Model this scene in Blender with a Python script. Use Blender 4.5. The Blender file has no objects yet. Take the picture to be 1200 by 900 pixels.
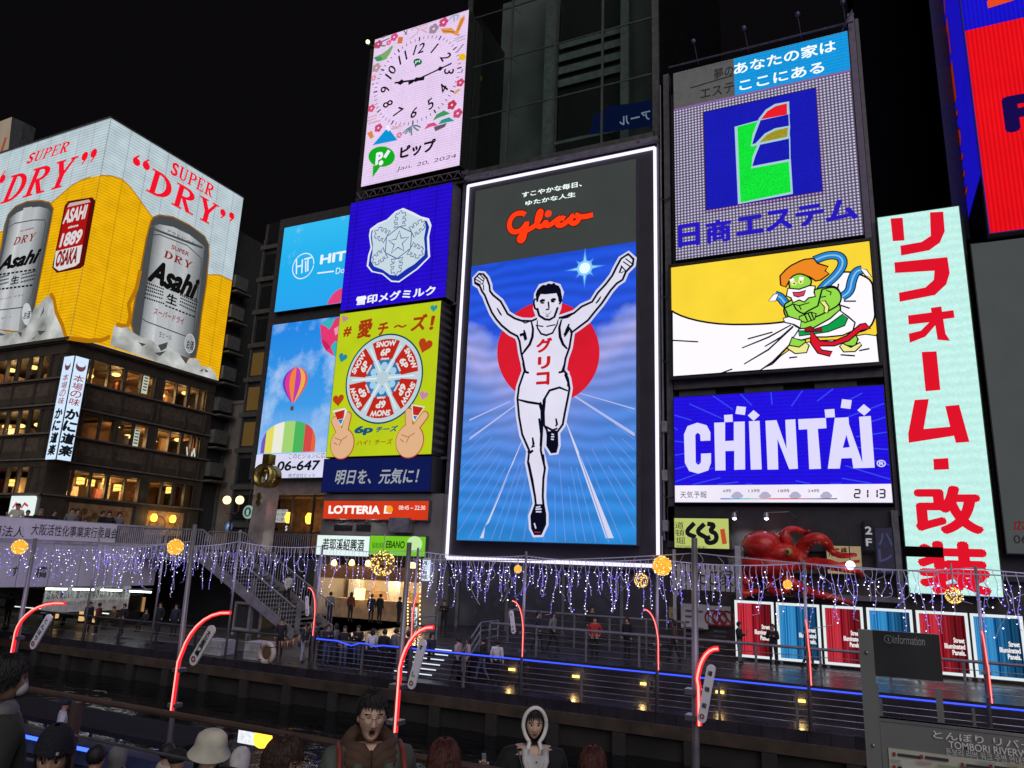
import bpy, bmesh, math, random
from mathutils import Vector, Matrix
from mathutils.geometry import tessellate_polygon
R = math.radians
rnd = random.Random(7)
SC = bpy.context.scene
COL = SC.collection

# ---------------------------------------------------------------- camera
F_PX, YAW, PITCH, ROLL = 858.83, R(25.738), R(13.595), R(2.269)
_fw = Vector((-math.sin(YAW)*math.cos(PITCH), math.cos(YAW)*math.cos(PITCH), math.sin(PITCH)))
_r0 = Vector((math.cos(YAW), math.sin(YAW), 0)); _u0 = _r0.cross(_fw)
_rt = _r0*math.cos(ROLL) + _u0*math.sin(ROLL); _up = _u0*math.cos(ROLL) - _r0*math.sin(ROLL)
cd = bpy.data.cameras.new('camera'); cam = bpy.data.objects.new('camera', cd); COL.objects.link(cam)
cd.sensor_width = 36; cd.lens = F_PX/1200*36; cd.clip_start = .05; cd.clip_end = 2000
cam.matrix_world = Matrix((( _rt.x,_up.x,-_fw.x,0),(_rt.y,_up.y,-_fw.y,0),(_rt.z,_up.z,-_fw.z,0),(0,0,0,1)))
SC.camera = cam

# ---------------------------------------------------------------- night sky, added fill sun, exposure
W = bpy.data.worlds.new('World'); SC.world = W; W.use_nodes = True
nt = W.node_tree; bg = nt.nodes['Background']
sky = nt.nodes.new('ShaderNodeTexSky'); sky.sky_type = 'NISHITA'; sky.sun_disc = False
SUN_EL, SUN_AZ = R(38), R(150)
sky.sun_elevation = R(-4); sky.sun_rotation = SUN_AZ
mixn = nt.nodes.new('ShaderNodeMix'); mixn.data_type = 'RGBA'; mixn.inputs[0].default_value = .92
nt.links.new(sky.outputs[0], mixn.inputs[6]); mixn.inputs[7].default_value = (.040, .034, .040, 1)
nt.links.new(mixn.outputs[2], bg.inputs[0]); bg.inputs[1].default_value = .085
sl = bpy.data.lights.new('night_fill', 'SUN'); sl.energy = 1.1; sl.angle = R(60); sl.color = (1, .95, .97)  # added soft sun from behind the camera, standing in for unseen near-bank lights
so = bpy.data.objects.new('night_fill', sl); COL.objects.link(so)
so.rotation_euler = (R(55), 0, R(32))
SC.view_settings.view_transform = 'Standard'; SC.view_settings.look = 'None'
SC.view_settings.exposure = 0; SC.view_settings.gamma = 1; SC.view_settings.use_curve_mapping = False
SC.render.engine = 'CYCLES'
SC.cycles.use_denoising = True
SC.cycles.max_bounces = 5; SC.cycles.diffuse_bounces = 2; SC.cycles.glossy_bounces = 3; SC.cycles.transparent_max_bounces = 12
SC.cycles.sample_clamp_indirect = 3; SC.cycles.sample_clamp_direct = 0
SC.cycles.caustics_reflective = False; SC.cycles.caustics_refractive = False

# ---------------------------------------------------------------- pixel of the survey photograph -> point on a real plane
def ray(x, y): return _rt*((x-600)/F_PX) - _up*((y-450)/F_PX) + _fw
def onY(p, Y): d = ray(*p); return d*(Y/d.y)
def onX(p, X): d = ray(*p); return d*(X/d.x)
def onZ(p, Z): d = ray(*p); return d*(Z/d.z)
def crop(ox, oy, s): return lambda *pts: [(ox+x/s, oy+y/s) for x, y in pts]

# ---------------------------------------------------------------- materials
def lin(c): return c/12.92 if c <= .04045 else ((c+.055)/1.055)**2.4
def hexl(h): h = h.lstrip('#'); return tuple(lin(int(h[i:i+2], 16)/255) for i in (0, 2, 4))
MATS = {}
def _new(key):
    m = bpy.data.materials.new(key); m.use_nodes = True; m.node_tree.nodes.clear()
    o = m.node_tree.nodes.new('ShaderNodeOutputMaterial'); return m, m.node_tree, o
def N(t, typ, **kw):
    n = t.nodes.new(typ)
    for k, v in kw.items(): setattr(n, k, v)
    return n
def mth(t, op, a, b=None):
    n = t.nodes.new('ShaderNodeMath'); n.operation = op
    for i, v in enumerate((a, b)):
        if v is None: continue
        if isinstance(v, (int, float)): n.inputs[i].default_value = v
        else: t.links.new(v, n.inputs[i])
    return n.outputs[0]
def E(h, s=1.0, tex=None, sample=True):
    """something that gives off light: colour as it shows on the lit sign"""
    key = f'light_{h}_{s}_{tex}_{sample}'
    if key in MATS: return MATS[key]
    m, t, o = _new(key); e = N(t, 'ShaderNodeEmission'); c = hexl(h)
    e.inputs[0].default_value = (*c, 1); e.inputs[1].default_value = s
    if tex:
        tc = N(t, 'ShaderNodeTexCoord'); sp = N(t, 'ShaderNodeSeparateXYZ'); t.links.new(tc.outputs['Object'], sp.inputs[0])
        nz = N(t, 'ShaderNodeTexNoise'); nz.inputs['Scale'].default_value = .7; t.links.new(tc.outputs['Object'], nz.inputs['Vector'])
        nv = mth(t, 'MULTIPLY_ADD', nz.outputs[0], .24); nv.node.inputs[2].default_value = .88
        if tex == 'led':      # rows of the LED modules and the module joints
            f = mth(t, 'SINE', mth(t, 'MULTIPLY', sp.outputs[2], 2*math.pi/.17)); g = mth(t, 'MULTIPLY_ADD', f, .10); g.node.inputs[2].default_value = .93
            j = mth(t, 'FRACT', mth(t, 'MULTIPLY', sp.outputs[0], 1/.96)); k = mth(t, 'MULTIPLY_ADD', mth(t, 'LESS_THAN', j, .05), -.07); k.node.inputs[2].default_value = 1
            v = mth(t, 'MULTIPLY', mth(t, 'MULTIPLY', g, k), nv)
            n2 = N(t, 'ShaderNodeTexNoise'); n2.inputs['Scale'].default_value = 9; t.links.new(tc.outputs['Object'], n2.inputs['Vector'])
            q = mth(t, 'MULTIPLY_ADD', n2.outputs[0], .3); q.node.inputs[2].default_value = .86
            v = mth(t, 'MULTIPLY', v, q)
        elif tex == 'dots':   # coarse lamp dots
            fx = mth(t, 'SINE', mth(t, 'MULTIPLY', sp.outputs[0], 2*math.pi/.155)); fz = mth(t, 'SINE', mth(t, 'MULTIPLY', sp.outputs[2], 2*math.pi/.155))
            d = mth(t, 'MULTIPLY', mth(t, 'ADD', fx, 1), mth(t, 'ADD', fz, 1))
            v = mth(t, 'MULTIPLY', mth(t, 'MULTIPLY_ADD', d, .42), nv); v.node.inputs[0].links[0].from_node.inputs[2].default_value = .18
        elif tex == 'ribs':   # lit boards of narrow horizontal louvres with faint vertical seams
            f = mth(t, 'SINE', mth(t, 'MULTIPLY', sp.outputs[2], 2*math.pi/.26)); g = mth(t, 'MULTIPLY_ADD', f, .13); g.node.inputs[2].default_value = .9
            xy = mth(t, 'ADD', sp.outputs[0], sp.outputs[1])
            j = mth(t, 'FRACT', mth(t, 'MULTIPLY', xy, 1/1.9)); k = mth(t, 'MULTIPLY_ADD', mth(t, 'LESS_THAN', j, .045), -.28); k.node.inputs[2].default_value = 1
            n2 = N(t, 'ShaderNodeTexNoise'); n2.inputs['Scale'].default_value = .9; n2.inputs['Detail'].default_value = 6; t.links.new(tc.outputs['Object'], n2.inputs['Vector'])
            q = mth(t, 'MULTIPLY_ADD', n2.outputs[0], .5); q.node.inputs[2].default_value = .72
            v = mth(t, 'MULTIPLY', mth(t, 'MULTIPLY', g, k), q)
        elif tex == 'vribs':
            f = mth(t, 'SINE', mth(t, 'MULTIPLY', mth(t, 'ADD', sp.outputs[0], sp.outputs[1]), 2*math.pi/.16)); g = mth(t, 'MULTIPLY_ADD', f, .16); g.node.inputs[2].default_value = .88
            v = mth(t, 'MULTIPLY', g, nv)
        elif tex == 'grain':
            n2 = N(t, 'ShaderNodeTexNoise'); n2.inputs['Scale'].default_value = 9; t.links.new(tc.outputs['Object'], n2.inputs['Vector'])
            wv = N(t, 'ShaderNodeTexWave'); wv.wave_type = 'RINGS'; wv.inputs['Scale'].default_value = .8; wv.inputs['Distortion'].default_value = 4; t.links.new(tc.outputs['Object'], wv.inputs['Vector'])
            q = mth(t, 'MULTIPLY_ADD', n2.outputs[0], .28); q.node.inputs[2].default_value = .86; w2 = mth(t, 'MULTIPLY_ADD', wv.outputs[1], .08); w2.node.inputs[2].default_value = .96
            v = mth(t, 'MULTIPLY', q, w2)
        elif tex == 'brushed':
            mp = N(t, 'ShaderNodeMapping'); mp.inputs['Scale'].default_value = (1.1, 1.1, .05); t.links.new(tc.outputs['Object'], mp.inputs[0])
            n2 = N(t, 'ShaderNodeTexNoise'); n2.inputs['Scale'].default_value = 1.0; n2.inputs['Detail'].default_value = 3; t.links.new(mp.outputs[0], n2.inputs['Vector'])
            q = mth(t, 'MULTIPLY_ADD', n2.outputs[0], 1.5); q.node.inputs[2].default_value = .25; v = mth(t, 'MULTIPLY', q, nv)
        elif tex == 'ice':
            vo = N(t, 'ShaderNodeTexVoronoi'); vo.inputs['Scale'].default_value = .8; n2 = N(t, 'ShaderNodeTexNoise'); n2.inputs['Scale'].default_value = 1.2; n2.inputs['Detail'].default_value = 8; t.links.new(tc.outputs['Object'], n2.inputs['Vector'])
            mx = N(t, 'ShaderNodeMix'); mx.data_type = 'RGBA'; mx.inputs[0].default_value = .35; t.links.new(tc.outputs['Object'], mx.inputs[6]); t.links.new(n2.outputs[1], mx.inputs[7]); t.links.new(mx.outputs[2], vo.inputs['Vector'])
            q = mth(t, 'MULTIPLY_ADD', vo.outputs[0], 1.0); q.node.inputs[2].default_value = .35; r3 = mth(t, 'MULTIPLY_ADD', n2.outputs[0], 1.1); r3.node.inputs[2].default_value = .4; v = mth(t, 'MULTIPLY', q, r3)
        elif tex == 'static':
            n2 = N(t, 'ShaderNodeTexNoise'); n2.inputs['Scale'].default_value = 16; t.links.new(tc.outputs['Object'], n2.inputs['Vector'])
            q = mth(t, 'MULTIPLY_ADD', n2.outputs[0], 1.0); q.node.inputs[2].default_value = .5; v = mth(t, 'MULTIPLY', q, nv)
        else: v = nv
        vm = N(t, 'ShaderNodeVectorMath', operation='SCALE'); vm.inputs[0].default_value = c; t.links.new(v, vm.inputs['Scale'])
        t.links.new(vm.outputs[0], e.inputs[0])
    t.links.new(e.outputs[0], o.inputs[0])
    if not sample: m.cycles.emission_sampling = 'NONE'
    MATS[key] = m; return m
def M(key, col, rough=.6, metal=0.0, var=.25, scale=3.0, bump=0.0, spec=.5, dirt=None, emit=None):
    """a surface: linear base colour with uneven dirt"""
    if key in MATS: return MATS[key]
    m, t, o = _new(key); b = N(t, 'ShaderNodeBsdfPrincipled'); t.links.new(b.outputs[0], o.inputs[0])
    b.inputs['Base Color'].default_value = (*col, 1); b.inputs['Roughness'].default_value = rough; b.inputs['Metallic'].default_value = metal
    b.inputs['Specular IOR Level'].default_value = spec
    if var:
        tc = N(t, 'ShaderNodeTexCoord'); nz = N(t, 'ShaderNodeTexNoise'); nz.inputs['Scale'].default_value = scale; nz.inputs['Detail'].default_value = 7
        t.links.new(tc.outputs['Object'], nz.inputs['Vector'])
        rp = N(t, 'ShaderNodeMapRange'); rp.inputs[1].default_value = .3; rp.inputs[2].default_value = .7; rp.inputs[3].default_value = 1-var; rp.inputs[4].default_value = 1+var
        t.links.new(nz.outputs[0], rp.inputs[0])
        vm = N(t, 'ShaderNodeVectorMath', operation='SCALE'); vm.inputs[0].default_value = col; t.links.new(rp.outputs[0], vm.inputs['Scale'])
        t.links.new(vm.outputs[0], b.inputs['Base Color'])
        r2 = mth(t, 'MULTIPLY_ADD', nz.outputs[0], .25); r2.node.inputs[2].default_value = max(0, rough-.12); t.links.new(r2, b.inputs['Roughness'])
        if bump:
            bp = N(t, 'ShaderNodeBump'); bp.inputs['Strength'].default_value = bump; bp.inputs['Distance'].default_value = .02
            t.links.new(nz.outputs[0], bp.inputs['Height']); t.links.new(bp.outputs[0], b.inputs['Normal'])
    MATS[key] = m; return m
def tiles(key, col, grout, sx, sy, rough=.5, bump=.3, rot=None):
    if key in MATS: return MATS[key]
    m, t, o = _new(key); b = N(t, 'ShaderNodeBsdfPrincipled'); t.links.new(b.outputs[0], o.inputs[0])
    tc = N(t, 'ShaderNodeTexCoord'); mp = N(t, 'ShaderNodeMapping'); t.links.new(tc.outputs['Object'], mp.inputs[0])
    if rot: mp.inputs['Rotation'].default_value = rot
    br = N(t, 'ShaderNodeTexBrick'); t.links.new(mp.outputs[0], br.inputs[0]); br.inputs['Scale'].default_value = 1
    br.inputs['Brick Width'].default_value = sx; br.inputs['Row Height'].default_value = sy; br.inputs['Mortar Size'].default_value = .012
    br.inputs['Color1'].default_value = (*col, 1); br.inputs['Color2'].default_value = (*[c*.75 for c in col], 1); br.inputs['Mortar'].default_value = (*grout, 1)
    nz = N(t, 'ShaderNodeTexNoise'); nz.inputs['Scale'].default_value = 1.3; nz.inputs['Detail'].default_value = 8; t.links.new(tc.outputs['Object'], nz.inputs['Vector'])
    mx = N(t, 'ShaderNodeMix'); mx.data_type = 'RGBA'; mx.blend_type = 'MULTIPLY'; mx.inputs[0].default_value = .6
    t.links.new(br.outputs[0], mx.inputs[6]); t.links.new(nz.outputs[0], mx.inputs[7]); t.links.new(mx.outputs[2], b.inputs['Base Color'])
    r2 = mth(t, 'MULTIPLY_ADD', nz.outputs[0], .5); r2.node.inputs[2].default_value = rough-.25; t.links.new(r2, b.inputs['Roughness'])
    bp = N(t, 'ShaderNodeBump'); bp.inputs['Strength'].default_value = bump; bp.inputs['Distance'].default_value = .01; t.links.new(br.outputs[0], bp.inputs['Height']); t.links.new(bp.outputs[0], b.inputs['Normal'])
    MATS[key] = m; return m
def glassy(key, tint=(.6, .65, .65), gloss=.12):
    if key in MATS: return MATS[key]
    m, t, o = _new(key); tr = N(t, 'ShaderNodeBsdfTransparent'); gl = N(t, 'ShaderNodeBsdfGlossy'); gl.inputs['Roughness'].default_value = .03
    tr.inputs[0].default_value = (*tint, 1); fr = N(t, 'ShaderNodeLayerWeight'); fr.inputs[0].default_value = .5
    f = mth(t, 'MULTIPLY_ADD', mth(t, 'POWER', fr.outputs['Facing'], 4.0), .35); f.node.inputs[2].default_value = gloss*.5; mx = N(t, 'ShaderNodeMixShader'); t.links.new(f, mx.inputs[0])
    t.links.new(tr.outputs[0], mx.inputs[1]); t.links.new(gl.outputs[0], mx.inputs[2]); t.links.new(mx.outputs[0], o.inputs[0])
    MATS[key] = m; return m

DARK = M('dark_metal', (.03, .03, .034), .45, .3)
BLACKP = M('black_paint', (.012, .012, .013), .5)
STEEL = M('steel', (.35, .35, .37), .35, .8)
GREYM = M('grey_metal', (.16, .16, .17), .45, .4)
PALE = M('pale_paint', (.55, .54, .56), .6)
CONC = M('concrete', (.22, .20, .185), .85, scale=1.2, bump=.4)
WALLD = tiles('dark_wall_tile', (.05, .048, .05), (.02, .02, .02), .6, .45, .6, .3, (R(90), 0, 0))
WALLG = M('grey_wall', (.16, .155, .15), .8, scale=.8, bump=.2)

# ---------------------------------------------------------------- things and meshes
ORG = {}
def tag(o, label=None, cat=None, group=None, kind=None):
    if label: o['label'] = label
    if cat: o['category'] = cat
    if group: o['group'] = group
    if kind: o['kind'] = kind
    return o
def thing(name, label, cat, loc=(0, 0, 0), group=None):
    o = bpy.data.objects.new(name, None); COL.objects.link(o); o.empty_display_size = .2
    o.location = loc; ORG[o.name] = Vector(loc); return tag(o, label, cat, group)
class MB:
    """collects pieces of one mesh"""
    def __init__(s): s.v = []; s.f = []; s.m = []; s.mi = 0; s.ch = []
    def add(s, vs, fs):
        k = len(s.v); s.ch.append((k, len(s.f))); s.v += [tuple(v) for v in vs]; s.f += [tuple(i+k for i in f) for f in fs]; s.m += [s.mi]*len(fs); return s
    def mat(s, i): s.mi = i; return s
    def box(s, a, b):
        x0, y0, z0 = a; x1, y1, z1 = b
        x0, x1 = min(x0, x1), max(x0, x1); y0, y1 = min(y0, y1), max(y0, y1); z0, z1 = min(z0, z1), max(z0, z1)
        return s.add([(x0,y0,z0),(x1,y0,z0),(x1,y1,z0),(x0,y1,z0),(x0,y0,z1),(x1,y0,z1),(x1,y1,z1),(x0,y1,z1)],
                     [(3,2,1,0),(4,5,6,7),(0,1,5,4),(1,2,6,5),(2,3,7,6),(3,0,4,7)])
    def rbox(s, a, b, r=.01, seg=2):
        bm = bmesh.new(); x0, y0, z0 = a; x1, y1, z1 = b
        bmesh.ops.create_cube(bm, size=1, matrix=Matrix.Translation(((x0+x1)/2, (y0+y1)/2, (z0+z1)/2)) @ Matrix.Diagonal((abs(x1-x0), abs(y1-y0), abs(z1-z0), 1)))
        bmesh.ops.bevel(bm, geom=bm.edges[:], offset=r, segments=seg, affect='EDGES', profile=.5)
        bm.verts.index_update(); s.add([v.co for v in bm.verts], [[v.index for v in f.verts] for f in bm.faces]); bm.free(); return s
    def tube(s, pts, r, n=8, cap=True):
        pts = [Vector(p) for p in pts]; rr = r if isinstance(r, (list, tuple)) else [r]*len(pts)
        vs = []; fs = []; ref = None
        for i, p in enumerate(pts):
            d = (pts[min(i+1, len(pts)-1)] - pts[max(i-1, 0)]).normalized()
            if ref is None: ref = Vector((0, 0, 1)) if abs(d.z) < .9 else Vector((1, 0, 0))
            a = d.cross(ref).normalized(); b = a.cross(d).normalized(); ref = b
            for k in range(n):
                t = 2*math.pi*k/n; vs.append(p + (a*math.cos(t) + b*math.sin(t))*rr[i])
        for i in range(len(pts)-1):
            for k in range(n): fs.append((i*n+k, i*n+(k+1) % n, (i+1)*n+(k+1) % n, (i+1)*n+k))
        if cap: fs.append(tuple(range(n))[::-1]); fs.append(tuple((len(pts)-1)*n+k for k in range(n)))
        return s.add(vs, fs)
    def lathe(s, prof, c=(0, 0, 0), n=20, axis='z'):
        vs = []; fs = []
        for r, z in prof:
            for k in range(n):
                t = 2*math.pi*k/n; x, y = r*math.cos(t), r*math.sin(t)
                q = (x, y, z) if axis == 'z' else ((x, z, y) if axis == 'y' else (z, x, y))
                vs.append((c[0]+q[0], c[1]+q[1], c[2]+q[2]))
        for i in range(len(prof)-1):
            for k in range(n): fs.append((i*n+k, i*n+(k+1) % n, (i+1)*n+(k+1) % n, (i+1)*n+k))
        fs.append(tuple(range(n))); fs.append(tuple((len(prof)-1)*n+k for k in range(n)))
        return s.add(vs, fs)
    def ball(s, c, r, n=12, m=8):
        rx, ry, rz = r if isinstance(r, (list, tuple)) else (r, r, r)
        vs = [(c[0], c[1], c[2]+rz)]; fs = []
        for i in range(1, m):
            a = math.pi*i/m
            for k in range(n):
                t = 2*math.pi*k/n; vs.append((c[0]+rx*math.sin(a)*math.cos(t), c[1]+ry*math.sin(a)*math.sin(t), c[2]+rz*math.cos(a)))
        vs.append((c[0], c[1], c[2]-rz)); L = len(vs)-1
        for k in range(n): fs.append((0, 1+k, 1+(k+1) % n)); fs.append((L, L-n+(k+1) % n, L-n+k))
        for i in range(m-2):
            for k in range(n): a = 1+i*n+k; b = 1+i*n+(k+1) % n; fs.append((a, a+n, b+n, b))
        return s.add(vs, fs)
    def octa(s, c, r):
        x, y, z = c
        return s.add([(x+r,y,z),(x-r,y,z),(x,y+r,z),(x,y-r,z),(x,y,z+r),(x,y,z-r)], [(0,2,4),(2,1,4),(1,3,4),(3,0,4),(2,0,5),(1,2,5),(3,1,5),(0,3,5)])
    def torus(s, c, R_, r, axis='y', n=28, m=8):
        pts = []; fs = []
        for i in range(n):
            a = 2*math.pi*i/n
            for j in range(m):
                b = 2*math.pi*j/m; q = (R_ + r*math.cos(b)); u, w, h = q*math.cos(a), q*math.sin(a), r*math.sin(b)
                p = {'y': (u, h, w), 'z': (u, w, h), 'x': (h, u, w)}[axis]; pts.append((c[0]+p[0], c[1]+p[1], c[2]+p[2]))
        for i in range(n):
            for j in range(m): fs.append((i*m+j, ((i+1) % n)*m+j, ((i+1) % n)*m+(j+1) % m, i*m+(j+1) % m))
        return s.add(pts, fs)
    def prism(s, poly, off):
        """closed outline of 3D points pushed along off"""
        poly = [Vector(p) for p in poly]; n = len(poly); off = Vector(off)
        tri = tessellate_polygon([poly])
        s.add(poly + [p+off for p in poly], [t for t in tri] + [tuple(i+n for i in t[::-1]) for t in tri] + [(i, (i+1) % n, (i+1) % n+n, i+n) for i in range(n)])
        return s
    def each(s, name, mats, parent):
        """every added piece as a part of its own"""
        c = s.ch + [(len(s.v), len(s.f))]; out = []
        for (v0, f0), (v1, f1) in zip(c[:-1], c[1:]):
            p = MB(); p.v = s.v[v0:v1]; p.f = [tuple(i-v0 for i in f) for f in s.f[f0:f1]]; p.m = s.m[f0:f1]; out.append(p.obj(name, mats, parent))
        return out
    def obj(s, name, mats, parent=None, smooth=False, org=None):
        me = bpy.data.meshes.new(name)
        o0 = Vector(org) if org is not None else (ORG[parent.name] if parent is not None else Vector((0, 0, 0)))
        me.from_pydata([(x-o0.x, y-o0.y, z-o0.z) for x, y, z in s.v], [], s.f)
        for m in (mats if isinstance(mats, (list, tuple)) else [mats]): me.materials.append(m)
        me.polygons.foreach_set('material_index', s.m)
        if smooth: me.polygons.foreach_set('use_smooth', [True]*len(s.f))
        bm = bmesh.new(); bm.from_mesh(me); bmesh.ops.recalc_face_normals(bm, faces=bm.faces); bm.to_mesh(me); bm.free()
        o = bpy.data.objects.new(name, me); COL.objects.link(o)
        if parent is not None: o.parent = parent; ORG[o.name] = ORG[parent.name]
        else: o.location = o0; ORG[o.name] = o0
        return o
def single(mb, name, mats, label, cat, org, group=None, smooth=False):
    return tag(mb.obj(name, mats, None, smooth, org), label, cat, group)
def struct(mb, name, mats): return tag(mb.obj(name, mats), kind='structure')
def copy_tree(o, parent=None):
    c = o.copy(); COL.objects.link(c); c.parent = parent; ORG[c.name] = ORG[o.name]
    for ch in list(o.children): copy_tree(ch, c)
    return c
def dup(o, loc, label, group=None):
    c = copy_tree(o); c.location = loc; c['label'] = label
    if group: c['group'] = group
    return c

# ---------------------------------------------------------------- flat artwork on a sign face
_glyphs = {}
def text_mesh(body, bold=.02, shear=0.0, space=1.0, lit=True):
    key = (body, bold, shear, space, lit)
    if key in _glyphs: return _glyphs[key]
    cu = bpy.data.curves.new('lettering', 'FONT'); cu.body = body; cu.size = 1; cu.offset = 0 if bold > .008 and lit else min(bold, .012); cu.shear = shear; cu.space_character = space
    cu.resolution_u = 4
    o = bpy.data.objects.new('lettering', cu); COL.objects.link(o)
    dg = bpy.context.evaluated_depsgraph_get(); dg.update()
    me = bpy.data.meshes.new_from_object(o.evaluated_get(dg))
    vs = [(v.co.x, v.co.y) for v in me.vertices]; fs = [tuple(p.vertices) for p in me.polygons]
    bpy.data.objects.remove(o); bpy.data.curves.remove(cu); bpy.data.meshes.remove(me)
    if bold > .008 and lit:
        v0, f0 = vs, fs; vs, fs = [], []
        for i in range(9):
            a = R(45*i); dx, dy = (bold*math.cos(a), bold*math.sin(a)) if i < 8 else (0, 0); k = len(vs)
            vs += [(x+dx, y+dy) for x, y in v0]; fs += [tuple(j+k for j in f) for f in f0]
    _glyphs[key] = (vs, fs); return vs, fs
def arcp(cx, cy, rx, ry, a0, a1, n): return [(cx+rx*math.cos(R(a0+(a1-a0)*i/n)), cy+ry*math.sin(R(a0+(a1-a0)*i/n))) for i in range(n+1)]
def _ser(x, y, w, h=.07): return [(x-w/2, y), (x+w/2, y), (x+w/2, y+h), (x-w/2, y+h)]
SERIF = {   # slab-serif capitals on a unit square
 'D': [[(.13,0),(.36,0),(.36,1),(.13,1)], _ser(.2,0,.4), _ser(.2,.93,.4), arcp(.36,.5,.64,.5,-90,90,14)+arcp(.36,.5,.38,.4,90,-90,14)],
 'R': [[(.13,0),(.36,0),(.36,1),(.13,1)], _ser(.24,0,.48), _ser(.2,.93,.4), arcp(.45,.74,.47,.26,-90,90,12)+[(.36,1),(.36,.9)]+arcp(.45,.74,.22,.16,90,-90,12)+[(.36,.58),(.36,.48)], [(.36,.48),(.56,.5),(.86,.07),(1.05,.07),(1.05,0),(.68,0)]],
 'Y': [[(.38,0),(.62,0),(.62,.46),(.38,.46)], _ser(.5,0,.48), [(.38,.46),(.62,.46),(.34,.95),(.1,.95)], [(.42,.42),(.6,.42),(.9,.95),(.76,.95)], _ser(.22,.93,.44), _ser(.83,.93,.34)],
 'U': [[(.1,.3),(.34,.3),(.34,1),(.1,1)], [(.72,.3),(.86,.3),(.86,1),(.72,1)], arcp(.48,.32,.38,.32,180,360,14)+arcp(.53,.32,.19,.22,360,180,14), _ser(.22,.93,.44), _ser(.79,.93,.32)],
 'P': [[(.13,0),(.36,0),(.36,1),(.13,1)], _ser(.24,0,.48), _ser(.2,.93,.4), arcp(.48,.73,.48,.27,-90,90,12)+[(.36,1),(.36,.9)]+arcp(.48,.73,.23,.17,90,-90,12)+[(.36,.56),(.36,.46)]],
 'E': [[(.13,0),(.36,0),(.36,1),(.13,1)], [(0,0),(.92,0),(.95,.26),(.86,.26),(.78,.08),(0,.08)], [(0,1),(.9,1),(.92,.76),(.83,.76),(.75,.92),(0,.92)], [(.36,.46),(.7,.46),(.7,.55),(.36,.55)], [(.62,.36),(.7,.36),(.7,.65),(.62,.65)]],
}
class Art:
    """flat layers on the face of a sign: plane Y=const (seen from -Y) or X=const (seen from +X or -X)"""
    def __init__(s, root, axis, val, sgn=1):
        s.root = root; s.ax = axis; s.val = val; s.sgn = sgn; s.k = 0
        s.step = .002
    def uv(s, p):
        if s.ax == 'Y': q = onY(p, s.val); return (q.x, q.z)
        q = onX(p, s.val); return (q.y*s.sgn, q.z)
    def p3(s, u, v, k=None):
        d = (s.k if k is None else k)*s.step
        return (u, s.val-d, v) if s.ax == 'Y' else (s.val+d*s.sgn, u*s.sgn, v)
    def _emit(s, vs, fs, mat, name, parent=None):
        s.k += 1
        mb = MB().add([s.p3(u, v) for u, v in vs], fs)
        return mb.obj(name, mat, parent or s.root)
    def layers(s, polys, mat, name='emblem', parent=None, px=True):
        if name in ('track_line', 'running_shoe', 'ice_shadow_line', 'balloon') and len(polys) > 1: return [s.layers([po], mat, name, parent, px) for po in polys]
        s.k += 1; mb = MB()
        for i, po in enumerate(polys):
            q = [s.uv(p) for p in po] if px else po
            t = tessellate_polygon([[Vector((a, b, 0)) for a, b in q]])
            mb.add([s.p3(a, b, s.k+i*.02) for a, b in q], t)
        return mb.obj(name, mat, parent or s.root)
    def poly(s, pts, mat, name='emblem', parent=None): return s.layers([pts], mat, name, parent)
    def ell(s, c, rx, ry, mat, name='emblem', n=40, parent=None): return s.layers([[(c[0]+rx*math.cos(2*math.pi*i/n), c[1]+ry*math.sin(2*math.pi*i/n)) for i in range(n)]], mat, name, parent)
    def ellw(s, c, r, mat, name='emblem', n=40, parent=None):
        u, v = s.uv(c); return s.layers([[(u+r*math.cos(2*math.pi*i/n), v+r*math.sin(2*math.pi*i/n)) for i in range(n)]], mat, name, parent, px=False)
    def rect(s, u0, v0, u1, v1, mat, name='panel', parent=None): return s.layers([[(u0,v0),(u1,v0),(u1,v1),(u0,v1)]], mat, name, parent, px=False)
    def strokes(s, lines, w, mat, name='outline', parent=None, px=True, close=False, taper=False):
        """ribbons along traced lines; w in metres or a list per line"""
        s.k += 1; mb = MB()
        for li, ln in enumerate(lines):
            q = [Vector((*(s.uv(p) if px else p), 0)) for p in ln]
            if close: q.append(q[0].copy()); 
            ww = w[li] if isinstance(w, list) else w; n = len(q); vs = []
            for i in range(n):
                if close and i in (0, n-1): d = (q[1]-q[-2])
                else: d = q[min(i+1, n-1)]-q[max(i-1, 0)]
                if d.length < 1e-9: d = Vector((1, 0, 0))
                d.normalize(); nn = Vector((-d.y, d.x, 0))
                h = ww/2*(math.sin(math.pi*(i+.6)/(n+.2))**.6 if taper else 1)
                vs += [q[i]+nn*h, q[i]-nn*h]
            mb.add([s.p3(a.x, a.y, s.k+li*.01) for a in vs], [(2*i, 2*i+1, 2*i+3, 2*i+2) for i in range(n-1)])
        return mb.obj(name, mat, parent or s.root)
    def fit(s, body, a, b, mat, bold=.02, shear=0.0, name='lettering', parent=None, space=1.0):
        """lettering filling the box between pixel a (lower left) and pixel b (upper right)"""
        (u0, v0), (u1, v1) = s.uv(a), s.uv(b); return s.fitw(body, u0, v0, u1, v1, mat, bold, shear, name, parent, space)
    def fitw(s, body, u0, v0, u1, v1, mat, bold=.02, shear=0.0, name='lettering', parent=None, space=1.0):
        vs, fs = text_mesh(body, bold, shear, space, mat.name.startswith('light_'))
        if not vs: return None
        x0 = min(v[0] for v in vs); x1 = max(v[0] for v in vs); y0 = min(v[1] for v in vs); y1 = max(v[1] for v in vs)
        sx = (u1-u0)/max(x1-x0, 1e-6); sy = (v1-v0)/max(y1-y0, 1e-6)
        return s._emit([(u0+(x-x0)*sx, v0+(y-y0)*sy) for x, y in vs], fs, mat, name, parent)
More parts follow.
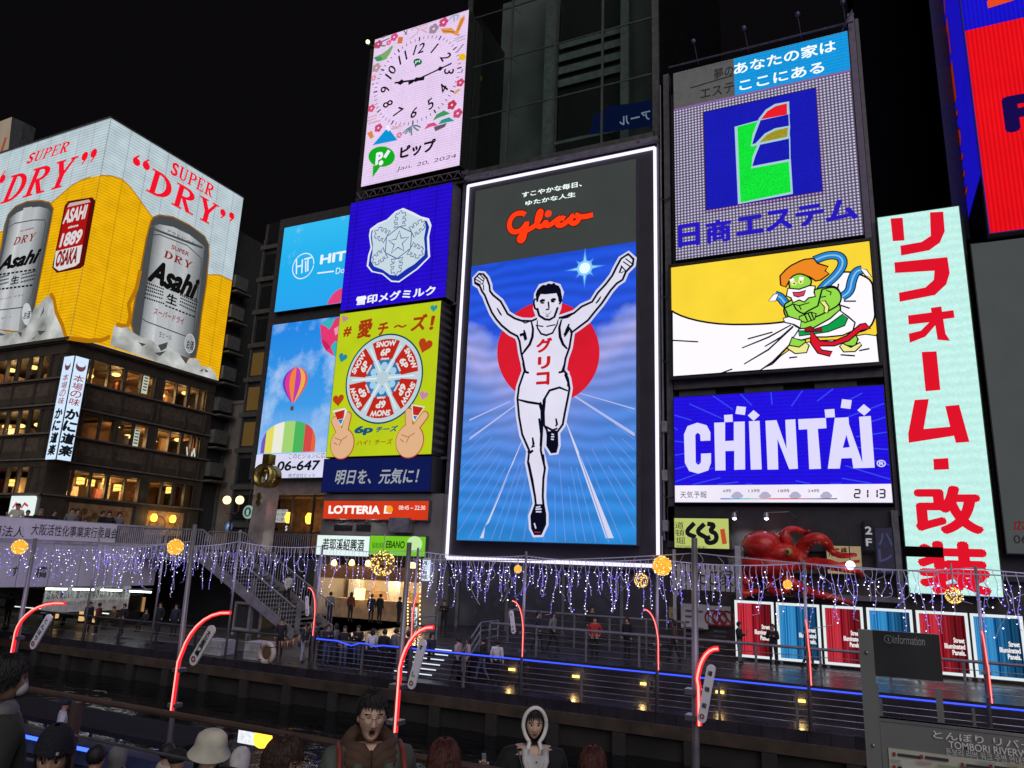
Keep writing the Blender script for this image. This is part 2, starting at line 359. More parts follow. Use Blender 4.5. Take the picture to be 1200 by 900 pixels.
    def rot(s, body, c, h, ang, mat, bold=.02, shear=0.0, name='lettering', parent=None, wide=1.0):
        """lettering of height h metres turned by ang degrees about pixel c"""
        u, v = s.uv(c); vs, fs = text_mesh(body, bold, shear)
        x0 = min(p[0] for p in vs); x1 = max(p[0] for p in vs); y0 = min(p[1] for p in vs); y1 = max(p[1] for p in vs)
        k = h/(y1-y0); ca, sa = math.cos(R(ang)), math.sin(R(ang)); q = []
        for x, y in vs:
            X, Y = (x-(x0+x1)/2)*k*wide, (y-(y0+y1)/2)*k; q.append((u+X*ca-Y*sa, v+X*sa+Y*ca))
        return s._emit(q, fs, mat, name, parent)
    def column(s, body, top, bot, mat, half, bold=.02, shear=0.0, name='lettering', gap=.12):
        """vertical writing, one sign under the other, from pixel top to pixel bot, half the width in metres"""
        (ua, va), (ub, vb) = s.uv(top), s.uv(bot); n = len(body); vs_all = []; fs_all = []
        for i, ch in enumerate(body):
            c0 = va+(vb-va)*i/n; c1 = va+(vb-va)*(i+1)/n; uc = ua+(ub-ua)*(i+.5)/n
            vs, fs = text_mesh(ch, bold, shear); 
            if not vs: continue
            x0 = min(p[0] for p in vs); x1 = max(p[0] for p in vs); y0 = min(p[1] for p in vs); y1 = max(p[1] for p in vs)
            hh = abs(c1-c0)*(1-gap); k0 = len(vs_all); vm = (c0+c1)/2
            sc = hh/1.0; sx = sc if half is None else 2*half/max(.9, x1-x0)
            vs_all += [(uc+(x-(x0+x1)/2)*sx, vm+(y-(y0+y1)/2)*(hh/max(.9, y1-y0))) for x, y in vs]; fs_all += [tuple(j+k0 for j in f) for f in fs]
        return s._emit(vs_all, fs_all, mat, name)
    def serif(s, word, a, b, mat, shear=.2, name='lettering', gap=.1, widths=None, parent=None):
        (u0, v0), (u1, v1) = s.uv(a), s.uv(b); n = len(word); H = v1-v0; sh = shear*H
        wd = widths or [1]*n; tot = sum(wd)+gap*(n-1); W_ = (u1-u0-sh)/tot; polys = []; x = u0
        for ch, w in zip(word, wd):
            if ch == 'S':
                vs, fs = text_mesh('S', .03); X0 = min(p[0] for p in vs); X1 = max(p[0] for p in vs); Y0 = min(p[1] for p in vs); Y1 = max(p[1] for p in vs)
                for f in fs: polys.append([(x+(vs[i][0]-X0)/(X1-X0)*w*W_*.9+sh*(vs[i][1]-Y0)/(Y1-Y0), v0+(vs[i][1]-Y0)/(Y1-Y0)*H) for i in f])
            else:
                for po in SERIF[ch]: polys.append([(x+px*w*W_*.95+sh*py, v0+py*H) for px, py in po])
            x += (w+gap)*W_
        s.k += 1; mb = MB()
        for i, q in enumerate(polys):
            t = tessellate_polygon([[Vector((a_, b_, 0)) for a_, b_ in q]]); mb.add([s.p3(a_, b_, s.k+i*.004) for a_, b_ in q], t)
        return mb.obj(name, mat, parent or s.root)
def board(name, label, cat, x0, x1, z0, z1, Yf, depth, face, case=None, group=None, frame=0, frame_mat=None):
    """a boxed sign: cabinet, lit face 2 cm proud, optional rim; returns root and Art on its face"""
    t = thing(name, label, cat, ((x0+x1)/2, Yf+depth/2, z0), group)
    MB().box((x0, Yf, z0), (x1, Yf+depth, z1)).obj('cabinet', case or BLACKP, t)
    MB().box((x0+.04, Yf-.02, z0+.04), (x1-.04, Yf-.001, z1-.04)).obj('panel', face, t)
    if frame:
        f = MB(); y0 = Yf-.10
        f.box((x0-frame, y0, z0-frame), (x0, Yf+depth*.6, z1+frame)); f.box((x1, y0, z0-frame), (x1+frame, Yf+depth*.6, z1+frame))
        f.box((x0, y0+.003, z1), (x1, Yf+depth*.6, z1+frame)); f.box((x0, y0+.003, z0-frame), (x1, Yf+depth*.6, z0)); f.obj('frame', frame_mat or DARK, t)
    return t, Art(t, 'Y', Yf-.022)
# ================================================================ the setting: river, quays, terrace, street
def sheet(name, x0, x1, y0, y1, z, mat):
    return struct(MB().add([(x0,y0,z),(x1,y0,z),(x1,y1,z),(x0,y1,z)], [(0,1,2,3)]), name, mat)
def water_mat():
    m, t, o = _new('river_water'); b = N(t, 'ShaderNodeBsdfPrincipled'); t.links.new(b.outputs[0], o.inputs[0])
    b.inputs['Base Color'].default_value = (.004, .006, .006, 1); b.inputs['Roughness'].default_value = .06
    tc = N(t, 'ShaderNodeTexCoord'); mp = N(t, 'ShaderNodeMapping'); mp.inputs['Scale'].default_value = (.8, 1.5, 1); t.links.new(tc.outputs['Object'], mp.inputs[0])
    n1 = N(t, 'ShaderNodeTexNoise'); n1.inputs['Scale'].default_value = 1.6; n1.inputs['Detail'].default_value = 4; n1.inputs['Distortion'].default_value = .6; t.links.new(mp.outputs[0], n1.inputs['Vector'])
    bp = N(t, 'ShaderNodeBump'); bp.inputs['Strength'].default_value = .4; bp.inputs['Distance'].default_value = .10; t.links.new(n1.outputs[0], bp.inputs['Height']); t.links.new(bp.outputs[0], b.inputs['Normal'])
    return m
PAVE = tiles('wet_paving', (.052, .046, .062), (.02, .018, .022), .6, .3, .30, .3)
PAVE3 = tiles('dark_paving', (.03, .03, .032), (.012, .012, .012), .6, .3, .4, .25)
PAVE2 = tiles('stone_paving', (.16, .15, .14), (.05, .05, .05), .9, .45, .55, .25)
ASPH = M('asphalt', (.05, .05, .052), .8, scale=6)
sheet('ground', -900, 900, -900, 900, -8.0, ASPH)
sheet('water', -70, 40, 9.1, 23.6, -5.5, water_mat())
sheet('street', -110, 60, 34.0, 140, -.02, ASPH)
# far quay: lower walkway at the water, then the terrace one step up
WALKZ, TERZ = -4.2, -3.3
struct(MB().box((-75, 23.2, WALKZ-.35), (40, 25.4, WALKZ)), 'promenade', PAVE)
struct(MB().box((-20.6, 25.42, TERZ-.3), (40, 36, TERZ)), 'terrace', PAVE)
struct(MB().box((-75, 25.42, WALKZ-.3), (-20.62, 34.0, WALKZ-.002)), 'promenade', PAVE2)
# near bank
struct(MB().box((-60, -40, -2.9), (30, 4.55, -2.45)), 'pavement', PAVE2)
struct(MB().box((-60, 4.56, -3.2), (30, 6.0, -2.85)), 'step', PAVE2)
struct(MB().box((-60, 6.01, -4.6), (30, 9.1, -4.2)), 'promenade', PAVE3)
w = thing('quay_wall', 'stained concrete quay wall with a brown fender beam along the far bank', 'wall', (-18, 23.4, -5.5))
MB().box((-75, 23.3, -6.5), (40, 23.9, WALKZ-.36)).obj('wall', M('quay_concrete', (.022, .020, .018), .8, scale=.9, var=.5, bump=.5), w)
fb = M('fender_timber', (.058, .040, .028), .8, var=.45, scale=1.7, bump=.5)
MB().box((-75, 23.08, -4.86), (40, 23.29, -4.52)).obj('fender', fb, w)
m = MB()
for i in range(28): m.box((-46+i*2.15, 23.05, -5.5), (-45.6+i*2.15, 23.28, -4.88))
m.each('fender_post', M('post_concrete', (.028, .026, .024), .85), w)
w = thing('quay_wall', 'low concrete quay wall of the near bank below the railing', 'wall', (-18, 9.2, -5.5))
MB().box((-60, 9.11, -6.5), (30, 9.3, -4.2)).obj('wall', CONC, w)
w = thing('riser_wall', 'dark riser wall with small amber step lights between promenade and terrace', 'wall', (0, 25.4, WALKZ))
MB().box((-20.6, 25.405, WALKZ+.002), (40, 25.418, TERZ)).obj('wall', tiles('riser_tile', (.04, .037, .045), (.02, .02, .02), .6, .3, .4, .3, (R(90), 0, 0)), w)
w = thing('terrace_wall', 'dark shop front wall closing the back of the terrace under the big signs', 'wall', (0, 34, TERZ))
MB().box((-19.9, 34.32, TERZ), (30, 35.2, 1.2)).obj('wall', M('shopfront_dark', (.045, .043, .048), .5, var=.4, scale=.6), w)
m = MB()
for x in (-19.2, -16.4, -13.4, -10.5): m.box((x, 34.2, TERZ), (x+.16, 34.318, .0))
m.box((-19.9, 34.2, -.05), (-8.6, 34.318, .03)); m.each('mullion', GREYM, w)
m = MB()
for x0, x1 in ((-19.0, -16.45), (-16.2, -13.45), (-13.2, -10.55)): m.box((x0, 34.27, TERZ+.05), (x1, 34.30, -.1))
m.each('window', M('shop_glass', (.05, .052, .06), .25, var=.15), w)
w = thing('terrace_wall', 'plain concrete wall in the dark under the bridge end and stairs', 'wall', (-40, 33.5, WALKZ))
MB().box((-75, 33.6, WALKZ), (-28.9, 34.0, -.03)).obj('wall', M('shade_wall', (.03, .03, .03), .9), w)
# ================================================================ corner building with the wrap-around beer sign
KX, KY = -54.1, 34.0
bld = thing('corner_building', 'dark brown restaurant building with lit window bands on the street corner', 'building', (KX, KY, 0))
BRN = M('bronze_panel', (.085, .068, .054), .55, var=.3, scale=1.0); BRN2 = M('brown_spandrel', (.14, .105, .08), .6, var=.35)
BAND = M('bronze_frame', (.085, .07, .06), .45)
XW, YW = -70, 48.4
m = MB()   # slabs, solid back volume
for z0, z1 in ((-.02, .25), (3.2, 3.55), (5.45, 6.1), (8.9-1.15, 8.0-.0), (9.85, 10.35), (12.0, 12.3), (14.15, 15.1)):
    m.box((XW, KY+.0, z0), (KX, YW, z1))
m.each('floor_slab', BRN, bld)
MB().box((XW-6, KY+7, .25), (KX-7, YW+2, 34)).obj('wall', BLACKP, bld)
MB().box((XW, KY-.35, 15.1), (KX+.35, YW, 15.35)).obj('cornice', BRN, bld)
INT = E('8a5a26', .33); INTD = M('interior_wood', (.22, .12, .06), .6, var=.4, scale=1.0)
levels = [(12.3, 14.15), (8.0, 9.85), (3.55, 5.45)]
spans_s = [(36.2, 38.9), (39.2, 41.9), (42.9, 45.3), (45.6, 47.4)]     # along the side street (Y)
spans_f = [(-57.2, -54.9), (-60.0, -57.4), (-62.8, -60.2), (-66, -63.0)]    # along the river (X)
for lv, (z0, z1) in enumerate(levels):
    bk = MB().box((KX-5.5, KY+5.2, z0+.01), (KX-5.3, YW, z1-.01)); bk.box((XW, KY+5.2, z0+.012), (KX-5.6, KY+5.4, z1-.012)); bk.each('interior_wall', INTD, bld)
    MB().box((XW, KY+5.0, z1-.06), (KX-.6, YW-1, z1-.012)).obj('ceiling', M('interior_ceiling', (.3, .2, .12), .7), bld)
    for a, b in spans_s:
        fr = MB()
        for q in (a-.14, b, (a+b)/2): fr.box((KX-.22, q, z0), (KX+.06, q+.12, z1))
        w = MB().box((KX-.12, a, z0), (KX-.10, b, z1)).obj('window', glassy('window_glass', (.9, .86, .8), .06), bld); fr.each('mullion', BAND, w)
    for a, b in spans_f:
        fr = MB()
        for q in (a-.14, b, (a+b)/2): fr.box((q, KY-.06, z0), (q+.12, KY+.22, z1))
        w = MB().box((a, KY+.10, z0), (b, KY+.12, z1)).obj('window', glassy('window_glass'), bld); fr.each('mullion', BAND, w)
ri = random.Random(11); FIT = [M('fit_wood', (.25, .13, .06), .6), M('fit_cream', (.5, .4, .27), .7), M('fit_dark', (.04, .025, .02), .6), M('fit_red', (.25, .06, .04), .6)]
for z0, z1 in levels:
    for a, b in spans_s:
        for _ in range(3): y = ri.uniform(a, b); d = ri.uniform(.5, 4.0); h = ri.choice([.5, .9, 1.5, 1.8]); MB().box((KX-d-.3, y, z0+.02), (KX-d, y+ri.uniform(.15, 1.0), z0+h)).obj('partition', ri.choice(FIT), bld)
        if ri.random() < .6: MB().box((KX-4, (a+b)/2, z1-.42), (KX-.3, (a+b)/2+.14, z1-.2)).obj('ceiling_beam', FIT[0], bld)
    for a, b in spans_f:
        for _ in range(3): x = ri.uniform(a, b)-2; h = ri.choice([.5, .9, 1.4]); MB().box((x, KY+1+ri.random()*3, z0+.02), (x+ri.uniform(.3, 1), KY+4.2, z0+h)).obj('partition', ri.choice(FIT), bld)
# spandrels with posts below each window row
for z0, z1 in ((10.37, 11.98), (6.12, 7.72)):
    s = MB(); s.box((KX-.3, KY+.3, z0), (KX-.06, YW, z1)); s.box((XW, KY+.06, z0), (KX-.32, KY+.3, z1)); s.each('spandrel', BRN2, bld)
    s = MB(); s.box((KX-.058, KY+.3, z0+.01), (KX-.02, YW, z0+.55)); s.box((XW, KY+.02, z0+.01), (KX-.32, KY+.058, z0+.55)); s.each('ledge', BRN, bld)
    s = MB()
    for q in (36.0, 39.0, 42.0, 42.6, 45.4, 47.6): s.box((KX-.04, q, z0), (KX+.12, q+.16, z1))
    for q in (-54.8, -57.3, -60.1, -62.9): s.box((q, KY-.12, z0), (q+.16, KY+.04, z1))
    s.each('spandrel_post', BAND, bld)
s = MB()
for z in (15.0, 12.15, 10.1, 7.9, 5.95, 3.4):
    s.box((KX, KY-.14, z), (KX+.16, YW+.3, z+.12)); s.box((XW, KY-.16, z), (KX+.16, KY-.01, z+.12))
s.each('string_course', M('bronze_trim', (.24, .20, .18), .45, .2), bld)
s = MB(); s.box((KX-.5, 42.0, .25), (KX-.01, 42.9, 14.1)); s.box((KX-1.6, KY+.05, .25), (KX-.02, KY+1.9, 14.1)); s.box((KX-.5, 47.4, .25), (KX-.01, YW, 14.1)); s.each('pillar', BRN, bld)
# ground floor: shop front with mural, menu light
s = MB(); s.box((KX-.5, KY+.3, .25), (KX-.1, 42.0, 3.2)); s.box((KX-.5, 43.0, .25), (KX-.1, YW, 3.2)); s.box((XW, KY+.25, .25), (-60.0, KY+.5, 3.2)); s.each('shopfront', BRN, bld)
a = Art(bld, 'X', KX-.085, 1)
mural = M('mural_paint', (.42, .25, .13), .7, var=.3, scale=2)
a.rect(36.3, 1.0, 41.7, 3.05, mural, 'mural')
a.layers([[(36.7+.45*i+.3*math.cos(t*.7), 1.9+.28*(i % 3)+.28*math.sin(t*.7)) for t in range(9)] for i in range(5)], M('mural_brown', (.18, .09, .04), .7), 'mural_motif', px=False)
a.fitw('CERAMICA', 39.3, 2.3, 41.4, 2.75, M('mural_red', (.35, .06, .03), .7), .03, name='mural_motif')
a.rect(43.2, 1.0, 46.9, 3.0, M('mural_cream', (.4, .27, .16), .7, var=.4, scale=2), 'mural')
a.strokes([[(44.3+.8*math.cos(t*.42), 1.9+.7*math.sin(t*.42)) for t in range(16)], [(45.5, 2.6), (46.2, 1.9), (45.6, 1.4)]], .13, M('mural_brown', (.18, .09, .04), .7), 'mural_motif', px=False)
# balconies on the far end of the side face
s = MB(); 
for i in range(7):
    z = 6.5+i*3.05; s.box((KX-1.2, YW+.1, z), (KX+.55, YW+1.7, z+1.25)); s.box((KX-1.2, YW+.1, z-.5), (KX+.9, YW+2.0, z-.35))
s.each('balcony', M('balcony_grey', (.13, .13, .125), .8), bld)
MB().box((KX-5, YW+.02, .2), (KX-.4, YW+9, 31)).obj('rear_wing', M('rear_wing_wall', (.05, .05, .05), .85), bld)
# pendant lamps and lanterns behind the windows: each hangs from the ceiling
def bulb_light(x, y, z, e):
    L = bpy.data.lights.new('lamp_bulb', 'POINT'); L.energy = e; L.color = (1, .66, .30); L.shadow_soft_size = .3; o = bpy.data.objects.new('lamp_bulb', L); COL.objects.link(o); o.location = (x, y, z)
def pendant(x, y, z, label, grp, s=1.0):
    t = thing('pendant_lamp', label, 'lamp', (x, y, z), grp)
    MB().lathe([(.10*s, .16*s), (.30*s, .10*s), (.36*s, 0), (.30*s, -.10*s), (.14*s, -.15*s)], (x, y, z), 14).obj('lamp_shade', E('ffe08a', 2.6), t, True)
    MB().tube([(x, y, z+.14*s), (x, y, z+.6)], .015, 5).obj('cord', BLACKP, t); bulb_light(x, y, z-.35, 105)
G1 = 'pendant lamps behind the corner building windows'
row = {0: 'top', 1: 'middle'}; ORD = ['first', 'second', 'third', 'fourth', 'fifth', 'sixth', 'seventh', 'eighth', 'ninth']
k = 0
for lv, pts in ((0, [(14, 432), (40, 429), (104.5, 440.5), (136.5, 436.5), (188.5, 451.5), (189, 463.5), (217.5, 460)]), (1, [(8, 500), (24, 499), (45.5, 498), (137, 500), (150, 511.5), (176, 508), (179, 517), (209, 515.5)])):
    for p in pts:
        side = p[0] > 90
        q = onX(p, KX-1.3) if side else onY(p, KY+1.3)
        z = min(q.z, levels[lv][1]-.35)
        pendant(q.x, q.y, z, f'round pendant lamp in the {row[lv]} window row, {ORD[sorted(q_[0] for q_ in pts).index(p[0])]} from the left', G1, .95)
LP_ = [(14.5, 566), (47, 564), (94.5, 563.5), (106.5, 566), (124.5, 564.5), (137.5, 571.5), (166, 574.5), (198.5, 574.5), (165.5, 567)]
for p in LP_:
    side = p[0] > 80; q = onX(p, KX-1.0) if side else onY(p, KY+1.0)
    t = thing('paper_lantern', f'square glowing lantern in the lowest window row, {ORD[sorted(q_[0] for q_ in LP_).index(p[0])]} from the left', 'lantern', tuple(q), 'lanterns in the lowest window row')
    MB().rbox((q.x-.22, q.y-.22, q.z-.28), (q.x+.22, q.y+.22, q.z+.28), .06).obj('lamp_shade', E('ffcf6a', 2.4), t)
    m = MB()
    for dz in (-.29, -.02, .26): m.box((q.x-.24, q.y-.24, q.z+dz), (q.x+.24, q.y+.24, q.z+dz+.03))
    m.obj('frame', M('lantern_wood', (.1, .05, .02), .6), t); bulb_light(q.x-.4 if side else q.x, q.y+(0 if side else .4), q.z-.45, 80)
for i, p in enumerate([(180.5, 607), (202.5, 608.5)]):
    q = onX(p, KX+.25)
    t = thing('wall_lamp', ['amber glass wall lamp left of its twin beside the ground floor mural', 'amber glass wall lamp right of its twin beside the ground floor mural'][i], 'lamp', tuple(q), 'amber wall lamps of the corner building')
    MB().lathe([(.12, -.3), (.24, -.18), (.27, .1), (.15, .34)], tuple(q), 12).obj('lamp_shade', E('ffb53c', 4.0), t, True)
    MB().tube([(KX-.3, q.y, q.z-.3), (q.x, q.y, q.z-.38)], .03, 6).obj('bracket', DARK, t); bulb_light(q.x+.45, q.y, q.z, 30)
# lit signs inside
for p, w_, h_, lab in (((170, 451), .55, 1.5, 'narrow white lit sign in a top floor window'), ((159.5, 513), .5, 1.4, 'narrow white lit sign with small letters in a middle floor window')):
    q = onX(p, KX-.4); z = q.z
    t = thing('window_sign', lab, 'sign', tuple(q)); MB().box((q.x-.05, q.y-w_/2, z-h_/2), (q.x+.03, q.y+w_/2, z+h_/2)).obj('panel', E('dff0ea', .85, 'n'), t)
    b = Art(t, 'X', q.x+.032); b.layers([[(q.y-.18, z-.5+i*.26), (q.y+.18, z-.5+i*.26), (q.y+.18, z-.4+i*.26), (q.y-.18, z-.4+i*.26)] for i in range(5)], M('ink', (.02, .02, .02), .6), 'lettering', px=False)
q = onX((224, 531), KX-.3)
t = thing('window_sign', 'white lit letters V W in the right end of the middle window row', 'sign', tuple(q)); b = Art(t, 'X', KX-.3); b.fit('VW', (216.5, 536.5), (232, 526), E('e8f4f0', 1.1), .03, name='lettering')
t = thing('menu_board', 'white backlit menu screen with red crab claws beside the corner pillar', 'sign', tuple(onY((24, 588), KY-.2)))
q0, q1 = onY((10, 598), KY-.2), onY((40, 581), KY-.2)
MB().box((q0.x, KY-.18, q0.z-1), (q1.x, KY+.1, q1.z)).obj('panel', E('e6f4f2', 1.0), t)
b = Art(t, 'Y', KY-.185)
for cx in (.3, .68):
    u = q0.x+(q1.x-q0.x)*cx; b.strokes([[(u-.4, q1.z-.9), (u-.1, q1.z-.55), (u+.35, q1.z-.75)]], .22, E('d8414a', .8), 'emblem', px=False, taper=True)

# ---------------------------------------------------------------- wrap-around beer sign on the corner building
ws = thing('wraparound_billboard', 'huge white and yellow lit beer sign wrapping the roof corner of the brown building', 'billboard', (KX, KY, 15.4))
WHT = E('c9dbe2', .92, 'ribs'); YEL = E('f2b60e', 1.0, 'ribs'); RED = E('f0142c', 1.0)
CANM = E('a8acae', .9, 'brushed'); CAND = E('4c4f52', .85, 'n'); CANL = E('c3c6c8', .85, 'n'); INK = E('101010', 1.0); DRED = E('8c1a1e', .9); ICE = E('bcbfbc', 1.0, 'ice'); ORG_ = E('c47f0c', .8)
MB().box((-76, KY-.25, 15.36), (KX+.25, KY+.2, 34.2)).obj('front_panel', BLACKP, ws)
MB().box((KX-.2, KY+.21, 15.36), (KX+.25, 48.4, 34.2)).obj('side_panel', BLACKP, ws)
KF, KS = KY-.26, KX+.26
f = Art(ws, 'Y', KF); s = Art(ws, 'X', KS)
A = crop(0, 120, 2.727); C1 = crop(0, 150, 6.43); C2 = crop(0, 230, 5.0); K = crop(140, 240, 4.286)
f.rect(-76, 15.4, KX+.255, 34.15, WHT, 'white_ground'); s.rect(KY-.255, 15.4, 48.35, 34.15, WHT, 'white_ground')
zt = f.uv(A((328, 231))[0])[1]
pts = [f.uv(p) for p in A((-60, 420), (0, 415), (60, 398), (120, 360), (175, 312), (230, 265), (262, 248), (290, 239))]
f.layers([[(-76, 15.42), (-76, pts[0][1])] + pts + [(KX+.255, zt), (KX+.255, 15.42)]], YEL, 'beer_ground', px=False)
ps = [s.uv(p) for p in A((358, 235), (390, 246), (412, 266), (430, 288), (485, 365), (560, 470), (665, 551), (700, 551))]
s.layers([[(KY-.255, 15.42), (KY-.255, zt)] + ps + [(48.35, ps[-1][1]), (48.35, 15.42)]], YEL, 'beer_ground', px=False)
f.strokes([pts], .12, ORG_, 'foam_line', px=False); s.strokes([[(KY-.25, zt)]+ps+[(48.35, ps[-1][1])]], .1, ORG_, 'foam_line', px=False)
SUPW = [.8, 1, .95, .9, 1.05]
f.serif('SUPER', *C1((195, 275), (545, 92)), RED, .35, widths=SUPW, gap=.03)
f.serif('DRY', *C1((0, 575), (605, 205)), RED, .32, gap=.06)
s.serif('SUPER', *A((543, 228), (688, 268)), RED, .1, widths=SUPW, gap=.04)
s.serif('DRY', *A((466, 282), (704, 333)), RED, .12, gap=.08)
def quote(art, pts_, mat, flip):
    for (x, y), r in pts_:
        u, v = art.uv((x, y)); q = 1 if flip else -1
        art.layers([[(u+r*math.cos(t*.42), v+r*math.sin(t*.42)) for t in range(15)]], mat, 'quotation_mark', px=False)
        art.layers([[(u+q*r, v), (u+q*r*.9, v-q*r*.6), (u-q*r*.3, v-q*2.0*r), (u-q*r*.6, v-q*1.8*r), (u+q*r*.2, v-q*.7*r)]], mat, 'quotation_mark', px=False)
quote(f, [(C1((640, 212))[0], .40), (C1((708, 190))[0], .40)], RED, True); quote(f, [(C1((20, 385))[0], .42), (C1((-35, 405))[0], .42)], RED, False)
quote(s, [(A((436, 190))[0], .36), (A((467, 203))[0], .36)], RED, False); quote(s, [(A((712, 352))[0], .34), (A((740, 362))[0], .34)], RED, True)
def can_mat(art, pts):
    us = [art.uv(p)[0] for p in pts]; o = KY if art.ax == 'X' else KX; c, hw = (min(us)+max(us))/2-o, (max(us)-min(us))/2
    m, t, out = _new('can_print'); e = N(t, 'ShaderNodeEmission'); t.links.new(e.outputs[0], out.inputs[0])
    tc = N(t, 'ShaderNodeTexCoord'); sp = N(t, 'ShaderNodeSeparateXYZ'); t.links.new(tc.outputs['Object'], sp.inputs[0])
    x = sp.outputs[1] if art.ax == 'X' else sp.outputs[0]; tilt = mth(t, 'MULTIPLY', sp.outputs[2], .0); mr = N(t, 'ShaderNodeMapRange'); mr.inputs[1].default_value = c-hw; mr.inputs[2].default_value = c+hw; t.links.new(mth(t, 'ADD', x, tilt), mr.inputs[0])
    cr = N(t, 'ShaderNodeValToRGB'); t.links.new(mr.outputs[0], cr.inputs[0]); el = cr.color_ramp.elements
    cols = [(0, '4a4c50'), (.10, '6f7275'), (.22, 'a9adb0'), (.33, 'cdd0d2'), (.45, 'a6aaad'), (.62, 'b9bdbf'), (.78, '8b8f92'), (.90, '5d6064'), (1, '3c3e42')]
    while len(el) < len(cols): el.new(.5)
    for i, (p, h) in enumerate(cols): el[i].position = p; el[i].color = (*hexl(h), 1)
    nz = N(t, 'ShaderNodeTexNoise'); nz.inputs['Scale'].default_value = 3.5; nz.inputs['Detail'].default_value = 5; t.links.new(tc.outputs['Object'], nz.inputs['Vector']); q = mth(t, 'MULTIPLY_ADD', nz.outputs[0], .3); q.node.inputs[2].default_value = .82
    vm = N(t, 'ShaderNodeVectorMath', operation='SCALE'); t.links.new(cr.outputs[0], vm.inputs[0]); t.links.new(q, vm.inputs['Scale']); t.links.new(vm.outputs[0], e.inputs[0]); return m
def can(art, T, outline, rim, label, lines, txts):
    g = art.poly(T(*outline), ORG_, 'can_edge'); 
    art.strokes([T(*outline)], .26, E('9a6410', .9), 'can_edge', close=True)
    art.poly(T(*outline), can_mat(art, T(*outline)), 'can'); art.poly(T(*rim), CAND, 'can_rim')
    for pl, mt in lines: art.poly(T(*pl), mt, 'can_sheen')
    art.strokes([T(*label)], .1, CAND, 'can_label_line', close=True)
    for body, a_, b_, mt, bold, sh in txts: art.fit(body, T(a_)[0], T(b_)[0], mt, bold, sh)
# side can
can(s, K, [(160,85),(172,66),(200,55),(270,65),(350,105),(425,160),(445,200),(445,260),(432,400),(407,560),(392,700),(380,765),(330,770),(200,720),(75,655),(60,600),(80,480),(110,320),(135,180),(150,120)],
    [(160,85),(172,66),(200,55),(270,65),(350,105),(425,160),(445,200),(443,235),(420,205),(350,150),(270,112),(200,98),(155,108)],
    [(165,152),(200,150),(340,205),(410,270),(408,330),(385,480),(370,650),(330,660),(130,585),(88,550),(95,430),(130,260),(145,180)],
    [([(150,115),(175,105),(120,520),(100,660),(75,650),(62,600),(110,320)], CAND), ([(235,105),(290,120),(230,720),(170,700)], CANL), ([(425,215),(444,235),(430,400),(405,560),(380,765),(352,768),(390,560)], CAND), ([(160,112),(420,212),(414,222),(158,122)], CAND)],
    [('生ビール', (195,660), (262,655), INK, .0, 0), ('スーパードライ', (168,548), (325,572), DRED, .02, .1), ('SUPER', (258,220), (348,240), DRED, .02, .1), ('生', (230,490), (292,462), INK, .03, 0), ('Asahi', (136,382), (404,372), INK, .05, .35), ('アサヒビール', (235,136), (380,190), E('3c3f42', .9), .01, 0)])
s.serif('DRY', *K((218, 262), (368, 292)), DRED, .12, gap=.12)
def smallprint(art, T, rows, mat, w_):
    for r_ in rows:
        (xa, ya), (xb, yb) = r_; n = 9; segs = []
        for i in range(n):
            t0, t1 = i/n+.01, (i+.8)/n; segs.append(T((xa+(xb-xa)*t0, ya+(yb-ya)*t0), (xa+(xb-xa)*t1, ya+(yb-ya)*t1)))
        art.strokes(segs, w_, mat, 'small_print')
smallprint(s, K, [((135,392),(222,425)),((130,410),(220,440)),((128,425),(218,455)),((125,445),(215,472)),((122,465),(225,498)),((300,452),(392,490)),((302,468),(388,505)),((300,484),(385,522)),((298,500),(380,540)),((230,418),(390,478)),((225,505),(378,565))], INK, .14)
s.ell(K((350, 697))[0], 6.2, 11.5, E('ccd0d2', .9), 'alcohol_mark'); s.ell(K((350, 697))[0], 5.6, 10.6, CANM, 'alcohol_mark'); s.fit('お酒', K((331, 722))[0], K((372, 688))[0], INK, .02)
s.poly(K((-30, 605), (0, 612), (40, 612), (62, 640), (110, 668), (150, 672), (200, 720), (240, 712), (300, 750), (335, 800), (350, 770), (388, 775), (410, 812), (450, 815), (478, 845), (488, 878), (480, 890), (0, 724), (-50, 705)), ICE, 'ice')
s.layers([K((190,705),(240,690),(232,720),(205,735)), K((300,755),(330,800),(345,772)), K((170,745),(230,735),(200,760)), K((420,822),(445,838),(430,842)), K((90,690),(130,700),(110,712)), K((400,835),(418,822),(412,838))], CAND, 'ice_shadow_line')
s.strokes([K((-20, 600), (5, 608), (38, 606), (50, 560), (42, 500), (58, 470), (82, 420), (100, 330))], .35, ORG_, 'ice_edge')
# front can
can(f, C2, [(50,110),(90,65),(160,35),(240,30),(290,42),(312,75),(300,140),(270,300),(235,480),(200,660),(180,770),(125,792),(0,780),(-40,775),(-40,500),(10,300),(30,170)],
    [(50,110),(90,65),(160,35),(240,30),(290,42),(312,75),(306,105),(285,75),(235,62),(170,68),(100,98),(46,140)],
    [(50,185),(90,160),(200,140),(265,140),(270,170),(240,330),(190,580),(150,650),(-20,670),(-30,500),(20,330)],
    [([(140,70),(190,62),(110,790),(60,788)], CANL), ([(295,110),(303,135),(270,300),(235,480),(185,760),(165,770),(215,520)], CAND), ([(46,140),(60,135),(20,330),(-20,520),(-30,500),(15,300)], CAND)],
    [('アサヒビール', (108,135), (245,100), E('3c3f42', .9), .01, 0), ('SUPER', (118,212), (202,182), DRED, .02, .2), ('生', (62,520), (122,462), INK, .03, 0), ('Asahi', (-12,442), (250,300), INK, .05, .35), ('スーパードライ', (0,612), (145,572), DRED, .02, .1), ('生ビール', (10,722), (72,700), INK, 0, 0)])
f.serif('DRY', *C2((78, 290), (222, 212)), DRED, .3, gap=.1)
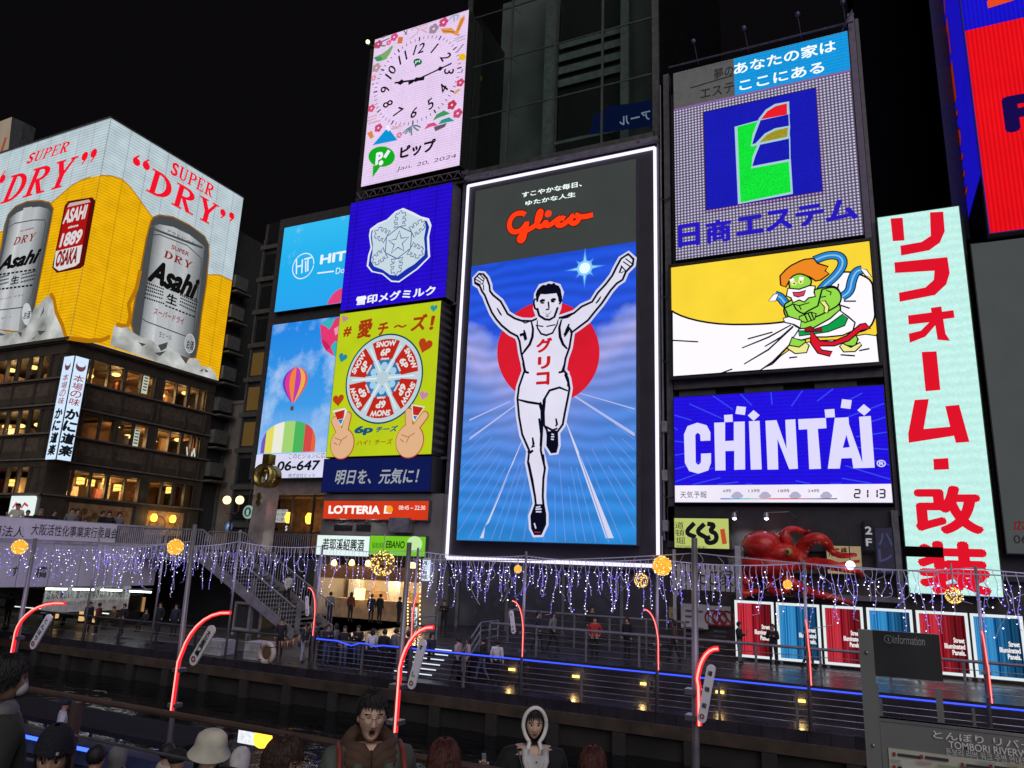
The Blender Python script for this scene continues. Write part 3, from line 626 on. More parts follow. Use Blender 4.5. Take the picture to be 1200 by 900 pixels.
smallprint(f, C2, [((-10,480),(60,462)),((-10,500),(56,484)),((-10,522),(55,505)),((130,462),(215,440)),((128,482),(212,462)),((126,505),(208,484)),((-10,548),(200,522)),((-5,462),(218,430))], INK, .16)
f.ell(C2((162, 692))[0], 5.5, 13, E('ccd0d2', .9), 'alcohol_mark'); f.fit('お酒', C2((140, 725))[0], C2((188, 672))[0], INK, .02)
f.poly(C2((-80, 790), (10, 785), (60, 800), (120, 795), (160, 770), (205, 660), (240, 630), (275, 590), (300, 578), (318, 610), (330, 680), (365, 760), (385, 835), (310, 846), (0, 893), (-90, 906)), ICE, 'ice')
f.strokes([C2((300, 572), (322, 605), (335, 680), (370, 755), (392, 830), (450, 838), (520, 848), (600, 846), (650, 825))], .35, ORG_, 'ice_edge')
f.layers([C2((240,712),(265,645),(262,680)), C2((225,790),(275,790),(240,818)), C2((110,800),(130,828),(135,798)), C2((190,840),(220,818),(205,838)), C2((0,800),(40,812),(10,820))], CAND, 'ice_shadow_line')
# corner badge
DKR = E('5e0d0c', .9, 'n'); CRM = E('dcd9da', .95)
f.poly(C2((385, 60), (405, 32), (545, 8), (566, 30), (500, 405), (478, 425), (340, 452), (312, 420)), INK, 'badge_edge')
f.poly(C2((388, 62), (408, 36), (543, 12), (560, 32), (496, 402), (475, 420), (341, 447), (316, 418)), DKR, 'badge')
f.poly(C2((392, 70), (412, 42), (532, 20), (535, 40), (492, 285), (470, 395), (350, 440), (320, 415)), E('b01414', .95), 'badge')
f.poly(C2((400, 68), (414, 44), (527, 22), (538, 36)), E('c8b8b4', .9), 'badge'); f.poly(C2((333, 325), (490, 287), (472, 392), (448, 412), (352, 440), (322, 418)), CRM, 'badge')
for body, a_, b_, mt in (('ASAHI', (372,168), (524,48), CRM), ('since', (404,194), (468,164), CRM), ('1889', (352,305), (496,192), CRM), ('OSAKA', (328,420), (470,297), E('8a1512', .95))):
    f.fit(body, C2(a_)[0], C2(b_)[0], mt, .045, .12)
m = MB(); m.box((-76, KY-.35, 34.16), (KX+.3, KY+.1, 34.3)); m.box((KX-.1, KY+.11, 34.16), (KX+.3, 48.4, 34.3)); m.obj('top_rail', GREYM, ws)
rb = thing('rooftop_sign', 'pale sign board with red strokes rising above the beer sign at the left edge', 'sign', (-80, 40, 33))
p = [onY(q, 41.0) for q in ((-40, 160), (14, 137), (28, 142), (14, 186))]
MB().prism([onY(q, 41) for q in ((-60, 165), (14, 137), (9, 182), (-60, 200))], (0, 1.5, 0)).obj('panel', E('b9a892', .55, 'n'), rb)
MB().prism([onY(q, 40.95) for q in ((14, 137), (28, 143), (20, 184), (9, 183))], (0, 1.3, 0)).obj('side', GREYM, rb)
b = Art(rb, 'Y', 40.97); b.strokes([[(-6, 182), (-1, 160)], [(1, 180), (7, 161)]], .45, E('b0523c', .7), 'lettering')

# ---------------------------------------------------------------- two-faced crab restaurant sign on the building corner
cs = thing('corner_sign', 'tall two faced white lit sign with brush lettering on the building corner', 'sign', (-53.3, 33.4, 5.7))
CX0, CX1, CY0, CY1 = -52.85, -51.6, KY-1.0, KY+.15
z0, z1 = 5.75, 13.5
MB().box((CX0, CY0+.02, z0), (CX1-.02, CY1, z1)).obj('cabinet', BLACKP, cs)
LIT = E('cfe4fb', 1.05, 'n')
bb = Art(cs, 'Y', CY0); bb.rect(CX0+.05, z0+.05, CX1-.06, z1-.05, LIT, 'lit_face')
b2 = Art(cs, 'X', CX1); b2.rect(CY0+.06, z0+.05, CY1-.05, z1-.05, LIT, 'lit_face')
INKR = E('b0444c', .8); BLK = E('14181c', 1)
for art, c, hw in ((bb, (CX0+CX1)/2, .42), (b2, (CY0+CY1)/2, .52)):
    w_ = hw*.75
    art.layers([[(c+w_*math.cos(t*.35), 12.75+.38*math.sin(t*.35)) for t in range(18)]], E('7c4a58', .8), 'crest', px=False)
    art.layers([[(c+w_*.8*math.cos(t*.35), 12.92+.2*math.sin(t*.35)) for t in range(18)]], LIT, 'crest', px=False)
    for txt, zt_, zb_, mt, bo in (('本場の味', 12.1, 9.75, INKR, .01), ('かに道楽', 9.55, 6.0, BLK, .05)):
        for i, ch in enumerate(txt):
            h = (zt_-zb_)/4; k = 1 if txt[0] == 'か' else .8
            art.fitw(ch, c-hw*k, zt_-h*(i+1)+h*.1, c+hw*k, zt_-h*i, mt, bo, .12)
m = MB()
for z in (6.5, 9.6, 12.7): m.box((KX-.2, KY-.3, z), (CX0+.1, KY-.1, z+.1))
m.each('bracket', DARK, cs)

# ---------------------------------------------------------------- buildings behind, along the side street
t = thing('beige_building', 'narrow pale concrete building just behind the brown corner building', 'building', (-53, 52, 0))
CB = M('pale_concrete', (.20, .18, .16), .8, scale=.7, var=.3)
MB().box((-55.2, 50.6, 0), (-52.5, 61, 13.6)).obj('wall', CB, t)
m = MB()
for i in range(4): m.box((-52.49, 51.2, 2.2+i*2.8), (-52.42, 53.0, 3.6+i*2.8)); m.box((-52.49, 54.5, 2.2+i*2.8), (-52.42, 58, 3.9+i*2.8))
m.each('window', M('dark_pane', (.02, .02, .022), .2), t)
m = MB(); m.box((-55.3, 50.5, 13.6), (-52.4, 61, 13.9)); m.obj('parapet', CB, t)
MB().box((-54.5, 50.4, 1.5), (-54.2, 50.58, 12)).obj('drain_pipe', GREYM, t)
t = thing('office_tower', 'tall dark glass building behind the sky blue screens with a few lit windows', 'building', (-46, 44, 0))
TW = M('tower_wall', (.05, .05, .053), .6, scale=.8, var=.3)
TX0, TX1, TY = -42.6, -33, 41.0
MB().box((TX0, TY, 0), (TX1, TY+14, 26)).obj('wall', TW, t)
m = MB(); lit = MB(); fl = MB()
for i in range(9):
    z = 2.2+i*2.75; fl.box((TX0-.12, TY-.25, z-.55), (TX1, TY-.002, z-.2))
    for j in range(7):
        x = TX0+.35+j*1.75
        (lit if (i, j) in ((2, 1), (3, 0), (4, 0), (2, 0)) else m).box((x, TY-.06, z), (x+1.45, TY-.003, z+1.8))
m.each('window', M('dark_glass', (.02, .022, .025), .12, var=.1), t); lit.each('window', E('b08a4c', .22, 'n'), t); fl.each('balcony_slab', M('slab_grey', (.08, .08, .08), .7), t)
m = MB()
for j in range(8): m.box((TX0+.1+j*1.75, TY-.16, 0), (TX0+.24+j*1.75, TY-.004, 24.5))
m.each('mullion', M('tower_mullion', (.09, .09, .09), .5), t)
t = thing('vertical_sign', 'dark blade sign with white vertical letters on the tower facade', 'sign', (-41.5, 40, 6))
q0, q1 = onY((307, 592), 40.2), onY((312, 490), 40.2)
MB().box((q0.x-.6, 40.2, 4.4), (q0.x+.6, 40.6, 11.2)).obj('panel', M('navy_blade', (.01, .012, .03), .5), t)
b = Art(t, 'Y', 40.19)
for i, ch in enumerate('TSUTAYA'): b.rot(ch, (0, 0), .7, -90, E('8f98a8', .45), .03) if False else b.fitw(ch, q0.x-.35, 10.2-i*.82, q0.x+.35, 10.85-i*.82, E('9aa2b0', .4), .03)
# old low house behind, right of the beige one
t = thing('dark_house', 'low dark house with shuttered front between the beige house and tower', 'building', (-49, 56, 0))
MB().box((-52.3, 56, 0), (-45.8, 64, 9.5)).obj('wall', M('house_dark', (.06, .055, .05), .8), t); MB().box((-52.4, 55.8, 9.5), (-45.8, 64, 9.8)).obj('roof', DARK, t)
m = MB()
for i in range(3): m.box((-51.6, 55.9, 1+i*2.9), (-46.6, 55.99, 2.9+i*2.9))
m.each('shutter', M('shutter_grey', (.11, .10, .09), .7), t)

# ---------------------------------------------------------------- cafe at the foot of the tower, street lamp, bell pillar
t = thing('cafe', 'glazed cafe front with warm light under the telephone number screen', 'shop', (-33, 36.5, 0))
CX0, CX1, CYF = -36.2, -29.3, 36.6
MB().box((CX0, CYF, 3.6), (CX1, CYF+3, 4.9)).obj('fascia', M('cafe_fascia', (.30, .24, .22), .7), t)
MB().box((CX0, CYF+2.6, 0), (CX1, CYF+3, 3.6)).obj('interior_wall', M('cafe_wood', (.20, .11, .05), .6, var=.5), t)
MB().box((CX0, CYF+.4, 3.5), (CX1, CYF+2.6, 3.59)).obj('ceiling', M('cafe_ceiling', (.2, .13, .08), .7), t)
m = MB()
for x in (CX0, -34.3, -32.9, -31.2, CX1-.1): m.box((x, CYF, 0), (x+.12, CYF+.15, 3.59))
m.box((CX0, CYF+.02, 1.2), (CX1, CYF+.12, 1.3)); m.each('mullion', BAND, t)
MB().box((CX0, CYF+.07, 0), (CX1, CYF+.08, 3.59)).obj('pane', glassy('window_glass'), t)
MB().box((-33.7, CYF-.08, .05), (-31.3, CYF-.01, 1.15)).obj('kick_panel', M('cafe_kick', (.05, .03, .02), .6), t)
b = Art(t, 'Y', CYF-.09); b.fit('S', (334, 622), (337, 616), E('e8e8ff', .9), .03)
for i, p in enumerate([(338, 607), (362, 608)]):
    q = onY(p, CYF+.4)
    a = thing('wall_lamp', ['broad amber lamp glowing on the cafe front left of the other', 'slim amber lamp glowing at the right end of the cafe front'][i], 'lamp', tuple(q), 'amber lamps of the cafe')
    MB().lathe([(.1, -.32), (.2, -.2), (.24, .12), (.12, .36)], tuple(q), 12).obj('lamp_shade', E('ffbe40', 4.5), a, True); MB().box((q.x-.05, q.y, q.z-.42), (q.x+.05, q.y+.3, q.z-.34)).obj('bracket', DARK, a); bulb_light(q.x, q.y+.7, q.z, 30)
t = thing('window_sign', 'white lit panel of small writing behind the cafe glass', 'sign', tuple(onY((325, 603), CYF+.4)))
q0, q1 = onY((315, 612), CYF+.4), onY((337, 597), CYF+.4); MB().box((q0.x, CYF+.4, q0.z), (q1.x, CYF+.45, q1.z)).obj('panel', E('cfd8e2', .8, 'static'), t)
b = Art(t, 'Y', CYF+.39); 
for i in range(3): b.fitw('営業中のご案内', q0.x+.1, q0.z+.1+i*.3, q1.x-.1, q0.z+.3+i*.3, BLK, .0)
lp = onY((266, 586), 36); lq = onY((281, 586), 36)
t = thing('street_lamp', 'street lamp with two glowing globes beside the pale building', 'lamp', ((lp.x+lq.x)/2, 36, 0))
mx = (lp.x+lq.x)/2
for q in (lp, lq): MB().ball(tuple(q), .27).obj('globe', E('ffd78a', 3.2), t, True)
MB().tube([(mx, 36, 0), (mx, 36, 2.5)], .06).obj('pole', DARK, t)
m = MB()
for q in (lp, lq): m.tube([(mx, 36, 2.4), (mx+(q.x-mx)*.6, 36, 2.3), (q.x, 36, 2.5), (q.x, 36, q.z-.25)], .035, 6)
m.each('arm', M('lamp_bronze', (.12, .05, .03), .5), t)
q = onY((291, 600), 36)
t = thing('round_sign', 'round green and white hanging sign left of the bell pillar', 'sign', tuple(q)); MB().lathe([(.42, -.05), (.42, .05)], tuple(q), 24, 'y').obj('disc', E('bcd6cc', .55), t)
b = Art(t, 'Y', q.y-.06); b.layers([[(q.x+.3*math.cos(i*.3), q.z+.3*math.sin(i*.3)) for i in range(21)]], E('1d6b4e', .5), 'emblem', px=False); b.layers([[(q.x-.1, q.z-.2), (q.x+.1, q.z-.2), (q.x+.12, q.z+.1), (q.x, q.z+.2), (q.x-.12, q.z+.1)]], E('bcd6cc', .6), 'emblem', px=False)
MB().box((q.x-.02, q.y-.02, q.z+.42), (q.x+.02, q.y+.02, 3.6)).obj('bracket', DARK, t)
q = onY((268, 617), 36.5)
t = thing('round_sign', 'small round blue and white sign low beside the street lamp', 'sign', tuple(q)); MB().lathe([(.3, -.04), (.3, .04)], tuple(q), 20, 'y').obj('disc', E('5b7fb8', .5), t); Art(t, 'Y', q.y-.05).fitw('P', q.x-.1, q.z-.15, q.x+.1, q.z+.15, E('e0e8ff', .6)); MB().box((q.x-.03, q.y+.05, 0), (q.x+.03, q.y+.1, q.z)).obj('pole', DARK, t)
# bell pillar
PY = 31.0
t = thing('bell_pillar', 'polished stone pillar topped by a brass ring with a bell inside', 'pillar', (-29.6, PY, 0))
MB().prism([(-30.35, PY-.45, -.3), (-29.2, PY-.45, -.3), (-29.15, PY-.4, 3.3), (-30.1, PY-.4, 3.3)], (0, .8, 0)).obj('shaft', M('polished_stone', (.42, .36, .33), .22, .3, var=.4, scale=1.2), t)
MB().box((-30.5, PY-.5, -.3), (-29.05, PY+.45, .0)).obj('plinth', GREYM, t)
rc = onY((313, 558), PY)
m = MB(); n = 32; R1, R0 = .64, .47
for r_, sgn in ((R1, 1), (R0, -1)): pass
m.lathe([(R0, -.45), (R1, -.45), (R1, .45), (R0, .45)], tuple(rc), 36, 'y'); me = m
me.f = [f_ for f_ in me.f if len(f_) == 4] + [(3*36+k, 3*36+(k+1) % 36, (k+1) % 36, k) for k in range(36)]; me.m = [0]*len(me.f)
me.obj('ring', M('brass', (.42, .33, .10), .28, .9, var=.2), t, True)
MB().lathe([(.03, .29), (.10, .24), (.14, .04), (.22, -.18), (.24, -.24)], tuple(rc), 16).obj('bell', M('pale_bell', (.6, .6, .55), .25, .8), t, True)
MB().box((rc.x-.24, PY-.25, rc.z+.64), (rc.x+.24, PY+.25, rc.z+1.2)).obj('cap', M('brass', (.42, .33, .10), .28, .9), t)
m = MB()
for z in (2.6, 2.95): m.lathe([(.16, -.05), (.16, .05)], (-29.75, PY-.46, z), 14, 'y')
m.each('medallion', M('brass', (.42, .33, .10), .28, .9), t)
# ================================================================ block between the side street and the runner sign
S3 = crop(300, 230, 2.571); SB = crop(400, 215, 5.6); CA = crop(380, 355, 8.18); CBp = crop(375, 450, 6.92); PA = crop(420, 10, 8.571); PB = crop(415, 110, 8.18); LO = crop(360, 560, 3.75)
bld = thing('sign_building', 'dark building behind the stacked dairy and clock signs above the burger shop', 'building', (-23.5, 36, TERZ))
MB().box((-28.3, 34.4, 2.8), (-19.95, 46, 33.5)).obj('wall', WALLD, bld)
MB().box((-36.5, 36.35, 4.6), (-28.4, 46, 23.2)).obj('wing', M('wing_wall', (.06, .055, .055), .7), bld)
m = MB()
for z in (3.2, 5.2, 14.0, 21.6): m.box((-27.4, 33.9, z), (-20.0, 34.38, z+.14))
for x in (-27.3, -25, -22.5, -20.2): m.box((x, 34.0, 2.9), (x+.1, 34.2, 22.3))
m.each('sign_frame', M('frame_steel', (.12, .11, .13), .5, .4), bld)
# sky screens
def sky_mat(key, za, zb, cols, cs=.3, cut=.5):
    m, t, o = _new(key); e = N(t, 'ShaderNodeEmission'); t.links.new(e.outputs[0], o.inputs[0])
    tc = N(t, 'ShaderNodeTexCoord'); sp = N(t, 'ShaderNodeSeparateXYZ'); t.links.new(tc.outputs['Object'], sp.inputs[0])
    mr = N(t, 'ShaderNodeMapRange'); mr.inputs[1].default_value = za; mr.inputs[2].default_value = zb; t.links.new(sp.outputs[2], mr.inputs[0])
    cr = N(t, 'ShaderNodeValToRGB'); t.links.new(mr.outputs[0], cr.inputs[0]); el = cr.color_ramp.elements
    while len(el) < len(cols): el.new(.5)
    for i, (p, h) in enumerate(cols): el[i].position = p; el[i].color = (*hexl(h), 1)
    nz = N(t, 'ShaderNodeTexNoise'); nz.inputs['Scale'].default_value = cs; nz.inputs['Detail'].default_value = 6; nz.inputs['Roughness'].default_value = .6; t.links.new(tc.outputs['Object'], nz.inputs['Vector'])
    cl = N(t, 'ShaderNodeMapRange'); cl.inputs[1].default_value = cut; cl.inputs[2].default_value = cut+.2; t.links.new(nz.outputs[0], cl.inputs[0])
    mx = N(t, 'ShaderNodeMix'); mx.data_type = 'RGBA'; mx.inputs[7].default_value = (*hexl('c8dcf4'), 1)
    f = mth(t, 'MULTIPLY', cl.outputs[0], .85); t.links.new(f, mx.inputs[0]); t.links.new(cr.outputs[0], mx.inputs[6]); t.links.new(mx.outputs[2], e.inputs[0])
    return m
def sky_board(name, label, z0, z1, mat_, x1=-28.9):
    return board(name, label, 'screen', -35.7, x1, z0, z1, 36.0, .33, mat_, BLACKP)
t, a = sky_board('led_screen', 'upper sky blue screen with white round logo and letters', 15.95, 22.3, sky_mat('sky_picture', 0, 6.3, [(0, '2ba4f0'), (.5, '22b0ee'), (1, '35bcf2')], .35, .60))
WH = E('eaf4ff', 1.0)
a.strokes([[(a.uv(S3((142, 210))[0])[0]+.92*math.cos(i*.2), a.uv(S3((142, 210))[0])[1]+.92*math.sin(i*.2)) for i in range(32)]], .07, WH, 'emblem', px=False)
a.strokes([S3((122, 190), (122, 235)), S3((122, 213), (140, 208)), S3((140, 190), (138, 232)), S3((150, 195), (150, 228)), S3((145, 190), (168, 184)), S3((157, 188), (156, 226))], .11, WH, 'emblem')
a.fit('HIT', S3((192, 206))[0], S3((274, 163))[0], WH, .04); a.fitw('Do', *a.uv(S3((240, 235))[0]), *a.uv(S3((268, 212))[0]), WH, 0); a.strokes([S3((185, 232), (235, 226))], .1, WH, 'lettering')
u, v = a.uv(S3((262, 318))[0])
PK = E('e8447c', .95)
def clip_lo(q, v0, u1=None): return [(min(x, u1) if u1 is not None else x, max(y, v0)) for x, y in q]
a.layers([clip_lo([(u+1.3*math.cos(i*.3), v-.3+1.3*math.sin(i*.3)) for i in range(21)], 16.0, -28.95)], PK, 'balloon', px=False)
a.layers([clip_lo([(u+.5*math.cos(i*.3)+.3, v-.3+1.2*math.sin(i*.3)) for i in range(21)], 16.0, -28.95)], E('30b8c8', .95), 'balloon', px=False)
t, a = sky_board('led_screen', 'lower sky blue screen with hot air balloons and a telephone number', 4.55, 15.1, sky_mat('sky_picture_tall', 0, 10.5, [(0, 'b8d2f4'), (.45, '3f9be8'), (1, '1f86e4')], .3, .50))
bands = ['6a3fb0', 'e23aa0', 'f08a3a', 'c33ab8', 'f2b04a', 'e0506a']
def balloon(a, c, w_, h_, cols, basket=True):
    u, v = a.uv(c); n = len(cols)
    def prof(s): return math.sin(math.pi*min(1, (s*.93+.07))**.8)**.75 if s < .995 else .1
    for i, h in enumerate(cols):
        f0 = -1+2*i/n; f1 = -1+2*(i+1)/n; L = []; Rr = []
        for k in range(13):
            s_ = k/12; wd = w_*(math.sin(math.pi*(.06+.9*(1-s_)**.75))) ; y = v-h_*.5+h_*s_
            L.append((u+wd*math.sin(f0*1.4)/math.sin(1.4), y)); Rr.append((u+wd*math.sin(f1*1.4)/math.sin(1.4), y))
        a.layers([L+Rr[::-1]], E(h, .95), 'balloon', px=False)
    if basket: a.layers([[(u-.12, v-h_*.72), (u+.12, v-h_*.72), (u+.14, v-h_*.6), (u-.14, v-h_*.6)]], E('6a4a30', .8), 'basket', px=False)
balloon(a, S3((117, 568))[0], 1.05, 2.4, bands)
def big(a):
    u0, v0 = a.uv(S3((15, 775))[0]); cols = ['7a58c0', 'e8e060', 'f0f0e0', 'a8d87a', '4fb860', 'd84a4a', 'e86a3a']; w_ = 4.5
    for i, h in enumerate(cols):
        q = []
        for k in range(9): s_ = -1+2*(i+k/8)/7; q.append((u0-.05+w_/2*(1+math.sin(s_*1.4)/math.sin(1.4))*1.0, v0+2.05*math.cos(s_*1.45)**.55))
        q = [(max(x, -35.63), y) for x, y in q]; a.layers([[(q[0][0], v0)]+q+[(q[-1][0], v0)]], E(h, .95), 'balloon', px=False)
big(a)
for h, pl in (('e83a74', ((194, 388), (206, 378), (262, 362), (262, 478), (236, 482), (212, 466), (199, 442))), ('38b4c4', ((196, 386), (206, 376), (240, 366), (232, 385), (222, 402), (210, 392))), ('f0a0c0', ((236, 400), (262, 384), (262, 402), (240, 420))), ('38b4c4', ((226, 452), (240, 436), (262, 450), (262, 482), (238, 484))), ('c82460', ((199, 430), (214, 440), (226, 455), (212, 466), (203, 450)))):
    a.poly(S3(*pl), E(h, .95), 'balloon')
a.rect(-35.66, 4.6, -28.95, a.uv(S3((120, 775))[0])[1], E('d9d8f2', 1.0, 'n'), 'white_strip')
PH = E('10121c', 1)
a.fit('06-647', S3((64, 828))[0], S3((196, 795))[0], PH, .03, .1); a.fit('このビジョンに広告', S3((100, 792))[0], S3((225, 772))[0], PH, -.005); a.fit('株式会社ヒット', S3((98, 849))[0], S3((180, 834))[0], PH, -.005)
# dairy signs: one lit box over another
SX0, SX1, SY, SD = -27.5, -20.3, 33.0, 1.3
CASE = tiles('perforated_case', (.10, .085, .11), (.01, .01, .012), .22, .22, .5, .3, (R(90), 0, 0))
t, a = board('illuminated_sign', 'violet blue lit sign with a white snow crystal badge', 'sign', -27.5, -20.2, 14.12, 21.2, SY, SD, E('2a10dc', .95, 'ribs'), CASE)
o1 = SB((405,165),(470,193),(520,220),(572,233),(588,275),(572,350),(576,430),(580,480),(500,560),(440,602),(380,645),(330,642),(270,592),(200,577),(170,540),(180,470),(196,420),(185,340),(192,300),(240,265),(300,240),(355,187))
i1 = SB((400,172),(465,208),(510,226),(548,246),(555,290),(543,360),(550,430),(545,470),(480,530),(430,560),(370,605),(320,600),(270,565),(215,545),(195,510),(205,450),(207,400),(200,340),(210,295),(260,265),(310,240),(350,195))
a.poly(o1, E('dde4ee', 1.0), 'badge'); a.strokes([o1], .08, E('e8eef6', 1), 'badge', close=True)
sh = [((x-449+.0)*.955+449+.6, (y-288)*.955+288+1.0) for x, y in o1]; a.poly(sh, E('1830b0', .95), 'badge_shadow'); a.poly(i1, E('c9dbe4', .98), 'badge_face')
cu, cv = a.uv(SB((375, 388))[0]); SNB = E('1c2a8c', .9); rr = 1.02
hx = [(cu+rr*math.sin(R(60*i)), cv+rr*math.cos(R(60*i))) for i in range(6)]
a.strokes([hx], .06, SNB, 'snow_crystal', px=False, close=True)
a.strokes([[(cu+(.75 if i % 2 == 0 else .3)*math.sin(R(36*i)), cv+(.75 if i % 2 == 0 else .3)*math.cos(R(36*i))) for i in range(10)]], .065, SNB, 'snow_crystal', px=False, close=True)
arm = [(-.08, 1.03), (-.42, 1.0), (-.32, 1.22), (-.16, 1.18), (-.2, 1.3), (-.42, 1.32), (-.36, 1.52), (-.17, 1.47), (-.2, 1.62), (-.38, 1.66), (-.3, 1.9), (-.14, 1.84), (0, 2.08)]
arm = arm+[(-x, y) for x, y in arm[-2::-1]]
a.strokes([[(cu+(x*math.cos(R(60*i))+y*math.sin(R(60*i))), cv+(y*math.cos(R(60*i))-x*math.sin(R(60*i)))) for x, y in arm] for i in range(6)], .055, SNB, 'snow_crystal', px=False)
a.fit('雪印メグミルク', SB((95, 803))[0], SB((622, 668))[0], E('eef0ff', 1.05), .035)
t, a = board('illuminated_sign', 'lime yellow lit sign with a round box of cheese wedges and two hands', 'sign', -27.5, -20.45, 5.32, 13.98, SY, SD, E('bccf1c', .97, 'n'), CASE)
BR = E('a83a12', .95); CR = E('e0e6e4', .98); BLU = E('2f78b4', .95); REDC = E('c4281c', .95); TEAL = E('10485c', .9); PALEB = E('a4cfe8', .97)
for body, p, q in (('#', (178, 328), (268, 222)), ('愛', (310, 345), (468, 145)), ('チ', (508, 318), (620, 178)), ('〜', (664, 248), (792, 200)), ('ズ', (826, 275), (994, 100)), ('！', (1005, 262), (1066, 120))): a.fit(body, CA(p)[0], CA(q)[0], BR, .04, .1)
cu, cv = a.uv(CA((568, 722))[0]); RR = 2.62
circ = lambda r, n=56: [(cu+r*math.cos(2*math.pi*i/n), cv+r*math.sin(2*math.pi*i/n)) for i in range(n)]
a.layers([circ(RR)], TEAL, 'cheese_box', px=False); a.layers([circ(RR*.965)], E('bfd3dc', .97), 'cheese_box', px=False)
for k in range(6):
    an = 90-60*k
    def P(r, d): return (cu+RR*r*math.cos(R(an+d)), cv+RR*r*math.sin(R(an+d)))
    a.layers([[P(.16, 0), P(.42, 22)]+[P(.86, d) for d in (23, 12, 0, -12, -23)]+[P(.42, -22)]], BLU, 'cheese_wedge', px=False)
    a.layers([[P(.46, 25)]+[P(.88, d) for d in (24, 16, 8, 0, -8, -16, -24)]+[P(.46, -25), P(.40, 0)]], REDC, 'cheese_wedge', px=False)
    a.layers([[(P(.28, 0)[0]+.22*math.cos(i*.4), P(.28, 0)[1]+.22*math.sin(i*.4)) for i in range(16)]], PALEB, 'cheese_wedge', px=False)
    for body, r_, h_, wd in (('SNOW', .77, .34, 1.0), ('6P', .58, .42, 1.15), ('cheese', .44, .16, 1)):
        x, y = P(r_, 0); vs, fs = text_mesh(body, .045, .1); X0 = min(p[0] for p in vs); X1 = max(p[0] for p in vs); Y0 = min(p[1] for p in vs); Y1 = max(p[1] for p in vs); k_ = h_/(Y1-Y0); ca, sa = math.cos(R(an-90)), math.sin(R(an-90))
        a._emit([(x+((vx-(X0+X1)/2)*k_*wd)*ca-((vy-(Y0+Y1)/2)*k_)*sa, y+((vx-(X0+X1)/2)*k_*wd)*sa+((vy-(Y0+Y1)/2)*k_)*ca) for vx, vy in vs], fs, CR, 'lettering')
    q0 = (cu+RR*.08*math.cos(R(an+30)), cv+RR*.08*math.sin(R(an+30))); q1 = (cu+RR*.8*math.cos(R(an+30)), cv+RR*.8*math.sin(R(an+30)))
    a.strokes([[q0, q1]], .09, E('d8ecf6', 1), 'cheese_box', px=False)
a.layers([circ(RR*.15, 24)], E('b8d0da', .97), 'cheese_box', px=False)
def heart(a, c, s_, ang, mat):
    u, v = a.uv(c); q = []
    for i in range(28):
        t_ = 2*math.pi*i/28; x = 16*math.sin(t_)**3/17; y = (13*math.cos(t_)-5*math.cos(2*t_)-2*math.cos(3*t_)-math.cos(4*t_))/17
        q.append((u+s_*(x*math.cos(R(ang))-y*math.sin(R(ang))), v+s_*(x*math.sin(R(ang))+y*math.cos(R(ang)))))
    a.layers([q], mat, 'heart', px=False)
for c, s_, an, h in ((CA((205, 158))[0], .26, -25, 'c98a9c'), (CA((1060, 55))[0], .25, -5, '2a9a9c'), (CA((975, 410))[0], .5, -20, 'b8401c'), (CA((188, 528))[0], .34, -20, '2a8c9c'), (CBp((158, 132))[0], .42, 5, 'b8401c'), (CBp((850, 95))[0], .3, -15, 'c888b0')): heart(a, c, s_, an, E(h, .95))
def hand(a, T, palm, f1, f2, th, wedge):
    SK, OL = E('e2b48a', .97), E('b8402a', .95)
    for mt, ex in ((OL, .05), (SK, 0)):
        for ln, w_ in ((T(*f1), .42), (T(*f2), .42), (T(*th), .36)):
            a.strokes([ln], w_+2*ex, mt, 'hand'); 
            for e_ in (ln[0], ln[-1]):
                u, v = a.uv(e_); r_ = w_/2+ex; a.layers([[(u+r_*math.cos(i*.4), v+r_*math.sin(i*.4)) for i in range(16)]], mt, 'hand', px=False)
        u, v = a.uv(T(palm[0])[0]); a.layers([[(u+(palm[1]+ex)*math.cos(i*.25), v+(palm[1]*1.05+ex)*math.sin(i*.25)) for i in range(25)]], mt, 'hand', px=False)
    u, v = a.uv(T(palm[0])[0]); a.strokes([[(u-.55, v+.35), (u-.1, v+.2), (u+.3, v+.42)], [(u-.05, v+.2), (u-.2, v-.1)], [(u-.6, v+.1), (u-.35, v-.05)]], .04, OL, 'hand', px=False)
    a.poly(T(*wedge[0]), CR, 'cheese_wedge'); a.poly(T(*wedge[1]), REDC, 'cheese_wedge'); a.poly(T(*wedge[2]), BLU, 'cheese_wedge')
hand(a, CBp, ((193, 488), .80), [(185, 420), (130, 300)], [(205, 410), (238, 262)], [(150, 440), (190, 455)], ([(115,222),(215,198),(235,222),(186,348)], [(130,236),(216,212),(205,282),(155,295)], [(160,298),(203,286),(184,332)]))
hand(a, CBp, ((742, 465), .86), [(740, 390), (734, 235)], [(760, 395), (862, 262)], [(780, 425), (730, 445)], ([(758,172),(868,190),(785,312),(768,300)], [(768,182),(856,198),(812,262),(772,255)], [(772,262),(806,268),(786,300)]))
a.fit('6p', CBp((293, 425))[0], CBp((452, 340))[0], E('1c5878', .9), .06, .1); a.fit('チーズ', CBp((470, 398))[0], CBp((652, 340))[0], E('1c5878', .9), .045, .2); a.fit('ハイ！チーズ', CBp((315, 503))[0], CBp((608, 448))[0], BR, .015, .1)
t, a = board('slogan_board', 'navy board with silver brush lettering under the cheese sign', 'sign', -27.6, -20.4, 3.36, 5.26, SY, SD-.1, E('141f5c', .75, 'n'), BLACKP)  # painted board; face and letters glow weakly in place of ambient light
a.fit('明日を、元気に！', CBp((118, 815))[0], CBp((808, 680))[0], E('a9adb4', .85, 'n'), .02, .18)
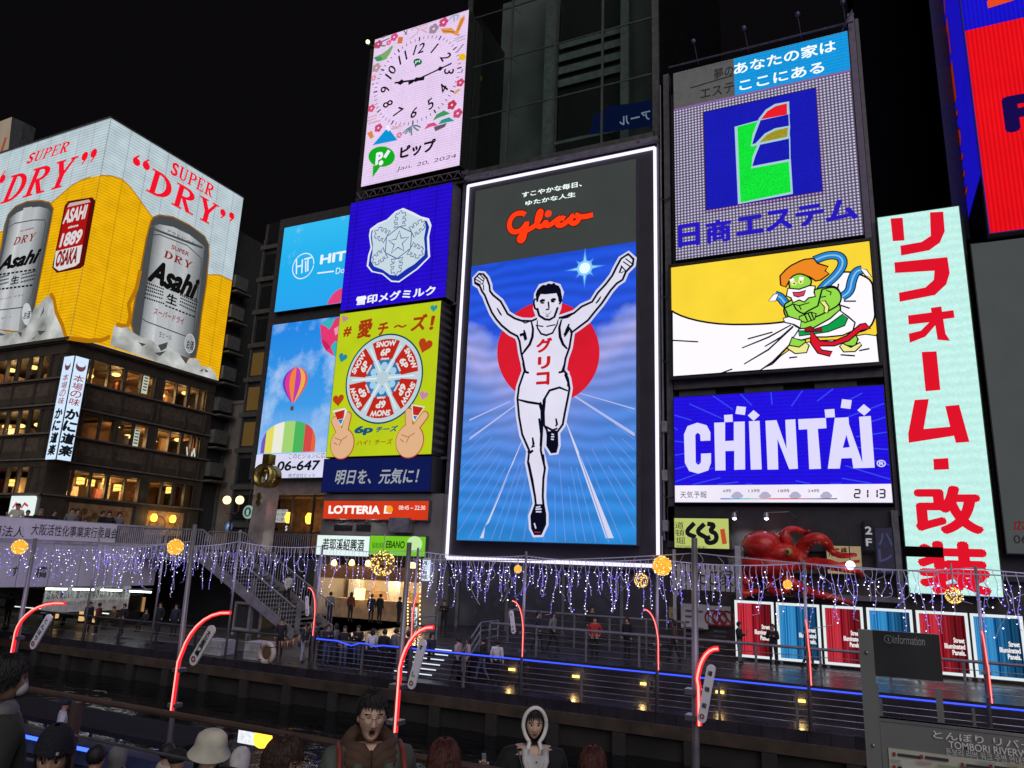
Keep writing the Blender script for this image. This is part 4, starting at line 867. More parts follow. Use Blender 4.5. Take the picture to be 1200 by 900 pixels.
# clock screen
t, a = board('clock_screen', 'pink white clock screen with black hands, numerals and new year motifs', 'screen', -27.18, -20.05, 22.42, 33.2, 33.4, .9, E('ecd3f6', 1.0, 'led'), BLACKP)
CK = E('17101c', 1)
cu, cv = a.uv(PA((582, 715))[0]); RX = 2.62; RY = 3.2
q12 = a.uv(PA((612, 405))[0]); q6 = a.uv(PB((575, 180))[0]); q9 = a.uv(PA((270, 808))[0]); q3 = a.uv(PA((910, 632))[0])
cu, cv = (q12[0]+q6[0])/2, (q12[1]+q6[1])/2; RY = (q12[1]-q6[1])/2; RX = (q3[0]-q9[0])/2; cu = (q3[0]+q9[0])/2
for n_ in range(1, 13):
    an = R(90-30*n_); x, y = cu+RX*math.cos(an), cv+RY*math.sin(an)
    rot = 90-30*n_-90 if n_ <= 3 or n_ >= 9 else 90-30*n_+90
    if n_ in (6,): rot = 0
    vs, fs = text_mesh(str(n_), .012, .25); X0 = min(p[0] for p in vs); X1 = max(p[0] for p in vs); Y0 = min(p[1] for p in vs); Y1 = max(p[1] for p in vs); k_ = .72/(Y1-Y0); ca, sa = math.cos(R(rot)), math.sin(R(rot))
    a._emit([(x+((vx-(X0+X1)/2)*k_)*ca-((vy-(Y0+Y1)/2)*k_)*sa, y+((vx-(X0+X1)/2)*k_)*sa+((vy-(Y0+Y1)/2)*k_)*ca) for vx, vy in vs], fs, CK, 'numeral')
tick = []; tw = []
for i in range(60):
    an = R(6*i); r0, r1 = (1.27, 1.36) if i % 5 else (1.25, 1.38); tick.append([(cu+RX*r0*math.cos(an), cv+RY*r0*math.sin(an)), (cu+RX*r1*math.cos(an), cv+RY*r1*math.sin(an))]); tw.append(.045 if i % 5 else .1)
a.strokes(tick, tw, E('4a3a50', .9), 'tick', px=False)
c0 = PA((585, 718))[0]
a.strokes([PA((365, 750), (660, 708))], .13, CK, 'clock_hand'); a.poly(PA((385, 752), (440, 712), (468, 738), (425, 772)), CK, 'clock_hand'); a.strokes([PA((600, 713), (665, 705))], .25, CK, 'clock_hand')
a.strokes([PA((505, 758), (940, 553))], .11, CK, 'clock_hand'); a.poly(PA((795, 618), (820, 585), (862, 592), (825, 632)), CK, 'clock_hand'); a.strokes([PA((505, 758), (550, 735))], .22, CK, 'clock_hand')
a.ellw(c0, .16, CK, 'clock_hand')
GRN = E('16b020', .95)
a.ell(PB((268, 605))[0], 15.5, 12, GRN, 'speech_emblem'); a.poly(PB((185, 690), (255, 700), (180, 805)), GRN, 'speech_emblem'); a.fit('P', PB((205, 688))[0], PB((285, 552))[0], E('f4f0ff', 1), .05); a.strokes([PB((340, 545), (295, 615))], .3, E('f4f0ff', 1), 'lettering', taper=True); a.ellw(PB((262, 665))[0], .17, E('f4f0ff', 1), 'lettering')
a.ell(PA((600, 540))[0], 5, 3.8, E('0f6a48', .9), 'speech_emblem'); a.poly(PA((570, 560), (600, 570), (572, 600)), E('0f6a48', .9), 'speech_emblem'); a.fit('P!', PA((575, 560))[0], PA((625, 520))[0], E('e8fff0', 1), .02)
a.fit('ピップ', PB((440, 632))[0], PB((790, 428))[0], CK, .05); a.fit('Jan. 20, 2024', PB((408, 755))[0], PB((985, 578))[0], E('3a2c40', .9), -.005, .12)
PKF = 'd0487c'
def flower(c, r, h):
    u, v = a.uv(c); a.layers([[(u+r*.55*math.cos(R(72*j))+r*.5*math.cos(i*.6), v+r*.55*math.sin(R(72*j))+r*.5*math.sin(i*.6)) for i in range(11)] for j in range(5)], E(h, .95), 'blossom', px=False); a.layers([[(u+r*.25*math.cos(i*.9), v+r*.25*math.sin(i*.9)) for i in range(7)]], E('f6d8e4', 1), 'blossom', px=False)
for T, c, r, h in ((PA, (860, 145), .34, PKF), (PA, (365, 293), .3, 'd8508c'), (PA, (205, 368), .32, PKF), (PA, (310, 350), .2, 'e06a9a'), (PA, (1030, 752), .28, 'd04a6c'), (PA, (160, 705), .22, 'e09ab0'), (PB, (240, 333), .3, 'cf4a78'), (PB, (440, 402), .22, 'd88aa8'), (PB, (1000, 195), .32, 'cf4a78'), (PB, (945, 115), .32, 'c43a54'), (PB, (175, 147), .28, 'd85a78'), (PA, (765, 215), .36, 'a08a9c'), (PA, (190, 605), .33, 'b8989c')): flower(T(c)[0], r, h)
a.poly(PB((185, 503), (320, 345), (345, 348), (425, 452)), E('0f96dc', .95), 'mountain'); a.poly(PB((312, 355), (318, 310), (345, 308), (356, 350), (338, 372), (328, 352)), E('f2ecff', 1), 'mountain')
a.poly(PA((835, 215), (940, 205), (985, 240), (1030, 120), (1075, 75), (1078, 120), (1030, 225), (1000, 285), (940, 262), (860, 262)), E('e89a4c', .95), 'bird'); a.strokes([PA((850, 235), (975, 250)), PA((1060, 110), (1010, 230)), PA((1000, 285), (1030, 270))], .07, E('b06a30', .9), 'bird')
a.poly(PA((165, 505), (240, 470), (300, 430), (350, 380), (358, 395), (330, 460), (290, 520), (220, 545)), E('7cae6c', .95), 'bird'); a.poly(PA((165, 505), (230, 490), (260, 520), (200, 545)), E('3f9a5c', .95), 'bird'); a.strokes([PA((225, 355), (325, 310)), PA((165, 380), (285, 388)), PA((245, 305), (295, 285))], .09, E('6a6a58', .9), 'branch')
a.poly(PA((412, 298), (462, 300), (448, 362), (402, 365)), E('d8763c', .95), 'fan'); a.poly(PB((135, 390), (180, 362), (200, 420), (170, 445)), E('e08a40', .95), 'fan'); a.ell(PA((1055, 500))[0], 4, 4, E('eec21c', .95), 'fan')
for T, cols in ((PB, [((765,270),(800,210),(870,170),(935,200),(880,220),(820,240))]),): a.poly(T(*cols[0]), E('3f9e5c', .95), 'pine_bough')
a.poly(PB((815, 305), (850, 260), (920, 235), (972, 270), (900, 285)), E('2a9a8c', .95), 'pine_bough'); a.poly(PB((683, 352), (720, 300), (780, 285), (815, 315), (750, 325)), E('d8507c', .95), 'pine_bough'); a.poly(PB((775, 330), (850, 305), (900, 290), (880, 330), (790, 370)), E('6a5a68', .9), 'pine_bough')
a.strokes([PB((478, 390), (520, 350), (560, 325)), PB((560, 320), (610, 315), (650, 332)), PB((500, 398), (540, 350)), PB((560, 330), (562, 410)), PB((580, 330), (630, 365)), PB((545, 335), (545, 385))], .13, E('6c8c94', .9), 'bamboo', taper=True)
a.strokes([PA((540, 235), (590, 205), (620, 225), (600, 265), (530, 320)), PA((620, 200), (700, 170), (690, 215), (640, 225), (700, 255))], .09, E('d8a8b0', .95), 'ribbon')
a.strokes([PA((920, 130), (960, 90), (1020, 80)), PA((970, 90), (975, 145)), PA((1020, 85), (1000, 130))], .1, E('9ab0c8', .95), 'bamboo')
a.strokes([PA((960, 345), (1085, 285)), PA((990, 352), (1085, 315)), PA((975, 320), (1060, 290))], .06, E('b8a8c8', .95), 'mist_line'); a.strokes([PB((140, 245), (230, 215)), PB((140, 275), (225, 245)), PB((150, 298), (265, 268)), PB((380, 330), (470, 322)), PB((370, 350), (440, 335))], .09, E('dcaabc', .95), 'mist_line')
a.strokes([PA((470, 240), (500, 275)), PA((505, 235), (480, 280)), PA((1000, 455), (1070, 372)), PA((1045, 660), (1060, 625)), PA((965, 862), (1030, 830)), PA((150, 780), (170, 765))], .07, E('6a5a6c', .9), 'sprig')
a.strokes([PA((975, 868), (1005, 845), (1030, 825))], .2, E('e0a050', .95), 'sprig', taper=True)
m = MB()   # lattice below the clock with small lamps
for z in (22.0, 21.55): m.tube([(-27.4, 33.3, z), (-20.0, 33.3, z)], .05, 6)
for i in range(13): x = -27.3+i*.6; m.tube([(x, 33.3, 22.0), (x+.3, 33.3, 21.55), (x+.6, 33.3, 22.0)], .035, 5)
m.obj('support_truss', M('truss_steel', (.2, .17, .2), .4, .5), t)
q = onY((431, 49), 33.2)
t = thing('floodlight', 'small glowing floodlight on an arm left of the clock screen', 'lamp', tuple(q)); MB().ball(tuple(q), .13).obj('lens', E('d8f0a8', 3), t); MB().box((q.x-.05, q.y+.1, q.z-.2), (q.x+.1, q.y+.3, q.z+.15)).obj('housing', DARK, t); MB().tube([(q.x, q.y+.2, q.z), (-27.2, q.y+.4, q.z-.3)], .03, 6).obj('arm', DARK, t)

# ---------------------------------------------------------------- burger shop building below the signs
bs = thing('shop_building', 'grey shop building with red burger sign and lit counter under the navy slogan board', 'building', (-23.6, 34, TERZ))
BX0, BX1, BY = -27.6, -19.75, 33.3
GW = M('shop_grey', (.20, .19, .185), .7, scale=.8)
MB().box((BX0, BY, .05), (BX1, 36, 3.3)).obj('upper_wall', GW, bs)
q0, q1 = onY(LO((72, 98))[0], BY), onY(LO((535, 188))[0], BY)
m = MB(); m.box((BX0, BY-.15, TERZ), (-27.2, 36, .05)); m.box((BX1-.9, BY-.15, TERZ), (BX1, 36, .05)); m.each('side_wall', GW, bs)
MB().box((-27.2, BY+2.8, TERZ), (BX1-.9, BY+3.0, .05)).obj('back_wall', M('shop_back', (.45, .30, .16), .7, var=.4, scale=1.2), bs)
MB().box((-27.2, BY, -.62), (BX1-.9, BY+2.8, -.55)).obj('ceiling', M('shop_ceiling', (.4, .28, .16), .7), bs)
MB().box((-27.3, BY-.12, -1.25), (BX1-.85, BY-.02, -.55)).obj('fascia', M('shop_fascia', (.30, .14, .06), .6, var=.3), bs)
MB().box((-26.6, BY+.5, TERZ), (-21.6, BY+1.2, -2.3)).obj('counter', M('counter_wood', (.42, .28, .16), .5, var=.3), bs)
m = MB()
for x in (-26.8, -24.1): m.box((x, BY+1.9, TERZ), (x+.8, BY+2.3, -1.3))
m.each('shelf_unit', M('fridge_white', (.6, .58, .52), .4), bs)
m = MB()
for i in range(5): m.box((-26.6+i*1.15, BY+2.75, -1.95), (-25.75+i*1.15, BY+2.79, -1.35))
m.each('menu_panel', E('e8b878', .9, 'static'), bs)
t, a = board('illuminated_sign', 'long red lit sign with white burger shop lettering and opening hours', 'sign', onY(LO((75, 95))[0], BY-.3).x, onY(LO((532, 185))[0], BY-.3).x, onY(LO((75, 182))[0], BY-.3).z, onY(LO((75, 98))[0], BY-.3).z, BY-.3, .28, E('d83a1c', .95, 'n'), GREYM)
a.fit('LOTTERIA', LO((92, 158))[0], LO((322, 122))[0], E('fff4ee', 1.05), .05); a.poly(LO((340, 122), (352, 122), (346, 148), (372, 148), (370, 157), (336, 157)), E('fff0e8', 1), 'emblem'); a.ell(LO((362, 138))[0], 4, 4.5, E('f2a02c', 1.0), 'emblem'); a.fit('08:45 ~ 22:30', LO((402, 140))[0], LO((520, 122))[0], E('fff0e8', 1), .01)
m = MB()
for i in range(9):
    p = onY(LO((98+i*53, 190))[0], BY-.5); m.tube([(p.x, BY-.2, p.z-.02), (p.x, BY-.5, p.z)], .035, 6); m.ball((p.x, BY-.5, p.z-.05), .06, 8, 6)
m.each('sign_lamp', DARK, t)
for x in (-26, -24, -22): L = bpy.data.lights.new('sign_lamp_bulb', 'POINT'); L.energy = 9; L.color = (1, .95, .85); L.shadow_soft_size = .1; o = bpy.data.objects.new('sign_lamp_bulb', L); COL.objects.link(o); o.location = (x, BY-.5, 2.0)
t, a = board('illuminated_sign', 'white lit sign with black rice wine lettering', 'sign', onY(LO((45, 250))[0], BY-.3).x, onY(LO((272, 340))[0], BY-.3).x, onY(LO((45, 340))[0], BY-.3).z, onY(LO((45, 248))[0], BY-.3).z, BY-.3, .25, E('e2f4f0', 1.05, 'n'), GREYM)
a.fit('若耶溪紹興酒', LO((66, 316))[0], LO((252, 270))[0], E('101412', 1), .02)
t, a = board('illuminated_sign', 'green lit sign with a pale round badge beside the white one', 'sign', onY(LO((277, 250))[0], BY-.3).x, onY(LO((519, 340))[0], BY-.3).x, onY(LO((277, 340))[0], BY-.3).z, onY(LO((277, 250))[0], BY-.3).z, BY-.3, .25, E('78c828', .97, 'n'), GREYM)
a.ell(LO((472, 290))[0], 9, 9, E('c4eaa8', 1), 'badge'); a.fit('龍鳳酒家', LO((285, 308))[0], LO((338, 285))[0], E('2c6a20', .8), 0); a.fit('EBANO', LO((345, 308))[0], LO((430, 278))[0], E('1c4a18', .8), .03, .1)
MB().box((onY(LO((385, 180))[0], BY).x, BY-.55, 1.25), (onY(LO((470, 235))[0], BY).x, BY-.01, 2.0)).obj('duct', M('duct_zinc', (.3, .3, .31), .4, .6), bs)
m = MB()
for p, q in (((118, 232), (200, 208)), ((215, 234), (282, 206))): a0, a1 = onY(LO(p)[0], BY), onY(LO(q)[0], BY); m.box((a0.x, BY-.03, a0.z), (a1.x, BY-.003, a1.z))
m.each('vent_grille', BLACKP, bs)
G2 = 'warm lamps under the shop canopy'
for i, p in enumerate([(118, 375), (196, 375), (268, 378)]):
    q = onY(LO(p)[0], BY-.2)
    t = thing('canopy_lamp', 'warm downlight glowing under the white rice wine sign, ' + ['left of three', 'middle of three', 'right of three'][i], 'lamp', tuple(q), G2)
    MB().lathe([(.04, .2), (.12, .12), (.17, -.05), (.1, -.12)], tuple(q), 12).obj('lamp_shade', E('ffd070', 4.5), t, True); MB().box((q.x-.04, q.y, q.z+.1), (q.x+.04, BY-.02, q.z+.18)).obj('bracket', DARK, t)
for x in (-25.6, -23.4, -21.8):
    L = bpy.data.lights.new('shop_lamp', 'POINT'); L.energy = 150; L.color = (1, .72, .38); L.shadow_soft_size = .25; o = bpy.data.objects.new('shop_lamp', L); COL.objects.link(o); o.location = (x, BY+1.3, -.95)
for p, lab in ((LO((230, 510))[0], 'square paper lantern over the shop counter at its left'), (LO((462, 392))[0], 'round warm globe lamp beside the shop pillar')):
    q = onY(p, BY+.3); t = thing('hanging_lamp', lab, 'lamp', tuple(q)); (MB().rbox((q.x-.25, q.y-.2, q.z-.3), (q.x+.25, q.y+.2, q.z+.3), .06) if 'paper' in lab else MB().ball(tuple(q), .26)).obj('lamp_shade', E('ffd890', 2.6), t); MB().tube([(q.x, q.y, q.z+.25), (q.x, q.y, q.z+.8)], .015, 5).obj('cord', BLACKP, t)
q0, q1 = onY(LO((502, 452))[0], BY-.5), onY(LO((528, 356))[0], BY-.5)
t = thing('vertical_sign', 'slim white lit upright sign on the pillar right of the shop', 'sign', tuple(q0)); MB().box((q0.x, BY-.5, q0.z), (q1.x, BY-.16, q1.z)).obj('panel', E('dcecf8', 1, 'n'), t); Art(t, 'Y', BY-.51).column('酒と肴処', LO((515, 364))[0], LO((515, 446))[0], BLK, .18)
q0, q1 = onY(LO((452, 672))[0], BY-1.6), onY(LO((476, 570))[0], BY-1.6)
t = thing('standing_sign', 'white lit standing sign with black writing beside the shop entrance', 'sign', tuple(q0)); MB().box((q0.x, BY-1.6, q0.z), (q1.x, BY-1.4, q1.z)).obj('panel', E('e8f0f4', 1, 'n'), t); MB().box((q0.x+.1, BY-1.55, TERZ), (q1.x-.1, BY-1.45, q0.z)).obj('stand', DARK, t); Art(t, 'Y', BY-1.61).column('本日の料理', LO((464, 580))[0], LO((464, 664))[0], BLK, .22)
t = thing('bulb_string', 'vertical row of small warm bulbs beside the shop pillar', 'lights', tuple(onY(LO((495, 600))[0], BY-.6)))
for xx in (442, 495):
    m = MB()
    for i in range(16):
        q = onY(LO((xx, 360+i*(20 if xx == 495 else 14)-(0 if xx == 495 else -170)))[0], BY-.6); m.octa(tuple(q), .05)
    m.obj('bulb', E('ffd080', 3.5, None, False), t)

# ================================================================ runner screen
G1c = crop(545, 285, 5.625); G2c = crop(570, 430, 4.286); GT = crop(520, 170, 3.463)
gb = thing('runner_billboard', 'giant screen of a runner with raised arms before a red sun disc', 'billboard', (-14.1, 34, .9))
FX0, FX1, FZ0, FZ1 = -19.69, -8.6, .05, 21.28
MB().box((FX0-.2, 33.98, FZ0-.25), (FX1+.2, 34.4, FZ1+.25)).obj('back_panel', M('panel_violet_black', (.035, .03, .045), .5, var=.3, scale=.6), gb)
X0, X1, Z0, Z1, YF = -18.86, -9.42, .92, 20.52, 33.3
MB().box((X0, YF, Z0), (X1, 33.97, Z1)).obj('cabinet', M('cabinet_grey', (.07, .065, .085), .5, .2), gb)
m = MB(); r_ = .085
for a_, b_ in (((FX0, FZ0), (FX1, FZ0)), ((FX1, FZ0), (FX1, FZ1)), ((FX1, FZ1), (FX0, FZ1)), ((FX0, FZ1), (FX0, FZ0))): m.tube([(a_[0], 33.88, a_[1]), (b_[0], 33.88, b_[1])], r_, 8)
m.obj('light_tube', E('ece6ff', 1.35), gb)
a = Art(gb, 'Y', YF-.01)
zb = a.uv(G1c((590, 70))[0])[1]
def runner_sky():
    m, t, o = _new('runner_sky'); e = N(t, 'ShaderNodeEmission'); t.links.new(e.outputs[0], o.inputs[0])
    tc = N(t, 'ShaderNodeTexCoord'); sp = N(t, 'ShaderNodeSeparateXYZ'); t.links.new(tc.outputs['Object'], sp.inputs[0])
    ax = mth(t, 'ABSOLUTE', mth(t, 'ADD', sp.outputs[0], .3)); wob = N(t, 'ShaderNodeTexNoise'); wob.inputs['Scale'].default_value = .55; wob.inputs['Detail'].default_value = 5; t.links.new(tc.outputs['Object'], wob.inputs['Vector'])
    z = mth(t, 'SUBTRACT', sp.outputs[2], mth(t, 'MULTIPLY', ax, .50)); z = mth(t, 'ADD', z, mth(t, 'MULTIPLY', wob.outputs[0], 3.0))
    mr = N(t, 'ShaderNodeMapRange'); mr.inputs[1].default_value = 0; mr.inputs[2].default_value = 15; t.links.new(z, mr.inputs[0])
    cr = N(t, 'ShaderNodeValToRGB'); t.links.new(mr.outputs[0], cr.inputs[0]); el = cr.color_ramp.elements
    cols = [(0, '2f8ede'), (.22, '3f86de'), (.40, '5c8ade'), (.53, '7c93e0'), (.62, 'a6a8e6'), (.70, '7c8fe4'), (.745, '2b58e2'), (1, '2354de')]
    while len(el) < len(cols): el.new(.5)
    for i, (p, h) in enumerate(cols): el[i].position = p; el[i].color = (*hexl(h), 1)
    # LED rows and slow interference bands of the screen
    fz = mth(t, 'SINE', mth(t, 'MULTIPLY', sp.outputs[2], 2*math.pi/.13)); fx = mth(t, 'SINE', mth(t, 'MULTIPLY', sp.outputs[0], 2*math.pi/.13))
    g = mth(t, 'MULTIPLY_ADD', mth(t, 'MULTIPLY', fz, fx), .12); g.node.inputs[2].default_value = .97
    wv = N(t, 'ShaderNodeTexWave'); wv.wave_type = 'RINGS'; wv.inputs['Scale'].default_value = .42; wv.inputs['Distortion'].default_value = 9; wv.inputs['Detail'].default_value = 2; wv.inputs['Detail Scale'].default_value = .5; t.links.new(tc.outputs['Object'], wv.inputs['Vector'])
    h = mth(t, 'MULTIPLY_ADD', wv.outputs[1], .26); h.node.inputs[2].default_value = .84
    vm = N(t, 'ShaderNodeVectorMath', operation='SCALE'); t.links.new(cr.outputs[0], vm.inputs[0]); t.links.new(mth(t, 'MULTIPLY', g, h), vm.inputs['Scale']); t.links.new(vm.outputs[0], e.inputs[0])
    return m
a.rect(X0+.03, zb, X1-.03, Z1-.03, E('4e5452', .62, 'n'), 'grey_screen'); a.rect(X0+.03, Z0+.03, X1-.03, zb-.004, runner_sky(), 'sky_screen')
WL = E('d4d4ee', 1.0)
a.layers([G2c((175, 378), (183, 366), (14, 780), (-6, 800), (-14, 860), (-34, 860)), G2c((396, 268), (404, 280), (640, 860), (600, 860))], WL, 'track_line')
a.layers([G2c((150, 186), (152, 192), (-85, 368), (-85, 356)), G2c((440, 140), (438, 148), (745, 350), (745, 332)), G2c((470, 130), (470, 134), (745, 215), (745, 208)), G2c((120, 170), (120, 175), (-85, 272), (-85, 264))], E('b9c0ee', .95), 'track_line')
cv0 = a.uv((648, 440)); ry = []
for i in range(44):
    an = R(188+164*i/43+rnd.uniform(-1, 1)); r0, r1 = 4.2+rnd.random()*1.5, 9.0+rnd.random()*3
    p, q = [(cv0[0]+r_*math.cos(an), cv0[1]+r_*math.sin(an)) for r_ in (r0, r1)]
    if p[1] < Z0+.2 or not X0+.1 < p[0] < X1-.1: continue
    k = 1.0
    for lo, hi, v0, v1 in ((X0+.1, X1-.1, p[0], q[0]), (Z0+.1, Z1, p[1], q[1])):
        if v1 > hi: k = min(k, (hi-v0)/(v1-v0))
        if v1 < lo: k = min(k, (lo-v0)/(v1-v0))
    ry.append([p, (p[0]+(q[0]-p[0])*k, p[1]+(q[1]-p[1])*k)])
a.strokes(ry, .05, E('6d98e6', .95), 'track_ray', px=False, taper=True)
a.ell((642.8, 413.2), 60, 60, E('da1c30', .97, 'n'), 'sun_disc', 64)
u, v = a.uv(G1c((790, 165))[0])
for r1, n_, h in ((1.15, 8, '3c86ee'), (.95, 8, '6cb4f4'), (.7, 8, 'a8e0fa')):
    a.layers([[(u+(r1*(1.0 if i % 4 == 0 else .62) if i % 2 == 0 else r1*.30)*math.cos(R(90+22.5*i)), v+(r1*(1.0 if i % 4 == 0 else .62) if i % 2 == 0 else r1*.30)*math.sin(R(90+22.5*i))) for i in range(16)]], E(h, .98), 'star', px=False)
a.ellw(G1c((790, 165))[0], .42, E('8ccdf8', .98), 'star'); a.ellw(G1c((790, 165))[0], .30, E('e4fbff', 1.05), 'star')
a.fit('すこやかな毎日、', GT((318, 215))[0], GT((562, 146))[0], E('eafbf6', 1.15), .025); a.fit('ゆたかな人生', GT((332, 248))[0], GT((536, 190))[0], E('eafbf6', 1.15), .025)
# script word of the red emblem, drawn as one pen line
pen = [[(332, 283), (318, 276), (290, 280), (270, 305), (266, 335), (282, 356), (312, 350), (334, 325), (340, 310), (333, 345), (325, 385), (312, 392), (305, 378), (330, 352), (372, 330), (392, 300), (398, 268), (388, 270), (378, 310), (384, 334), (402, 330), (418, 308), (414, 328), (430, 328), (455, 308), (475, 295)],
       [(492, 300), (478, 296), (462, 310), (462, 326), (480, 328), (505, 310), (530, 285), (522, 290), (512, 310), (528, 322), (548, 308), (548, 288), (534, 284), (548, 292), (575, 292), (606, 284)]]
def smooth(pts, it=2):
    for _ in range(it):
        q = [pts[0]]
        for p0, p1 in zip(pts[:-1], pts[1:]): q += [(p0[0]*.75+p1[0]*.25, p0[1]*.75+p1[1]*.25), (p0[0]*.25+p1[0]*.75, p0[1]*.25+p1[1]*.75)]
        pts = q+[pts[-1]]
    return pts
a.strokes([GT(*smooth(l)) for l in pen], .42, E('5a1a10', .7), 'script_lettering'); a.strokes([GT(*smooth(l)) for l in pen], .30, E('ff3a14', 1.15), 'script_lettering'); a.ellw(GT((425, 280))[0], .2, E('ff3a14', 1.15), 'script_lettering')
# the runner
BK = E('0c0c20', 1.0); SKN = E('e0def0', 1.0, 'n')
body = G1c((475,500),(440,515),(375,513),(330,498),(283,468),(265,435),(237,385),(188,345),(167,318),(163,280),(147,235),(122,206),(96,203),(66,235),(68,265),(100,285),(115,320),(133,345),(150,390),(180,460),(210,505),(245,545),(300,590),(348,615),(362,650),(372,720),(386,780),(396,838),(380,885)) \
     + G2c((166,100),(158,160),(166,250),(182,340),(217,420),(211,480),(230,570),(246,650),(250,690),(228,750),(232,810),(245,840),(275,840),(297,790),(297,740),(288,690),(285,650),(288,560),(296,510),(275,420),(281,330),(286,225),(290,290),(306,318),(310,345),(308,395),(330,430),(350,428),(358,395),(356,330),(385,290),(396,230),(412,150),(419,110),(411,60),(396,25)) \
     + G1c((676,870),(652,838),(665,760),(690,690),(706,590),(752,555),(812,510),(852,460),(902,400),(962,312),(1002,267),(1040,243),(1062,190),(1107,145),(1112,108),(1077,73),(1030,105),(1000,160),(973,215),(930,272),(878,328),(840,388),(770,420),(720,463),(650,488),(605,500))
head = G1c((478,335),(472,430),(490,482),(530,506),(560,509),(592,490),(614,430),(622,370),(632,330),(615,290),(560,275),(500,290))
a.strokes([body], .36, WL, 'runner_outline', close=True); a.strokes([head], .38, WL, 'runner_outline', close=True)
a.poly(body, SKN, 'runner'); a.poly(G1c((475, 480), (620, 470), (625, 540), (470, 540)), SKN, 'runner')
a.strokes([body], .12, BK, 'runner_outline', close=True)
a.poly(G1c((485, 470), (612, 470), (630, 530), (470, 530)), SKN, 'runner')
a.ell(G1c((468, 405))[0], 2.6, 6.2, SKN, 'runner_head'); a.ell(G1c((626, 375))[0], 2.2, 6.0, SKN, 'runner_head'); a.strokes([G1c((478, 375), (462, 370), (456, 395), (462, 430), (476, 440)), G1c((622, 350), (636, 352), (638, 380), (624, 405))], .11, BK, 'runner_outline')
a.poly(G1c((480,345),(474,430),(492,482),(530,506),(560,509),(590,490),(612,430),(620,370),(606,325),(500,330)), SKN, 'runner_head')
a.strokes([G1c((478,430),(492,480),(530,504),(560,507),(592,488),(614,425))], .13, BK, 'runner_outline')
a.poly(G1c((474,390),(468,340),(478,312),(500,288),(520,276),(535,280),(550,268),(575,272),(590,262),(600,276),(622,284),(634,310),(640,345),(632,385),(620,392),(616,360),(606,332),(570,336),(530,340),(502,338),(490,360),(484,390)), BK, 'runner_hair')
a.strokes([G1c((496, 388), (512, 379), (530, 380)), G1c((568, 380), (584, 373), (602, 374))], .16, BK, 'runner_face', taper=True); a.ell(G1c((514, 396))[0], 2.4, 1.1, BK, 'runner_face', 14); a.ell(G1c((582, 388))[0], 2.4, 1.1, BK, 'runner_face', 14)
a.strokes([G1c((552, 388), (556, 425), (556, 438), (536, 441))], .09, BK, 'runner_face'); a.poly(G1c((516, 456), (545, 466), (574, 450), (560, 470), (540, 474)), BK, 'runner_face'); a.strokes([G1c((525, 462), (548, 467), (566, 458))], .06, WL, 'runner_face'); a.strokes([G1c((535, 484), (556, 483))], .06, BK, 'runner_face')
ln = lambda T, *p: T(*p)
lines = [(ln(G1c, (480,510),(480,560),(505,600),(540,610),(580,595),(610,540),(618,505)), .14), (ln(G1c, (440,515),(452,570),(448,620),(430,670),(395,715),(382,735)), .2), (ln(G1c, (640,505),(625,560),(630,620),(650,670),(678,700)), .2), (ln(G1c, (365,610),(395,600),(405,640)), .3), (ln(G1c, (392,575),(400,610),(400,645)), .16), (ln(G1c, (705,590),(690,560),(660,610)), .32), (ln(G1c, (690,535),(672,575),(660,620)), .16),
    (ln(G1c, (215,430),(232,460),(245,480)), .12), (ln(G1c, (898,355),(880,385),(865,400)), .12), (ln(G1c, (470,545),(520,552)), .1), (ln(G1c, (540,552),(600,540)), .1), (ln(G1c, (386,790),(400,850),(425,858)), .2), (ln(G1c, (660,800),(645,850),(620,855)), .2), (ln(G1c, (375,515),(400,530),(440,515)), .1), (ln(G1c, (640,500),(680,490),(720,465)), .14),
    (ln(G1c, (72,240),(110,262)), .09), (ln(G1c, (84,222),(122,252)), .09), (ln(G1c, (100,208),(130,238),(120,275)), .1), (ln(G1c, (70,258),(100,275),(125,268)), .09), (ln(G1c, (125,275),(128,315)), .09), (ln(G1c, (1045,125),(1095,160)), .09), (ln(G1c, (1060,105),(1105,140)), .09), (ln(G1c, (1050,95),(1080,80)), .09), (ln(G1c, (1030,150),(1060,185),(1030,200)), .1), (ln(G1c, (1020,200),(1035,160)), .14),
    (ln(G2c, (160,165),(210,178),(255,185),(282,190)), .17), (ln(G2c, (288,215),(290,170),(320,120),(370,105),(412,122)), .17), (ln(G2c, (270,180),(285,220),(284,300)), .3), (ln(G2c, (300,160),(292,230),(295,295)), .12), (ln(G2c, (268,260),(280,340),(275,400)), .2), (ln(G2c, (235,355),(240,390),(232,405),(246,398)), .18), (ln(G2c, (210,425),(225,430),(238,420)), .2), (ln(G2c, (352,260),(358,290),(350,300)), .15), (ln(G2c, (395,40),(412,80),(410,100)), .1), (ln(G2c, (300,300),(335,320),(360,310)), .16), (ln(G2c, (290,440),(296,520),(284,620)), .13), (ln(G2c, (217,480),(235,570),(250,660)), .13)]
a.strokes([l for l, w_ in lines], [w_*.8 for l, w_ in lines], BK, 'runner_outline', taper=True)
a.layers([G2c((250,690),(228,750),(232,810),(245,838),(275,838),(296,790),(296,740),(288,690)), G2c((310,325),(356,320),(358,395),(350,426),(330,428),(310,395))], BK, 'running_shoe')
a.strokes([G2c((252,706),(275,702)), G2c((250,716),(280,714)), G2c((252,728),(280,728)), G2c((330,338),(342,342)), G2c((328,352),(344,352)), G2c((328,364),(342,366)), G2c((244,785),(252,812))], .07, WL, 'shoe_lace')
a.strokes([G2c((245, 830), (275, 832))], .06, E('9a3040', .9), 'running_shoe')
RD = E('c81c26', .97)
